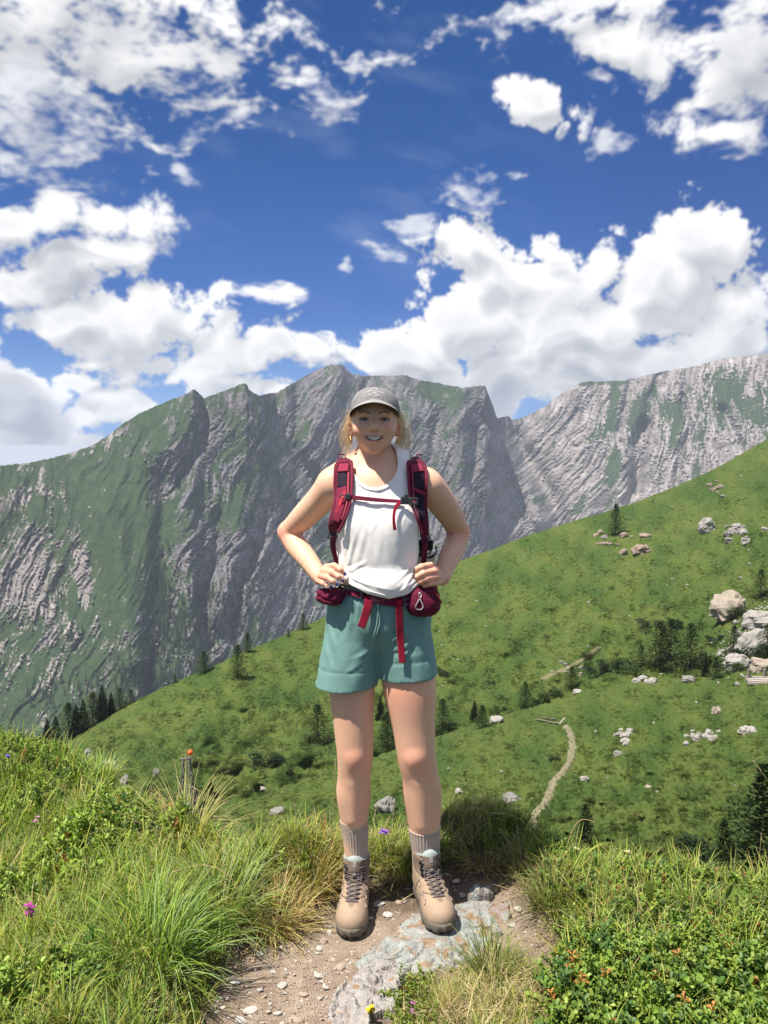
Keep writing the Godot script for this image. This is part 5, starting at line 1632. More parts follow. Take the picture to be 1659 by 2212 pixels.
		if s < 0:
			lf.limb(curve([P(766, 1415, -0.01), P(760, 1490, 0.0), P(764, 1565, 0.008), P(767, 1630, 0.008), P(765, 1678, -0.008), P(764, 1714, -0.022), P(765, 1771, -0.030), P(769, 1850, -0.036)], 9), curve([0.078, 0.0730, 0.0640, 0.0575, 0.0530, 0.0560, 0.0450, 0.036], 9), 0.03)
			lf.ell(P(767, 1634, 0.045), Vector3(0.031, 0.036, 0.027), 0.016)
			lf.ell(P(766, 1652, 0.048), Vector3(0.018, 0.018, 0.012), 0.015)
			lf.cap(P(764, 1690, 0.025), 0.014, P(766, 1770, 0.015), 0.012, 0.03)
		else:
			lf.limb(curve([P(874, 1405, -0.01), P(884, 1480, 0.0), P(893, 1565, 0.01), P(900, 1632, 0.012), P(907, 1675, -0.004), P(912, 1714, -0.018), P(917, 1786, -0.024), P(920, 1860, -0.028)], 9), curve([0.080, 0.086, 0.0690, 0.0620, 0.0590, 0.0635, 0.0510, 0.041], 9), 0.03)
			lf.ell(P(898, 1634, 0.052), Vector3(0.033, 0.038, 0.030), 0.016)
			lf.ell(P(899, 1654, 0.054), Vector3(0.019, 0.019, 0.012), 0.015)
			lf.cap(P(906, 1690, 0.035), 0.015, P(914, 1780, 0.02), 0.012, 0.03)
		net(lf, Vector3(-0.26 if s < 0 else -0.02, 0.10, -2.62), Vector3(-0.02 if s < 0 else 0.25, 0.93, -2.3), 0.0065, skin, null, skin_at)
	var body := wpart(man, "body", skin.mesh(), M.skin)

	# face: eyes, lashes, teeth
	for s in [-1, 1]:
		var e := o + Vector3(s * 0.0315, 0, 0.0555)
		var eb := MB.new()
		eb.ball(e, Vector3.ONE * 0.0128, Basis.IDENTITY, 12, 18, Color(0.50, 0.47, 0.45))
		var eye := wpart(body, "eye", eb.mesh(), M.wet)
		var ib := MB.new()
		ib.ball(e + Vector3(0, -0.0003, 0.0072), Vector3(0.0068, 0.0068, 0.0062), Basis.IDENTITY, 10, 14, Color(0.035, 0.05, 0.065))
		ib.ball(e + Vector3(0, -0.0005, 0.0112), Vector3(0.0026, 0.0026, 0.0026), Basis.IDENTITY, 8, 10, Color(0.004, 0.004, 0.005))
		wpart(body, "iris", ib.mesh(), M.wet)
		var lb := MB.new()
		lb.tube(curve([e + Vector3(-0.0150, -0.0022, 0.0085), e + Vector3(-0.008, 0.0036, 0.0128), e + Vector3(0, 0.0048, 0.0142), e + Vector3(0.008, 0.0036, 0.0128), e + Vector3(0.0150, -0.0022, 0.0085)], 4), [0.0014], 5, Color(0.02, 0.014, 0.01))
		wpart(body, "eyelashes", lb.mesh(), M.cloth)
	for k in 8:
		var a := (k - 3.5) * 0.245
		var tb := MB.new()
		var wv: float = [0.0026, 0.0031, 0.0029, 0.0038, 0.0038, 0.0029, 0.0031, 0.0026][k]
		tb.box(o + Vector3(sin(a) * 0.0250, -0.0598 + 0.0012 * pow(absf(k - 3.5), 1.4), 0.0612 + cos(a) * 0.0250), Vector3(wv * 1.08, 0.0060 - 0.0004 * absf(k - 3.5), 0.0022), Basis(Vector3.UP, a) , 0.0014, Color(0.74, 0.70, 0.62))
		wpart(body, "tooth", tb.mesh(), M.wet)
	# fingernails of her right hand, painted blue
	for q in [[744.3, 1239.2, 0.0935, -0.75], [740.6, 1253.6, 0.1035, -0.8], [727.4, 1261.6, 0.1045, -0.75], [714.8, 1268.4, 0.0925, -0.5]]:
		var nb := MB.new()
		nb.ball(P(q[0], q[1], q[2]), Vector3(0.0068, 0.0052, 0.0028), Basis(Vector3.BACK, q[3]), 8, 12, Color(0.012, 0.055, 0.36))
		wpart(body, "fingernail", nb.mesh(), M.gloss, "blue painted fingernail")
	make_hair(man, o)
	make_cap(man, o)
	for s in [-1, 1]:
		var gb := MB.new()
		var ec := o + (Vector3(-0.0755, -0.0605, 0.006) if s < 0 else Vector3(0.0735, -0.0635, 0.006))
		for k in 3:
			var ring := []
			var bz := Basis(Vector3.UP, 0.5 + k * 1.2)
			for m in 15: ring.append(ec + bz * Vector3(cos(TAU * m / 14) * 0.0038, sin(TAU * m / 14) * 0.0050, 0) - Vector3(0, k * 0.0056, 0))
			gb.tube(ring, [0.0016], 7)
		wpart(man, "earring", gb.mesh(), M.gold)
	make_clothes(man)
	make_boots(man)

func make_hair(man: Node3D, o: Vector3) -> void:
	var lr := RandomNumberGenerator.new()
	lr.seed = 17
	var hb := MB.new()
	var f := Field.new()
	f.ell(o + Vector3(0, 0.015, -0.03), Vector3(0.078, 0.085, 0.088), 0.02)
	f.ell(o + Vector3(0, -0.05, -0.085), Vector3(0.045, 0.05, 0.04), 0.03)
	f.cutbox(o + Vector3(0, -0.05, 0.06), Vector3(0.2, 0.2, 0.082), 0.01)
	var hn := noise(43, 90.0, 2)
	net(f, o + Vector3(-0.1, -0.14, -0.14), o + Vector3(0.1, 0.1, 0.02), 0.005, hb, null, func(p): return Color(0.52, 0.40, 0.22) * (1.0 + 0.5 * hn.get_noise_3d(p.x * 1.5, p.y * 0.2, p.z)))
	var hair := wpart(man, "hair", hb.mesh(), M.hair)
	var sb := MB.new()
	for k in 300:
		var s := -1.0 if k % 2 == 0 else 1.0
		var loose := lr.randf() < 0.38
		var a := lr.randf()
		var st := o + Vector3(s * lr.randf_range(0.068, 0.079), lr.randf_range(0.0, 0.034), lerpf(0.032, -0.06, a))
		var len := lr.randf_range(0.05, 0.13) if not loose else lr.randf_range(0.09, 0.155)
		var out := lr.randf_range(0.003, 0.016) if not loose else lr.randf_range(0.010, 0.034)
		var back := lr.randf_range(-0.05, -0.015)
		var wv := lr.randf_range(0.002, 0.007)
		var ph := lr.randf() * TAU
		var pts := []
		for m in 11:
			var t := m / 10.0
			pts.append(st + Vector3(s * (out * sin(t * PI * 0.8) * 1.3 + wv * sin(ph + t * 9.0) * t), -len * t, back * sqrt(t) + wv * cos(ph * 1.7 + t * 8.0) * t))
		var b := lr.randf_range(0.75, 1.25)
		var r := lr.randf_range(0.00028, 0.00058)
		sb.tube(pts, [r, r, r, r, r, r, r, r, r * 0.9, r * 0.7, r * 0.3], 4, Color(0.84 * b, 0.70 * b, 0.46 * b))
	for k in 46:                                        # short flyaway hairs
		var s := -1.0 if k % 2 == 0 else 1.0
		var st := o + Vector3(s * 0.076, lr.randf_range(-0.06, 0.03), lr.randf_range(-0.05, 0.0))
		var d := Vector3(s * lr.randf_range(0.3, 1.0), lr.randf_range(-0.8, 0.5), lr.randf_range(-0.4, 0.3)).normalized() * lr.randf_range(0.015, 0.04)
		sb.tube([st, st + d * 0.5 + Vector3(0, 0.004, 0), st + d + Vector3(0, -0.004, 0)], [0.0004, 0.0003, 0.0002], 4, Color(0.75, 0.56, 0.26))
	wpart(hair, "loose_strands", sb.mesh(), M.hair).set_meta("kind", "stuff")

func crown(o: Vector3, ph: float, t: float) -> Vector3:
	var c := Vector3(0, 0.028, -0.014)
	var front := maxf(0.0, cos(ph))
	var yb := lerpf(0.004, 0.056, pow(front, 1.3))
	var amax := acos(clampf((yb - c.y) / 0.0745, -1, 1))
	var a := amax * t
	var h := pow(sin(a), 0.78)
	var wob := 0.0012 * sin(ph * 3.0 + 4.0 * t) * t
	return o + c + Vector3(0.0785 * sin(ph) * h, 0.0745 * cos(a), 0.1035 * cos(ph) * h) + Vector3(sin(ph), 0, cos(ph)) * wob

func make_cap(man: Node3D, o: Vector3) -> void:
	var n := noise(45, 60.0, 3)
	var cb := MB.new()
	cb.grid(22, 96, func(r, q):
		var ph: float = TAU * q / 96
		var t: float = pow(r / 21.0, 0.8)
		var p := crown(o, ph, maxf(t, 0.001))
		var seam := absf(fposmod(ph / TAU * 6.0 + 0.5, 1.0) - 0.5)
		var c := Color(0.21, 0.213, 0.222) * (1.0 + 0.34 * n.get_noise_3dv(p)) * (1.22 if seam < 0.03 or t > 0.95 else 1.0)
		return [p + (p - o - Vector3(0, 0.03, 0)).normalized() * (-0.001 if seam < 0.02 else 0.0005), c], true)
	var hat := wpart(man, "cap", cb.mesh(), M.cloth)
	var bt := MB.new()
	bt.ball(o + Vector3(0, 0.1035, -0.014), Vector3(0.006, 0.003, 0.006), Basis.IDENTITY, 8, 12, Color(0.12, 0.125, 0.14))
	wpart(hat, "cap_button", bt.mesh(), M.cloth)
	var vb := MB.new()
	var at := func(s: float, t: float) -> Vector3:
		var ph := s * deg_to_rad(80.0)
		var b := crown(o, ph, 0.985) - o
		var reach := 0.070 * pow(maxf(0.0, 1.0 - pow(absf(s), 2.4)), 0.55)
		var yin := lerpf(0.0575, 0.0085, pow(absf(s), 1.75))
		return o + Vector3(b.x * (1.0 + 0.03 * t), yin - 0.0110 * t * (1.0 - s * s) + 0.002 * sin(t * PI), b.z + reach * t)
	vb.grid(2 * 9, 41, func(r, q):
		var s: float = (q - 20) / 20.0
		var t: float = r / 8.0 if r < 9 else (17 - r) / 8.0
		var p: Vector3 = at.call(s, t)
		var c := Color(0.27, 0.273, 0.28) if r < 9 else Color(0.075, 0.08, 0.095)
		if r < 9 and fmod(t * 8.0, 2.0) < 0.5: c *= 1.12
		return [p + Vector3(0, 0.0018 if r < 9 else -0.0018, 0.0), c], false)
	wpart(hat, "brim", vb.mesh(), M.cloth)
	# the stitched emblem: words round a pair of crossed arrows
	var eb := MB.new()
	var stitch := Color(0.55, 0.56, 0.575)
	var place := func(ch: String, u: float, v: float, turn: float, size: float) -> void:
		var tm := TextMesh.new()
		var sf := SystemFont.new()
		sf.font_names = PackedStringArray(["Droid Sans"])
		sf.font_weight = 700
		tm.font = sf
		tm.text = ch
		tm.font_size = 16
		tm.pixel_size = size / 12.0
		tm.depth = 0.0012
		eb.add(tm, frame_on_cap(o, u, v, turn), stitch)
	var word := "SEDONA"
	for k in 6:
		var a := (k - 2.5) * 0.33
		place.call(word[k], sin(a) * 0.0225, 0.0035 + cos(a) * 0.0185, -a, 0.0058)
	word = "ARIZONA"
	for k in 7:
		var a := (k - 3) * 0.29
		place.call(word[k], sin(a) * 0.0225, 0.0035 - cos(a) * 0.0185, a, 0.0052)
	word = "RED ROCK"
	for k in 8: place.call(word[k], -0.0415 + k * 0.0040, 0.0035 + 0.0006 * absf(k), 0.06, 0.0046)
	word = "COUNTRY"
	for k in 7: place.call(word[k], 0.0145 + k * 0.0044, 0.0045 - 0.0006 * k, -0.06, 0.0046)
	for s in [-1, 1]:
		var line := []
		for k in 9: line.append(frame_on_cap(o, s * lerpf(-0.017, 0.017, k / 8.0), lerpf(-0.0085, 0.0125, k / 8.0), 0.0).origin)
		eb.tube(line, [0.0006], 5, stitch)
		eb.ball(line[8], Vector3(0.0024, 0.0016, 0.0012), Basis(Vector3.BACK, s * 0.6), 6, 8, stitch)
		for k in 3: eb.ball(line[k], Vector3(0.0028, 0.0009, 0.0010), Basis(Vector3.BACK, s * 1.3), 6, 8, stitch)
		var fe := frame_on_cap(o, s * 0.0042, -0.005, s * 0.25)
		eb.ball(fe.origin, Vector3(0.0022, 0.0058, 0.0010), fe.basis, 6, 8, stitch * 0.7)
	wpart(hat, "embroidered_emblem", eb.mesh(false), M.cloth)

func frame_on_cap(o: Vector3, u: float, v: float, turn: float) -> Transform3D:     # u across, v up, in metres round the middle of the front panel
	var ph := u / 0.088
	var t := 0.66 - v / 0.085
	var p := crown(o, ph, t)
	var e := crown(o, ph + 0.02, t) - crown(o, ph - 0.02, t)
	var w := crown(o, ph, t - 0.03) - crown(o, ph, t + 0.03)
	e = e.normalized()
	var nrm := e.cross(w).normalized()
	w = nrm.cross(e)
	return Transform3D(Basis(e, w, nrm) * Basis(Vector3.BACK, turn), p + nrm * 0.0012)

func make_clothes(man: Node3D) -> void:
	# sleeveless top
	var f := Field.new()
	torso(f)
	f.ell(P(817, 1195, 0.022), Vector3(0.110, 0.135, 0.080), 0.05)
	f.ell(P(826, 1258, 0.022), Vector3(0.122, 0.060, 0.096), 0.03)
	f.cap(P(855, 1000, -0.035), 0.040, P(890, 1012, -0.04), 0.040, 0.03)
	var wn := noise(51, 1.0, 3)
	# folds, from the pinch under her right hand, from the bust and round the waist: (from, to, width, height) on the sheet
	var crease := [[746, 1240, 800, 1262, 5, 5.5], [746, 1238, 790, 1212, 6, 5], [745, 1242, 850, 1272, 5, 4.5], [748, 1236, 768, 1150, 6, 4], [748, 1250, 800, 1275, 4, 5], [752, 1232, 850, 1235, 7, 2.5], [905, 1165, 880, 1230, 6, 5], [903, 1215, 850, 1255, 6, 4.5], [900, 1225, 868, 1275, 5, 5], [908, 1185, 890, 1250, 5, 4], [905, 1250, 855, 1280, 5, 4.5], [790, 1140, 770, 1220, 8, 3], [765, 1085, 785, 1140, 6, 2.5], [790, 1082, 772, 1125, 5, 2.5], [835, 1085, 800, 1150, 6, 2.5], [880, 1095, 868, 1135, 6, 2], [740, 1165, 752, 1215, 6, 4.5], [890, 1110, 903, 1160, 6, 3.5], [820, 1160, 815, 1215, 9, 2], [850, 1165, 868, 1220, 8, 2.5]]
	var cw := []
	for c in crease:
		var a := P(c[0], c[1], 0.08)
		var b := P(c[2], c[3], 0.08)
		cw.append([Vector2(a.x, a.y), Vector2(b.x, b.y), c[4] * 0.00115, c[5] * 0.00095])
	var hem := []
	for h in [[700, 1245], [744, 1253], [760, 1265], [793, 1281], [840, 1293], [880, 1285], [906, 1262], [940, 1240]]:
		var q := P(h[0], h[1], 0.095)
		hem.append(Vector2(q.x, q.y))
	var neck := P(811, 1000, 0.03)
	var al := [P(700, 985), P(694, 1103), P(946, 985), P(950, 1112)]
	var yb := P(800, 1290).y
	var cutl := P(765, 1024, 0.0)
	var cutr := P(884, 1004, 0.0)
	var post := func(p: Vector3, d: float) -> float:
		var e := d - 0.006
		if e > 0.03: return e
		if p.z > -2.46:
			var w: float = 0.0016 * wn.get_noise_3d(p.x * 22.0 + p.y * 9.0, p.y * 8.0, p.z * 12.0)
			var q := Vector2(p.x, p.y)
			for c in cw:
				var ba: Vector2 = c[1] - c[0]
				var h := clampf((q - c[0]).dot(ba) / ba.length_squared(), 0, 1)
				var dd: float = (q - c[0] - ba * h).length_squared() / (c[2] * c[2])
				if dd < 5.0: w += c[3] * (exp(-dd) - 0.45 * exp(-dd * 0.28)) * sin(PI * clampf(0.12 + h * 0.8, 0, 1))
			e -= w
		e = maxf(e, table(hem, p.x) - p.y)
		var hole := (Vector2((p.x - neck.x) / 0.0735, (p.y - neck.y) / 0.078).length() - 1.0) * 0.075
		if p.z > -2.49: e = maxf(e, -hole)
		e = maxf(e, minf(p.y - cutl.y, cutl.x - p.x))
		e = maxf(e, minf(p.y - neck.y, neck.x - p.x))
		e = maxf(e, minf(p.y - cutr.y, p.x - cutr.x))
		for k in 2:
			e = maxf(e, 0.046 - seg(Vector3(p.x, p.y, 0), Vector3(al[k * 2].x, al[k * 2].y, 0), Vector3(al[k * 2 + 1].x, al[k * 2 + 1].y, 0)))
		return e
	var mb := MB.new()
	net(f, Vector3(-0.20, yb - 0.02, -2.62), Vector3(0.17, 1.54, -2.28), 0.0044, mb, post, func(_p): return Color(0.86, 0.855, 0.85))
	var top := wpart(man, "tank_top", mb.mesh(), M.jersey)
	# bands at neck and hem
	var nb := MB.new()
	var mid := []; var side := []; var up := []; var wid := []
	for k in 33:
		var a := lerpf(0.16 * PI, 1.12 * PI, k / 32.0) + PI
		var q := neck + Vector3(cos(a) * 0.0760, sin(a) * 0.0805, 0)
		var z := -2.30
		for m in 40:
			var dd := f.d(Vector3(q.x, q.y, z), f.all) - 0.0062
			if dd < 0.0004: break
			z -= maxf(dd * 0.8, 0.0006)
			if z < -2.52: break
		q.z = z
		mid.append(q)
	for k in 33:
		var t: Vector3 = (mid[mini(k + 1, 32)] - mid[maxi(k - 1, 0)]).normalized()
		var nn := slope(f, mid[k])
		side.append(nn.cross(t).normalized()); up.append(nn); wid.append(0.011)
	nb.band(mid, side, up, wid, 0.0022, Color(0.82, 0.81, 0.79))
	wpart(top, "neckband", nb.mesh(), M.jersey)
	var hb := MB.new()
	mid = []; side = []; up = []; wid = []
	for k in 41:
		var x := lerpf(746, 906, k / 40.0)
		var y := 0.0
		var hp := [Vector2(744, 1253), Vector2(760, 1265), Vector2(793, 1281), Vector2(840, 1293), Vector2(880, 1285), Vector2(906, 1262)]
		y = table(hp, x) - 3.5
		var g := onto(f, x, y, 0.0068)
		mid.append(g[0]); up.append(g[1]); wid.append(0.009)
	for k in 41:
		side.append((mid[mini(k + 1, 40)] - mid[maxi(k - 1, 0)]).normalized().cross(up[k]).normalized())
	hb.band(mid, side, up, wid, 0.0018, Color(0.83, 0.825, 0.81))
	wpart(top, "hem", hb.mesh(), M.jersey)

	# shorts
	var hl := P(747, 1499, 0.1).y
	var hr := P(886, 1478.5, 0.1).y
	var xm := P(817, 1450).x
	var sn2 := noise(53, 1.0, 3)
	var fold_s := [[700, 1340, 730, 1420, 7, 5], [730, 1330, 720, 1400, 7, 4], [760, 1310, 752, 1380, 6, 3.5], [815, 1330, 816, 1430, 5, -5], [800, 1400, 760, 1440, 8, 4], [840, 1390, 900, 1350, 8, 4.5], [832, 1405, 905, 1385, 7, 4], [850, 1420, 925, 1415, 7, 3], [880, 1330, 930, 1380, 8, 4], [705, 1380, 700, 1450, 8, 3.5], [770, 1450, 765, 1490, 9, 3], [905, 1430, 915, 1470, 9, 3], [826, 1400, 880, 1360, 4, 3.5], [828, 1412, 895, 1392, 4, 3], [806, 1405, 752, 1425, 4, 3], [804, 1420, 740, 1455, 4, 2.5], [736, 1312, 742, 1352, 4, 3], [775, 1308, 770, 1345, 4, 3], [850, 1310, 862, 1350, 4, 3], [895, 1335, 915, 1372, 5, 3.5], [700, 1400, 716, 1448, 5, 3]]
	var fw := []
	for c in fold_s:
		var a := P(c[0], c[1], 0.08)
		var b := P(c[2], c[3], 0.08)
		fw.append([Vector2(a.x, a.y), Vector2(b.x, b.y), c[4] * 0.0015, c[5] * 0.001])
	var seam_l := []
	for c in [[724, 1306, 694, 1372], [908, 1306, 938, 1368], [816, 1300, 817, 1436], [683, 1372, 681, 1484], [941, 1372, 946, 1474]]:
		var a := P(c[0], c[1], 0.08)
		var b := P(c[2], c[3], 0.08)
		seam_l.append([Vector3(a.x, a.y, 0), Vector3(b.x, b.y, 0)])
	var topy := P(818, 1272, 0.1).y
	var spost := func(p: Vector3, d: float) -> float:
		var e := d
		if e > 0.03: return e
		var left := p.x < xm
		var hy := hl + (p.x + 0.12) * 0.02 if left else hr + (p.x - 0.08) * 0.05
		var w: float = 0.0028 * sn2.get_noise_3d(p.x * 14.0, p.y * 7.0, p.z * 10.0)
		if p.y > topy - 0.075: w += 0.0022 * smoothstep(topy - 0.075, topy - 0.02, p.y) * sin(atan2(p.x - xm, p.z + 2.46) * 44.0 + 3.0 * sn2.get_noise_1d(p.x * 40.0))
		if p.z > -2.46:
			var q := Vector2(p.x, p.y)
			for c in fw:
				var ba: Vector2 = c[1] - c[0]
				var h := clampf((q - c[0]).dot(ba) / ba.length_squared(), 0, 1)
				var dd: float = (q - c[0] - ba * h).length_squared() / (c[2] * c[2])
				if dd < 5.0: w += c[3] * (exp(-dd) - 0.4 * exp(-dd * 0.28)) * sin(PI * clampf(0.1 + h * 0.8, 0, 1))
		for c in seam_l:
			if p.z > -2.46: w -= 0.0020 * exp(-pow(seg(Vector3(p.x, p.y, 0), c[0], c[1]) / 0.0030, 2.0))
		var sy := p.y - hy - 0.062
		w -= 0.0022 * exp(-pow(sy / 0.0035, 2.0))
		e -= w
		e = maxf(e, hy - p.y)
		return maxf(e, p.y - topy)
	var inner := Field.new()
	for k in SF.all: inner.put(SF.kind[k], SF.cut[k], SF.a[k], SF.b[k], SF.r1[k], SF.r2[k], SF.kk[k], SF.inv[k].transposed())
	inner.cutcap(P(747, 1560, 0.0), 0.093, P(755, 1462, 0.0), 0.088, 0.004)
	inner.cutcap(P(887, 1545, 0.0), 0.089, P(880, 1450, 0.0), 0.084, 0.004)
	var sb := MB.new()
	net(inner, Vector3(-0.28, 0.72, -2.64), Vector3(0.23, topy + 0.02, -2.28), 0.0048, sb, spost, func(p): return Color(0.155, 0.295, 0.28) * (1.0 + 0.06 * sn2.get_noise_3dv(p * 60.0)))
	var sh := wpart(man, "shorts", sb.mesh(), M.nylon)
	for c in [[[818, 1298], [816, 1330], [812, 1358], [803, 1386]], [[813, 1298], [820, 1335], [818, 1356], [809, 1378]]]:
		var path := []
		for q in curve([Vector2(c[0][0], c[0][1]), Vector2(c[1][0], c[1][1]), Vector2(c[2][0], c[2][1]), Vector2(c[3][0], c[3][1])], 5): path.append(onto(CF, q.x, q.y, 0.006)[0])
		var cb := MB.new()
		cb.tube(path, [0.0024], 6, Color(0.20, 0.36, 0.34))
		wpart(sh, "drawstring", cb.mesh(), M.nylon)

	# ribbed socks
	for s in [-1, 1]:
		var pts := [P(764.5, 1770, -0.030), P(767, 1800, -0.032), P(769.5, 1840, -0.035), P(770, 1880, -0.036)] if s < 0 else [P(917, 1785, -0.024), P(918, 1812, -0.025), P(920, 1845, -0.027), P(921, 1885, -0.028)]
		var rr := [0.0475, 0.0435, 0.0385, 0.038] if s < 0 else [0.0545, 0.0500, 0.0455, 0.045]
		var path := curve(pts, 10)
		var rad := curve(rr, 10)
		var kb := MB.new()
		var m := path.size()
		var kn := noise(55 + s, 30.0, 3)
		kb.grid(m + 1, 180, func(r, q):
			var a: float = TAU * q / 180
			var i: int = maxi(r - 1, 0)
			var rib := 0.0011 * cos(a * 30.0) * smoothstep(0, 2, r)
			var rad_i: float = rad[i] + rib + (-0.003 if r == 0 else 0.0) + 0.0008 * kn.get_noise_2d(a * 0.3, i * 0.02)
			var c := Color(0.50, 0.425, 0.365) * (0.86 + 0.14 * cos(a * 30.0)) * (1.0 + 0.10 * kn.get_noise_2d(a * 3.0, i * 0.3))
			return [path[i] + Vector3(cos(a), 0, -sin(a)) * rad_i + Vector3(0, -0.004 * cos(a + 2.0 * s) if i < 3 else 0.0, 0), c], true)
		wpart(man, "sock", kb.mesh(), M.cloth)

func boot_field(f: Field) -> void:                       # heel at the origin, toe towards +z
	f.cap(Vector3(0, 0.075, 0.072), 0.043, Vector3(0, 0.165, 0.078), 0.0455, 0.02)
	f.cap(Vector3(0, 0.085, 0.055), 0.038, Vector3(0, 0.160, 0.058), 0.040, 0.02)
	f.ell(Vector3(0, 0.045, 0.048), Vector3(0.038, 0.055, 0.050), 0.03)
	f.cap(Vector3(0, 0.085, 0.105), 0.040, Vector3(0, 0.058, 0.190), 0.040, 0.03)
	f.ell(Vector3(0, 0.046, 0.150), Vector3(0.046, 0.045, 0.09), 0.03)
	f.ell(Vector3(0, 0.043, 0.225), Vector3(0.0505, 0.040, 0.056), 0.03)
	f.ell(Vector3(0, 0.050, 0.240), Vector3(0.040, 0.036, 0.040), 0.02)

func boot_half(z: float) -> float:                       # half the width of the sole
	return table([Vector2(-0.005, 0.0), Vector2(0.0, 0.020), Vector2(0.012, 0.032), Vector2(0.035, 0.040), Vector2(0.08, 0.040), Vector2(0.12, 0.041), Vector2(0.17, 0.050), Vector2(0.21, 0.054), Vector2(0.245, 0.050), Vector2(0.268, 0.038), Vector2(0.282, 0.022), Vector2(0.288, 0.0)], z)

func make_boots(man: Node3D) -> void:
	var f := Field.new()
	boot_field(f)
	var n := noise(57, 1.0, 4)
	var hit := func(p: Vector3, dir: Vector3) -> Vector3:
		var q := p
		for k in 50:
			var d := f.d(q, f.all)
			if d < 0.0003: break
			q += dir * d * 0.85
		return q
	for s in [-1, 1]:
		var toe := at_h(755, 2034, 0.0) if s < 0 else at_h(961, 2023, 0.03)
		var fwd := Vector3(-0.07, 0, 1).normalized() if s < 0 else Vector3(0.225, 0, 1).normalized()
		var boot := Node3D.new()
		boot.name = "boot"
		man.add_child(boot, true)
		boot.basis = Basis(Vector3.UP.cross(fwd), Vector3.UP, fwd).scaled(Vector3.ONE * 0.965)
		boot.position = toe - fwd * 0.287 * 0.965 - BASE
		# upper
		var seams := [[[-0.046, 0.060, 0.175], [-0.034, 0.088, 0.178]], [[0.046, 0.060, 0.175], [0.034, 0.088, 0.178]]]
		var post := func(p: Vector3, d: float) -> float:
			var e := maxf(d, 0.020 - p.y)
			var topy := 0.176 + 0.10 * (0.065 - p.z) * (1.0 if p.z < 0.09 else 0.2) - 0.4 * maxf(0.0, p.z - 0.095)
			e = maxf(e, p.y - topy)
			if p.y > 0.09: e = maxf(e, -(Vector2(p.x / 0.0375, (p.z - 0.07) / 0.046).length() - 1.0) * 0.037)
			# seams: toe cap, eyestay, heel counter
			var g := 0.0
			var capline := 0.232 - 2.6 * p.x * p.x * 12.0 - 0.35 * (p.y - 0.05)
			g += exp(-pow((p.z - capline) / 0.0022, 2.0))
			g += exp(-pow((absf(p.x) - 0.0195 - 0.10 * absf(p.z - 0.17)) / 0.0020, 2.0)) * smoothstep(0.06, 0.075, p.y) * smoothstep(0.215, 0.205, p.z)
			g += exp(-pow((p.z - 0.085 - 0.5 * (p.y - 0.03)) / 0.0022, 2.0)) * smoothstep(0.105, 0.095, p.y)
			g += exp(-pow((p.y - 0.112 + 0.15 * (p.z - 0.1)) / 0.0022, 2.0)) * (1.0 if p.z < 0.14 else 0.0)
			return e + 0.0022 * minf(g, 1.0)
		var mb := MB.new()
		net(f, Vector3(-0.07, 0.012, -0.02), Vector3(0.07, 0.2, 0.3), 0.0036, mb, post, func(p):
			var c := Color(0.31, 0.235, 0.175) * (1.0 + 0.16 * n.get_noise_3dv(p * 45.0))
			var capl: float = 0.232 - 31.0 * p.x * p.x - 0.35 * (p.y - 0.05)
			if p.z > capl: c *= 1.08
			var line: float = maxf(smoothstep(0.0042, 0.0018, absf(p.z - capl)), smoothstep(0.004, 0.0018, absf(p.z - 0.085 - 0.5 * (p.y - 0.03))) * smoothstep(0.105, 0.095, p.y))
			c = c.lerp(Color(0.070, 0.048, 0.035), 0.85 * line)
			var throat: float = smoothstep(0.022, 0.018, absf(p.x)) * smoothstep(0.068, 0.078, p.y) * smoothstep(0.212, 0.202, p.z)
			c = c.lerp(Color(0.095, 0.078, 0.072), throat)
			if p.y > 0.112 + 0.15 * (0.1 - p.z): c = c.lerp(Color(0.18, 0.135, 0.105), 0.8)
			if p.y < 0.034: c = c.lerp(Color(0.15, 0.13, 0.11), 0.6)
			return c)
		part(boot, "upper", mb.mesh(), M.leather)
		# sole: a rand and lugs all round
		var so := MB.new()
		var zs := []
		for k in 47: zs.append(lerpf(-0.005, 0.288, 0.5 - 0.5 * cos(PI * k / 46.0)))
		var ring := []
		for z in zs: ring.append(Vector2(boot_half(z), z))
		for k in range(45, 0, -1): ring.append(Vector2(-boot_half(zs[k]), zs[k]))
		var levels := [[0.002, 0.90, 0], [0.0, 0.97, 1], [0.010, 1.0, 1], [0.012, 1.0, 0], [0.026, 1.02, 0], [0.033, 0.99, 0], [0.035, 0.93, 0]]
		so.grid(levels.size(), ring.size(), func(r, q):
			var l: Array = levels[r]
			var lug: float = 0.93 if l[2] == 1 and q % 6 < 2 else 1.0
			var wv: float = 0.006 * smoothstep(0.2, 0.29, ring[q].y) if r > 3 else (0.004 * smoothstep(0.235, 0.29, ring[q].y))
			return [Vector3(ring[q].x * l[1] * lug, l[0] + wv, 0.14 + (ring[q].y - 0.14) * l[1] * lug), Color(0.145, 0.132, 0.112) * (1.0 + 0.2 * n.get_noise_2d(q * 9.0, r * 7.0)) * (0.6 if l[2] == 1 else 1.0)], true, true)
		var ct := so.p(Vector3(0, 0.0, 0.14), Color(0.08, 0.07, 0.06))
		for q in ring.size(): so.tri(ct, (q + 1) % ring.size(), q)
		part(boot, "sole", so.mesh(), M.rubber)
		# tongue and padded collar
		var tf := Field.new()
		tf.chain([Vector3(0, 0.118, 0.108), Vector3(0, 0.15, 0.106), Vector3(0, 0.180, 0.108)], [0.020, 0.022, 0.018], 0.02)
		tf.ell(Vector3(0, 0.176, 0.110), Vector3(0.029, 0.016, 0.012), 0.012)
		var tb := MB.new()
		net(tf, Vector3(-0.05, 0.09, 0.08), Vector3(0.05, 0.22, 0.16), 0.0036, tb, null, func(p): return Color(0.30, 0.355, 0.355) if p.y > 0.180 else Color(0.19, 0.15, 0.125))
		part(boot, "tongue", tb.mesh(), M.cloth)
		var cl := MB.new()
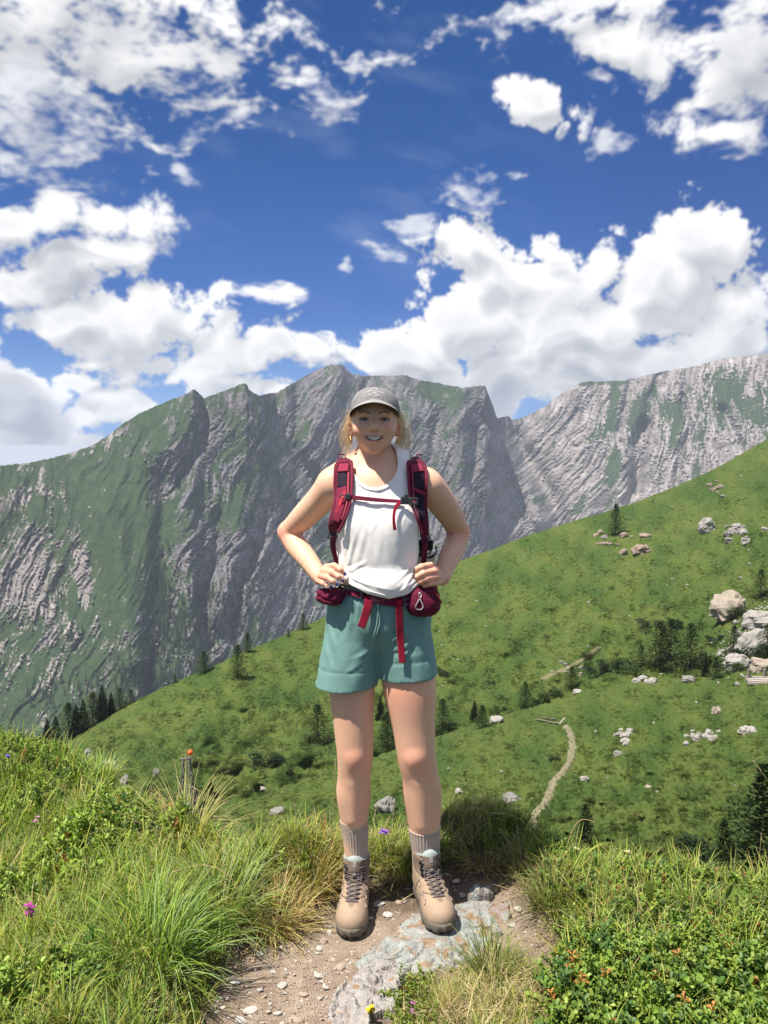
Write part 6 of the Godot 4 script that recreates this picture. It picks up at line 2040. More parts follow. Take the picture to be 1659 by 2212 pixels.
		var cp := []
		for k in 25:
			var a := lerpf(0.22 * PI, 1.78 * PI, k / 24.0)
			cp.append(Vector3(sin(a) * 0.0405, 0.178 + 0.006 * cos(a * 2.0), 0.070 + cos(a) * 0.050))
		cl.tube(cp, [0.0050], 8, Color(0.25, 0.30, 0.30))
		part(boot, "collar", cl.mesh(), M.cloth)
		# laces
		var rows := []
		for k in 8:
			var t := k / 7.0
			var y := lerpf(0.083, 0.168, pow(t, 1.1))
			var z := lerpf(0.205, 0.128, t)
			var w := lerpf(0.0175, 0.030, t)
			var pr := []
			for e in [-1, 1]:
				pr.append((hit.call(Vector3(e * w, y + 0.05, z + 0.055), Vector3(0, -0.67, -0.74)) as Vector3) + Vector3(0, 0.0024, 0.003))
			rows.append(pr)
		var lc := Color(0.15, 0.13, 0.135)
		var lace := func(a: Vector3, b: Vector3, lift: float) -> MB:
			var l := MB.new()
			var path := []
			for k in 9:
				var t := k / 8.0
				path.append(a.lerp(b, t) + Vector3(0, 0.6, 0.8) * (lift * sin(t * PI)))
			l.tube(path, [0.0022], 6, lc)
			return l
		part(boot, "lace", (lace.call(rows[0][0], rows[0][1], 0.004) as MB).mesh(), M.lace)
		for k in 7:
			part(boot, "lace", (lace.call(rows[k][0], rows[k + 1][1], 0.0085 + 0.003 * maxi(0, k - 3)) as MB).mesh(), M.lace)
			part(boot, "lace", (lace.call(rows[k][1], rows[k + 1][0], 0.0065 + 0.003 * maxi(0, k - 3)) as MB).mesh(), M.lace)
		for k in 8:
			for e in 2:
				var hb := MB.new()
				if k < 5: hb.ball(rows[k][e] - Vector3(0, 0.001, 0.0012), Vector3(0.0045, 0.0035, 0.0035), Basis.IDENTITY, 6, 8, Color(0.25, 0.19, 0.15))
				else: hb.box(rows[k][e] + Vector3((e * 2 - 1) * 0.004, 0, -0.002), Vector3(0.0050, 0.0042, 0.0045), Basis.IDENTITY, 0.0015, Color(0.015, 0.015, 0.017))
				part(boot, "eyelet" if k < 5 else "hook", hb.mesh(k < 5), M.plastic)
		# bow: two loops and two ends hanging over the front
		var kn := Vector3(0, rows[6][0].y + 0.002, 0.135)
		var kb := MB.new()
		kb.ball(kn, Vector3(0.008, 0.007, 0.006), Basis.IDENTITY, 8, 10, lc)
		part(boot, "lace_knot", kb.mesh(), M.lace)
		for e in [-1, 1]:
			for loop in 2:
				var l := MB.new()
				var down: float = 0.062 + 0.010 * e * s if loop == 0 else 0.088 - 0.010 * e
				var pts := []
				for k in 13:
					var t := k / 12.0
					var sp: float = e * (0.020 if loop == 0 else 0.027) * sin(minf(t * 1.4, 1.0) * PI * 0.5)
					var fall: float = down * (sin(t * PI) if loop == 0 else t)
					var q := kn + Vector3(sp + (e * 0.010 * (t - 0.5) if loop == 0 else 0.0), 0, 0)
					var y: float = q.y - fall * 0.72
					var zz := 0.0
					var surf: Vector3 = hit.call(Vector3(q.x, y + 0.035, 0.26), Vector3(0, -0.12, -1.0).normalized())
					zz = maxf(surf.z + 0.005 + 0.003 * loop, kn.z - 0.002)
					pts.append(Vector3(q.x, y, zz))
				l.tube(pts, [0.0028], 6, Color(0.17, 0.15, 0.15))
				part(boot, "lace_loop" if loop == 0 else "lace_end", l.mesh(), M.lace)
		# cut-out windows along the sides and a tab on the tongue
		for e in [-1, 1]:
			for k in 3:
				var z: float = [0.198, 0.160, 0.122][k]
				var y: float = [0.060, 0.068, 0.078][k]
				var c: Vector3 = hit.call(Vector3(e * 0.09, y + 0.03, z + 0.02), Vector3(-e, -0.35, -0.2).normalized())
				var nn := slope(f, c)
				var ux := Vector3(0, 0.5, -0.6).normalized()
				ux = (ux - nn * ux.dot(nn)).normalized()
				var wb := MB.new()
				wb.box(c + nn * 0.0006, Vector3(0.0088, 0.0035, 0.0022), Basis(ux, nn.cross(ux), nn), 0.0012, Color(0.17, 0.135, 0.125))
				part(boot, "side_window", wb.mesh(false), M.cloth)
				var wb2 := MB.new()
				wb2.box(c + nn * 0.0016, Vector3(0.0056, 0.0014, 0.0020), Basis(ux, nn.cross(ux), nn), 0.0008, Color(0.50, 0.40, 0.35))
				part(boot, "side_window_trim", wb2.mesh(false), M.cloth)
		var tab := MB.new()
		tab.box(Vector3(0, 0.170, 0.1280), Vector3(0.006, 0.009, 0.0025), Basis(Vector3.RIGHT, -0.2), 0.0012, Color(0.30, 0.27, 0.26))
		part(boot, "tongue_tab", tab.mesh(false), M.cloth)

# ---------- the rucksack she wears ----------
const MAROON := Color(0.118, 0.012, 0.034)
const CRIMSON := Color(0.24, 0.010, 0.034)

func worn(f: Field, l: Array, r: Array, per: int, thick: float, off: float, col: Color, crown_h := 0.0, lead: Array = []) -> MB:     # a strap whose two edges are given on the sheet, laid on what is worn below
	var lv := []
	var rv := []
	for q in l: lv.append(Vector2(q[0], q[1]))
	for q in r: rv.append(Vector2(q[0], q[1]))
	var lc := curve(lv, per)
	var rc := curve(rv, per)
	var mid := []; var side := []; var up := []; var wid := []
	for i in lc.size():
		var m: Vector2 = (lc[i] + rc[i]) * 0.5
		var g := onto(f, m.x, m.y, off)
		var a: Vector3 = onto(f, lc[i].x, lc[i].y, off)[0]
		var b: Vector3 = onto(f, rc[i].x, rc[i].y, off)[0]
		var sd := (b - a)
		var z := at_z(lc[i].x, lc[i].y, -g[0].z).distance_to(at_z(rc[i].x, rc[i].y, -g[0].z))
		if sd.length() > z * 1.35 or sd.length() < z * 0.8: sd = (at_z(rc[i].x, rc[i].y, -g[0].z) - at_z(lc[i].x, lc[i].y, -g[0].z)).normalized() * z + Vector3(0, 0, clampf(sd.z, -z * 0.5, z * 0.5))
		mid.append(g[0]); side.append(sd.normalized()); up.append(g[1]); wid.append(sd.length())
	for k in 2:                                        # even out the bends
		var m2 := mid.duplicate()
		for i in range(1, mid.size() - 1): m2[i] = (mid[i - 1] + mid[i] * 2.0 + mid[i + 1]) * 0.25
		mid = m2
	for i in mid.size():
		var t: Vector3 = (mid[mini(i + 1, mid.size() - 1)] - mid[maxi(i - 1, 0)]).normalized()
		side[i] = (side[i] - t * side[i].dot(t)).normalized()
		var u: Vector3 = side[i].cross(t)
		up[i] = u if u.dot(up[i]) > 0 else -u
	for q in lead:                                     # where it goes on over the shoulder
		mid.push_front(q); side.push_front(side[0]); up.push_front((up[0] + Vector3(0, 0.1, -0.75)).normalized()); wid.push_front(wid[0])
	var mb := MB.new()
	# band() wants side x travel = up
	var t0: Vector3 = mid[1] - mid[0]
	if side[0].cross(t0).dot(up[0]) < 0:
		for i in side.size(): side[i] = -side[i]
	mb.band(mid, side, up, wid, thick, col, crown_h)
	return mb

func loop_frame(at: Vector3, right: Vector3, upv: Vector3, w: float, h: float, bar: float, mid_bar := true) -> MB:   # a ladder buckle
	var b := Basis(right.normalized(), upv.normalized(), right.cross(upv).normalized()).orthonormalized()
	var mb := MB.new()
	for s in [-1, 1]:
		mb.box(at + b.x * (s * (w - bar) * 0.5), Vector3(bar * 0.5, h * 0.5, bar * 0.55), b, bar * 0.2, Color(0.055, 0.058, 0.068))
		mb.box(at + b.y * (s * (h - bar) * 0.5), Vector3(w * 0.5 - bar * 0.9, bar * 0.5, bar * 0.5), b, bar * 0.2, Color(0.055, 0.058, 0.068))
	if mid_bar: mb.box(at + b.z * bar * 0.2, Vector3(w * 0.5 - bar * 0.9, bar * 0.45, bar * 0.45), b, bar * 0.2, Color(0.055, 0.058, 0.068))
	return mb

func make_backpack() -> void:
	var at := Vector3(-0.015, 1.02, -2.62)
	var bag := thing("backpack", "maroon hiking rucksack worn by the hiker, its straps and hip belt fastened in front", "backpack", at)
	var bf := Field.new()
	bf.box(P(818, 1150, -0.185), Vector3(0.125, 0.235, 0.065), 0.055, 0.03)
	bf.box(P(818, 1215, -0.215), Vector3(0.10, 0.13, 0.05), 0.045, 0.03)
	var bn := noise(61, 14.0, 3)
	var bb := MB.new()
	net(bf, Vector3(-0.22, 0.85, -2.9), Vector3(0.2, 1.6, -2.5), 0.010, bb, func(p, d): return d + 0.003 * bn.get_noise_3dv(p), func(_p): return MAROON * 0.9)
	wpart(bag, "pack_body", bb.mesh(), M.pack)
	var pk := MB.new()
	var pf := Field.new()
	pf.cap(P(917, 1224, -0.15), 0.043, P(917, 1300, -0.15), 0.046, 0.02)
	net(pf, Vector3(0.05, 0.95, -2.7), Vector3(0.24, 1.25, -2.5), 0.006, pk, func(p, d): return maxf(d, p.y - P(917, 1219, -0.15).y), func(_p): return Color(0.20, 0.025, 0.035))
	wpart(bag, "side_pocket", pk.mesh(), M.pack)
	# shoulder straps
	for s in [-1, 1]:
		var l: Array; var r: Array
		if s < 0:
			l = [[727, 1005], [722, 1017], [721, 1045], [722, 1076], [718, 1100], [712, 1126], [710, 1142], [716, 1158]]
			r = [[760, 996], [762, 1001], [762.5, 1035], [760, 1076], [755, 1098], [747, 1120], [738, 1140], [732, 1150]]
		else:
			l = [[881, 996], [879, 1001], [881, 1035], [884, 1076], [891, 1098], [899, 1120], [906, 1140], [911, 1153]]
			r = [[914, 1005], [922, 1017], [922.5, 1045], [922, 1076], [922.5, 1100], [924, 1126], [925, 1144], [922, 1160]]
		var lead := [P(818 + s * 72, 1001, -0.055) + Vector3(0, 0.010, 0), P(818 + s * 68, 1012, -0.125), P(818 + s * 64, 1045, -0.155)]
		var st := wpart(bag, "shoulder_strap", worn(TF, l, r, 4, 0.011, 0.009, MAROON, 0.002, lead).mesh(), M.pack)
		# its lighter bound edges
		for e in 2:
			var ed: Array = l if e == 0 else r
			var path := []
			var lv := []
			for q in ed.slice(0 if e == 0 else 0): lv.append(Vector2(q[0] + (1.6 if e == 0 else -1.6), q[1]))
			for q in curve(lv, 4): path.append(onto(TF, q.x, q.y, 0.018)[0])
			for k in 2:
				var p2 := path.duplicate()
				for i in range(1, path.size() - 1): p2[i] = (path[i - 1] + path[i] * 2.0 + path[i + 1]) * 0.25
				path = p2
			var pb := MB.new()
			pb.tube(path, [0.0042], 7, Color(0.20, 0.022, 0.052))
			wpart(st, "piping", pb.mesh(), M.pack)
		# dark mesh panel, maroon lower panel, webbing, top cover
		var c := func(t: float, y: float) -> Array:        # across the strap at t
			var a := 0.0; var b := 0.0
			var la := []; var ra := []
			for q in l: la.append(Vector2(q[1], q[0]))
			for q in r: ra.append(Vector2(q[1], q[0]))
			return [lerpf(table(la, y), table(ra, y), t), y]
		var pan := func(t0: float, t1: float, ys: Array, off: float, col: Color, thick := 0.002) -> ArrayMesh:
			var a := []; var b := []
			for y in ys:
				a.append(c.call(t0, y)); b.append(c.call(t1, y))
			return worn(TF, a, b, 4, thick, 0.0205 + off, col).mesh()
		var dark := Color(0.035, 0.026, 0.042)
		if s < 0:
			wpart(st, "mesh_panel", pan.call(0.20, 0.66, [1022, 1036, 1052], 0.0, dark), M.mesh_cloth)
			wpart(st, "printed_panel", pan.call(0.17, 0.68, [1053, 1070, 1090, 1108, 1126], 0.0004, Color(0.20, 0.02, 0.055)), M.pack)
			wpart(st, "webbing", pan.call(0.72, 0.82, [1020, 1045, 1076, 1100, 1122], 0.0012, Color(0.33, 0.06, 0.10)), M.pack)
		else:
			wpart(st, "mesh_panel", pan.call(0.32, 0.84, [1020, 1036, 1056], 0.0, dark), M.mesh_cloth)
			wpart(st, "mesh_panel", pan.call(0.36, 0.84, [1062, 1080, 1100, 1112, 1122], 0.0, dark * 0.85), M.mesh_cloth)
			wpart(st, "cross_tape", worn(TF, [[892.5, 1052], [908, 1059], [919, 1065]], [[892, 1058], [907, 1066], [919, 1071]], 4, 0.0018, 0.0225, Color(0.27, 0.03, 0.07)).mesh(), M.pack)
			wpart(st, "webbing", pan.call(0.20, 0.30, [1020, 1045, 1076, 1100, 1122], 0.0012, Color(0.22, 0.045, 0.075)), M.pack)
		wpart(st, "strap_cover", pan.call(0.18 if s < 0 else 0.20, 0.78 if s < 0 else 0.86, [1003, 1009, 1014, 1019], 0.0015, Color(0.30, 0.04, 0.08), 0.004), M.pack)
		var lb := MB.new()
		var lp := P(818 + s * (77 if s < 0 else 84), 1000 if s < 0 else 1001, -0.02) + Vector3(0, 0.024, 0)
		lb.band([lp + Vector3(s * 0.016, -0.010, -0.01), lp + Vector3(s * 0.012, 0.004, 0.0), lp + Vector3(-s * 0.004, 0.003, 0.006), lp + Vector3(-s * 0.012, -0.010, 0.008)], [Vector3(0, 0.2, 1).normalized(), Vector3(0, 0.2, 1).normalized(), Vector3(0, 0.2, 1).normalized(), Vector3(0, 0.2, 1).normalized()], [Vector3(s, 1, 0).normalized(), Vector3(0, 1, 0), Vector3(0, 1, 0), Vector3(-s, 1, 0).normalized()], [0.018, 0.018, 0.018, 0.018], 0.0015, Color(0.36, 0.05, 0.09))
		wpart(st, "grab_loop", lb.mesh(), M.pack)
		# ladder buckle at the strap's end and the webbing below it
		var bx := 719.0 if s < 0 else 918.0
		var g := onto(TF, bx + (3.0 if s < 0 else -3.0), 1156, 0.016)
		g[0] = at_z(bx, 1156, -g[0].z)
		var rt := Vector3(1, -0.45 * -s * -1.0, 0).normalized() if s < 0 else Vector3(1, 0.25, 0)
		wpart(st, "ladder_buckle", loop_frame(g[0], Vector3(1, -0.35, 0) if s < 0 else Vector3(1, 0.2, 0), Vector3(0.35, 1, 0) if s < 0 else Vector3(-0.2, 1, 0), 0.030, 0.030, 0.0062).mesh(false), M.plastic)
		var low: Array = [at_z(bx, 1160, -g[0].z - 0.006), at_z(720 if s < 0 else 918, 1185, 2.45 - 0.035), at_z(727 if s < 0 else 915, 1215, 2.45 - 0.02), at_z(731 if s < 0 else 912, 1250, 2.45 - 0.01)]
		var wv := []
		var sd := []
		var uv := []
		low = curve(low, 4)
		for k in low.size():
			wv.append(lerpf(0.021, 0.017, float(k) / low.size()))
			sd.append(Vector3(-1, 0, 0.5 * s).normalized()); uv.append(Vector3(0.5 * s, 0, 1).normalized())
		var wb := MB.new()
		wb.band(low, sd, uv, wv, 0.0018, MAROON * 0.85)
		wpart(st, "lower_webbing", wb.mesh(), M.pack)
	# the printing up her right strap
	var pr := MB.new()
	var red := Color(0.62, 0.055, 0.075)
	var word := "GREGORY"
	for k in 7:
		var t := k / 6.0
		var x := lerpf(731.5, 742.5, pow(t, 1.25)) + 3.0
		var y := lerpf(1089.5, 1062.0, t)
		var g := onto(TF, x, y, 0.0238)
		var adv := (at_z(743.5, 1060, 2.4) - at_z(733.5, 1092, 2.4)).normalized()
		var nn: Vector3 = g[1]
		adv = (adv - nn * adv.dot(nn)).normalized()
		var tm := TextMesh.new()
		var sf := SystemFont.new()
		sf.font_names = PackedStringArray(["Droid Sans"])
		sf.font_weight = 700
		tm.font = sf
		tm.text = word[k]
		tm.font_size = 16
		tm.pixel_size = 0.0112 / 12.0
		tm.depth = 0.0008
		pr.add(tm, Transform3D(Basis(adv, nn.cross(adv), nn), g[0]), red)
	for k in 4:                                        # its mark: a peak of slanted bars
		var g := onto(TF, 727.5, 1101, 0.0238)
		var nn: Vector3 = g[1]
		var adv := (at_z(742, 1060, 2.4) - at_z(729, 1092, 2.4)).normalized()
		adv = (adv - nn * adv.dot(nn)).normalized()
		var upv := nn.cross(adv)
		var c0: Vector3 = g[0] + upv * ((k - 1.5) * 0.0038) - adv * 0.003 + adv * (0.004 - absf(k - 1.5) * 0.0028)
		pr.box(c0, Vector3(0.0085 - absf(k - 1.5) * 0.0022, 0.0010, 0.0006), Basis(adv, upv, nn) * Basis(Vector3.BACK, 0.3 if k < 2 else -0.3), 0.0002, red)
	wpart(bag, "printed_lettering", pr.mesh(false), M.cloth, "coral lettering and peak mark up her right strap")
	# chest strap
	var cs := wpart(bag, "chest_strap", worn(TF, [[757, 1069], [790, 1073], [830, 1077], [868, 1079.5]], [[757, 1079], [790, 1082], [830, 1085.5], [868, 1086.5]], 5, 0.0022, 0.016, MAROON * 1.05).mesh(), M.pack)
	var gb := onto(TF, 884, 1082, 0.026)
	var fr := Basis(Vector3(1, -0.07, -0.22).normalized(), Vector3(0.07, 1, 0).normalized(), Vector3(0.22, 0, 1).normalized()).orthonormalized()
	var kb := MB.new()
	kb.box(gb[0] + fr * Vector3(-0.016, 0, 0), Vector3(0.0115, 0.0118, 0.0045), fr, 0.0018, Color(0.05, 0.052, 0.058))
	kb.box(gb[0] + fr * Vector3(0.003, 0, 0), Vector3(0.0085, 0.0095, 0.0040), fr, 0.002, Color(0.06, 0.062, 0.07))
	kb.box(gb[0] + fr * Vector3(0.013, 0.0085, 0), Vector3(0.010, 0.0030, 0.0040), fr, 0.0012, Color(0.05, 0.052, 0.06))
	kb.box(gb[0] + fr * Vector3(0.013, -0.0085, 0), Vector3(0.010, 0.0030, 0.0040), fr, 0.0012, Color(0.05, 0.052, 0.06))
	kb.box(gb[0] + fr * Vector3(0.0235, 0, 0), Vector3(0.0030, 0.0115, 0.0042), fr, 0.0012, Color(0.05, 0.052, 0.06))
	kb.box(gb[0] + fr * Vector3(-0.0115, 0.0150, 0.0), Vector3(0.0055, 0.0048, 0.0042), fr, 0.0012, Color(0.05, 0.052, 0.058))
	wpart(cs, "buckle", kb.mesh(false), M.plastic)
	var hk := onto(TF, 752, 1072.5, 0.027)
	var hb := MB.new()
	hb.box(hk[0], Vector3(0.0075, 0.0095, 0.0045), Basis(Vector3.BACK, -0.1), 0.0018, Color(0.05, 0.052, 0.06))
	var rg := []
	for k in 13: rg.append(hk[0] + Vector3(-0.0175 + cos(TAU * k / 12) * 0.0095, 0.001 + sin(TAU * k / 12) * 0.0055, 0.001))
	hb.tube(rg, [0.0021], 6, Color(0.06, 0.062, 0.07))
	wpart(cs, "hook", hb.mesh(false), M.plastic)
	wpart(cs, "strap_end", worn(TF, [[862, 1081], [854, 1090], [848.5, 1105], [847.5, 1125], [849.5, 1146]], [[869, 1087], [861, 1094], [855, 1106], [853.5, 1124], [857, 1144.5]], 5, 0.0016, 0.020, CRIMSON).mesh(), M.pack)
	# hip belt
	var hbt := wpart(bag, "hip_belt", worn(CF, [[733, 1266], [745, 1271], [780, 1279.5], [830, 1290], [876, 1287], [900, 1280]], [[733, 1280], [745, 1283], [777, 1292], [810, 1299.5], [848, 1301], [878, 1299], [902, 1294]].slice(0, 6), 5, 0.0024, 0.007, MAROON * 1.15).mesh(), M.pack)
	wpart(hbt, "belt_end", worn(CF, [[790, 1284], [788, 1298], [783, 1320], [772, 1353]], [[806, 1295], [804, 1308], [799, 1328], [788.5, 1358]], 6, 0.0018, 0.013, CRIMSON).mesh(), M.pack)
	wpart(hbt, "belt_end", worn(CF, [[853, 1297], [854.5, 1320], [856, 1361], [861.5, 1432]], [[869, 1295], [870, 1320], [871.5, 1361], [876, 1431]], 7, 0.0018, 0.013, CRIMSON).mesh(), M.pack)
	for q in [[736, 1274.5, 0.028, 0.038], [881, 1294, 0.032, 0.038]]:
		var g := onto(CF, q[0], q[1], 0.013)
		var nn: Vector3 = g[1]
		var rt := Vector3(nn.z, -0.35 * (1.0 if q[0] < 800 else -0.3), -nn.x).normalized()
		wpart(hbt, "ladder_buckle", loop_frame(g[0], rt, nn.cross(rt), q[2], q[3], 0.0062).mesh(false), M.plastic)
	var gc := onto(CF, 815, 1296, 0.012)
	var cb := MB.new()
	cb.box(gc[0], Vector3(0.022, 0.010, 0.005), Basis(Vector3.BACK, -0.12), 0.002, Color(0.16, 0.02, 0.04))
	cb.box(gc[0] + Vector3(0.0, 0.0, 0.003), Vector3(0.012, 0.0065, 0.005), Basis(Vector3.BACK, -0.12), 0.002, Color(0.06, 0.02, 0.03))
	wpart(hbt, "buckle", cb.mesh(false), M.plastic)
	var kp := onto(CF, 781, 1285, 0.011)
	var kpm := MB.new()
	kpm.box(kp[0], Vector3(0.0036, 0.0125, 0.0026), Basis(Vector3.BACK, -0.2), 0.001, Color(0.08, 0.085, 0.10))
	wpart(hbt, "belt_keeper", kpm.mesh(false), M.plastic)
	# hip pouches
	for s in [-1, 1]:
		var f := Field.new()
		var c := P(712, 1286, 0.045) if s < 0 else P(913, 1297, 0.062)
		var turn := Basis(Vector3.UP, -0.85) if s < 0 else Basis(Vector3.UP, 0.42)
		if s < 0:
			f.box(c, Vector3(0.046, 0.022, 0.030), 0.019, 0.01, turn * Basis(Vector3.BACK, 0.12))
			f.ell(c + Vector3(0.01, -0.004, 0.01), Vector3(0.044, 0.022, 0.034), 0.02, turn)
		else:
			f.box(c, Vector3(0.052, 0.044, 0.034), 0.030, 0.01, turn * Basis(Vector3.BACK, -0.06))
			f.ell(c + Vector3(0.004, -0.010, 0.004), Vector3(0.052, 0.038, 0.040), 0.02, turn)
		var pn := noise(63 + s, 1.0, 3)
		var pb := MB.new()
		net(f, c - Vector3.ONE * 0.09, c + Vector3.ONE * 0.09, 0.0042, pb, func(p, d):
			var q: Vector3 = turn.inverse() * (p - c)
			var e: float = d + 0.0022 * pn.get_noise_3d(q.x * 30.0, q.y * 60.0, q.z * 30.0) * (2.2 if s < 0 else 1.0)
			if s < 0: e += 0.005 * exp(-pow((q.y + 0.004 + 0.15 * q.x) / 0.0045, 2.0))
			else: e += 0.0018 * exp(-pow((q.y - 0.016 + 0.1 * q.x) / 0.0022, 2.0))
			return e, func(_p): return MAROON * 0.95)
		var po := wpart(bag, "hip_pouch", pb.mesh(), M.mesh_cloth2)
		# zip pull: a little metal slider and a cord loop
		var zb := MB.new()
		var pts := []
		if s > 0:
			for q in [[907, 1293], [904, 1298], [898.5, 1308], [897.5, 1313], [901, 1317], [910, 1317], [914, 1312], [913, 1306], [909, 1298], [907, 1293]]: pts.append(onto(f, q[0], q[1], 0.004)[0])
		else:
			for q in [[701, 1258], [698, 1264], [699, 1268], [704, 1270], [710, 1268.5], [713, 1263], [709, 1257.5], [703, 1256], [701, 1258]]: pts.append(P(q[0], q[1], 0.102))
		zb.tube(pts, [0.0022 if s > 0 else 0.0019], 6, Color(0.30, 0.28, 0.29))
		wpart(po, "zip_pull", zb.mesh(), M.plastic)
		if s > 0:
			var zs := MB.new()
			var sp := []
			for q in [[906, 1280], [904.5, 1286], [905.5, 1290.5], [909, 1290], [910, 1286], [908.5, 1281], [906, 1280]]: sp.append(onto(f, q[0], q[1], 0.004)[0])
			zs.tube(sp, [0.0015], 6, Color(0.6, 0.6, 0.6))
			wpart(po, "zip_slider", zs.mesh(), M.metal)
			wpart(po, "pouch_tape", worn(f, [[938, 1277], [946, 1290], [952, 1303]], [[940, 1276], [948.5, 1289], [955, 1301]], 4, 0.0015, 0.004, Color(0.30, 0.03, 0.04)).mesh(), M.pack)
	# the bottle in the side pocket
	var bo := P(918, 1300, -0.15)
	var bt := thing("water_bottle", "cream bottle with black loop cap in the rucksack's side pocket", "bottle", bo)
	var zz := -0.15
	var y0 := 0.0
	var ys := func(y: float) -> float: return P(918, y, zz).y - bo.y
	var prof := [[0.0, -0.02], [0.034, -0.02], [0.036, -0.016], [0.036, (ys.call(1204) as float)], [0.0345, (ys.call(1200) as float)], [0.029, (ys.call(1197) as float)], [0.024, (ys.call(1196) as float)], [0.024, (ys.call(1188) as float)], [0.0, (ys.call(1188) as float)]]
	var lathe := func(pf2: Array, col: Color) -> ArrayMesh:
		var mb := MB.new()
		mb.grid(pf2.size(), 40, func(r, q): return [Vector3(cos(TAU * q / 40) * pf2[r][0], pf2[r][1], -sin(TAU * q / 40) * pf2[r][0]), col], true)
		return mb.mesh()
	part(bt, "bottle_body", lathe.call(prof, Color(0.72, 0.69, 0.62)), M.gloss)
	part(bt, "bottle_neck", lathe.call([[0.0245, (ys.call(1196) as float)], [0.0245, (ys.call(1185) as float)], [0.0, (ys.call(1185) as float)]], Color(0.6, 0.55, 0.45)), M.metal)
	part(bt, "bottle_cap", lathe.call([[0.0, (ys.call(1186) as float)], [0.0268, (ys.call(1186) as float)], [0.0275, (ys.call(1184) as float)], [0.0275, (ys.call(1168) as float)], [0.0255, (ys.call(1166) as float)], [0.0, (ys.call(1165.5) as float)]], Color(0.02, 0.02, 0.024)), M.plastic)
	var lp := []
	var ls := []; var lu := []; var lw := []
	for k in 21:
		var a := lerpf(-0.5, PI + 0.5, k / 20.0)
		lp.append(Vector3(0.004 + cos(a) * 0.034, (ys.call(1183) as float) - 0.030 * maxf(0.0, sin(a)), 0.012 + 0.022 * sin(a)))
		lu.append(Vector3(cos(a), -0.5 * sin(a), 0.5 * sin(a) + 0.2).normalized()); lw.append(0.011)
	for k in 21:
		var t: Vector3 = (lp[mini(k + 1, 20)] - lp[maxi(k - 1, 0)]).normalized()
		ls.append(t.cross(lu[k]).normalized())
	var lb := MB.new()
	lb.band(lp, ls, lu, lw, 0.002, Color(0.015, 0.015, 0.018))
	part(bt, "cap_loop", lb.mesh(), M.plastic)

# ---------- what grows on the knoll ----------
func blade(mb: MB, at: Vector3, dir: float, lean: float, bend: float, len: float, w: float, c0: Color, c1: Color, segs := 5) -> void:
	var o := Vector3(cos(dir), 0, sin(dir))
	var s := Vector3(-sin(dir), 0, cos(dir))
	var p := at
	var an := lean
	var last := [-1, -1]
	for k in segs + 1:
		var t := float(k) / segs
		var ww := w * 0.5 * (1.0 - pow(t, 2.2)) * (0.75 + 0.6 * t * (1.0 - t) * 2.0) + 0.00012
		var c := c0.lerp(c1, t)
		var a := mb.p(p - s * ww, c)
		var b := mb.p(p + s * ww, c)
		if k > 0: mb.quad(last[0], last[1], b, a)
		last = [a, b]
		p += (o * sin(an) + Vector3.UP * cos(an)) * (len / segs)
		an = minf(an + bend / segs * (0.6 + t), 2.7)

func tuft(sd: int, count: int, len0: float, len1: float, w: float, spread: float, lean: float, bend: float, pal: Array, segs := 5) -> ArrayMesh:
	var lr := RandomNumberGenerator.new()
	lr.seed = sd
	var mb := MB.new()
	for k in count:
		var dir := lr.randf() * TAU
		var r := spread * sqrt(lr.randf())
		var c: Color = pal[lr.randi() % pal.size()]
		var b := lr.randf_range(0.75, 1.25)
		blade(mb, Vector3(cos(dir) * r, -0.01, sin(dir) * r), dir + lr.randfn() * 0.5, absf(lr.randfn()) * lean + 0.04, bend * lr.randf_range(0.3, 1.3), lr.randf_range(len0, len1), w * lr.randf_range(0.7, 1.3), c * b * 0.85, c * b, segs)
	return mb.mesh()

func leaf(mb: MB, at: Vector3, out: Vector3, up: Vector3, len: float, w: float, c: Color, fold := 0.25) -> void:
	var s := out.cross(up).normalized()
	var n := s.cross(out).normalized()
	var b := mb.p(at, c * 0.9)
	var m := mb.p(at + out * len * 0.55 - n * len * 0.03, c * 1.08)
	var t := mb.p(at + out * len - n * len * 0.10, c)
	var l1 := mb.p(at + out * len * 0.42 + s * w * 0.42 + n * w * fold, c)
	var l2 := mb.p(at + out * len * 0.78 + s * w * 0.46 + n * w * fold, c)
	var r1 := mb.p(at + out * len * 0.42 - s * w * 0.42 + n * w * fold, c)
	var r2 := mb.p(at + out * len * 0.78 - s * w * 0.46 + n * w * fold, c)
	mb.tri(b, l1, m); mb.tri(l1, l2, m); mb.tri(l2, t, m)
	mb.tri(b, m, r1); mb.tri(r1, m, r2); mb.tri(r2, m, t)

func sprig(sd: int, h: float, leaves: int, len: float, w: float, open: float) -> ArrayMesh:
	var lr := RandomNumberGenerator.new()
	lr.seed = sd
	var mb := MB.new()
	var bend := Vector3(lr.randf_range(-0.4, 0.4), 0, lr.randf_range(-0.4, 0.4))
	var pts := []
	for k in 5:
		var t := k / 4.0
		pts.append(bend * h * t * t + Vector3(0, h * t - 0.01, 0))
	mb.tube(pts, [0.0011, 0.0010, 0.0009, 0.0008, 0.0006], 4, Color(1.1, 0.62, 0.9))
	for k in leaves:
		var t := lerpf(0.22, 1.0, pow(float(k) / (leaves - 1), 0.8))
		var p := bend * h * t * t + Vector3(0, h * t - 0.01, 0)
		var a := k * 2.4 + lr.randf() * 0.5
		var rise := lerpf(open * 0.5, open * 1.6, t) + lr.randfn() * 0.15
		var out := Vector3(cos(a) * cos(rise), sin(rise), sin(a) * cos(rise)).normalized()
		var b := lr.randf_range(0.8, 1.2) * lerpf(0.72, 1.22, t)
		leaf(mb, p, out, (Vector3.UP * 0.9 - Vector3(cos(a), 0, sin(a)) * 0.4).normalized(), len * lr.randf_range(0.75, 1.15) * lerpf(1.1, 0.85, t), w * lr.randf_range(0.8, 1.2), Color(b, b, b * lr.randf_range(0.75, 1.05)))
	return mb.mesh()

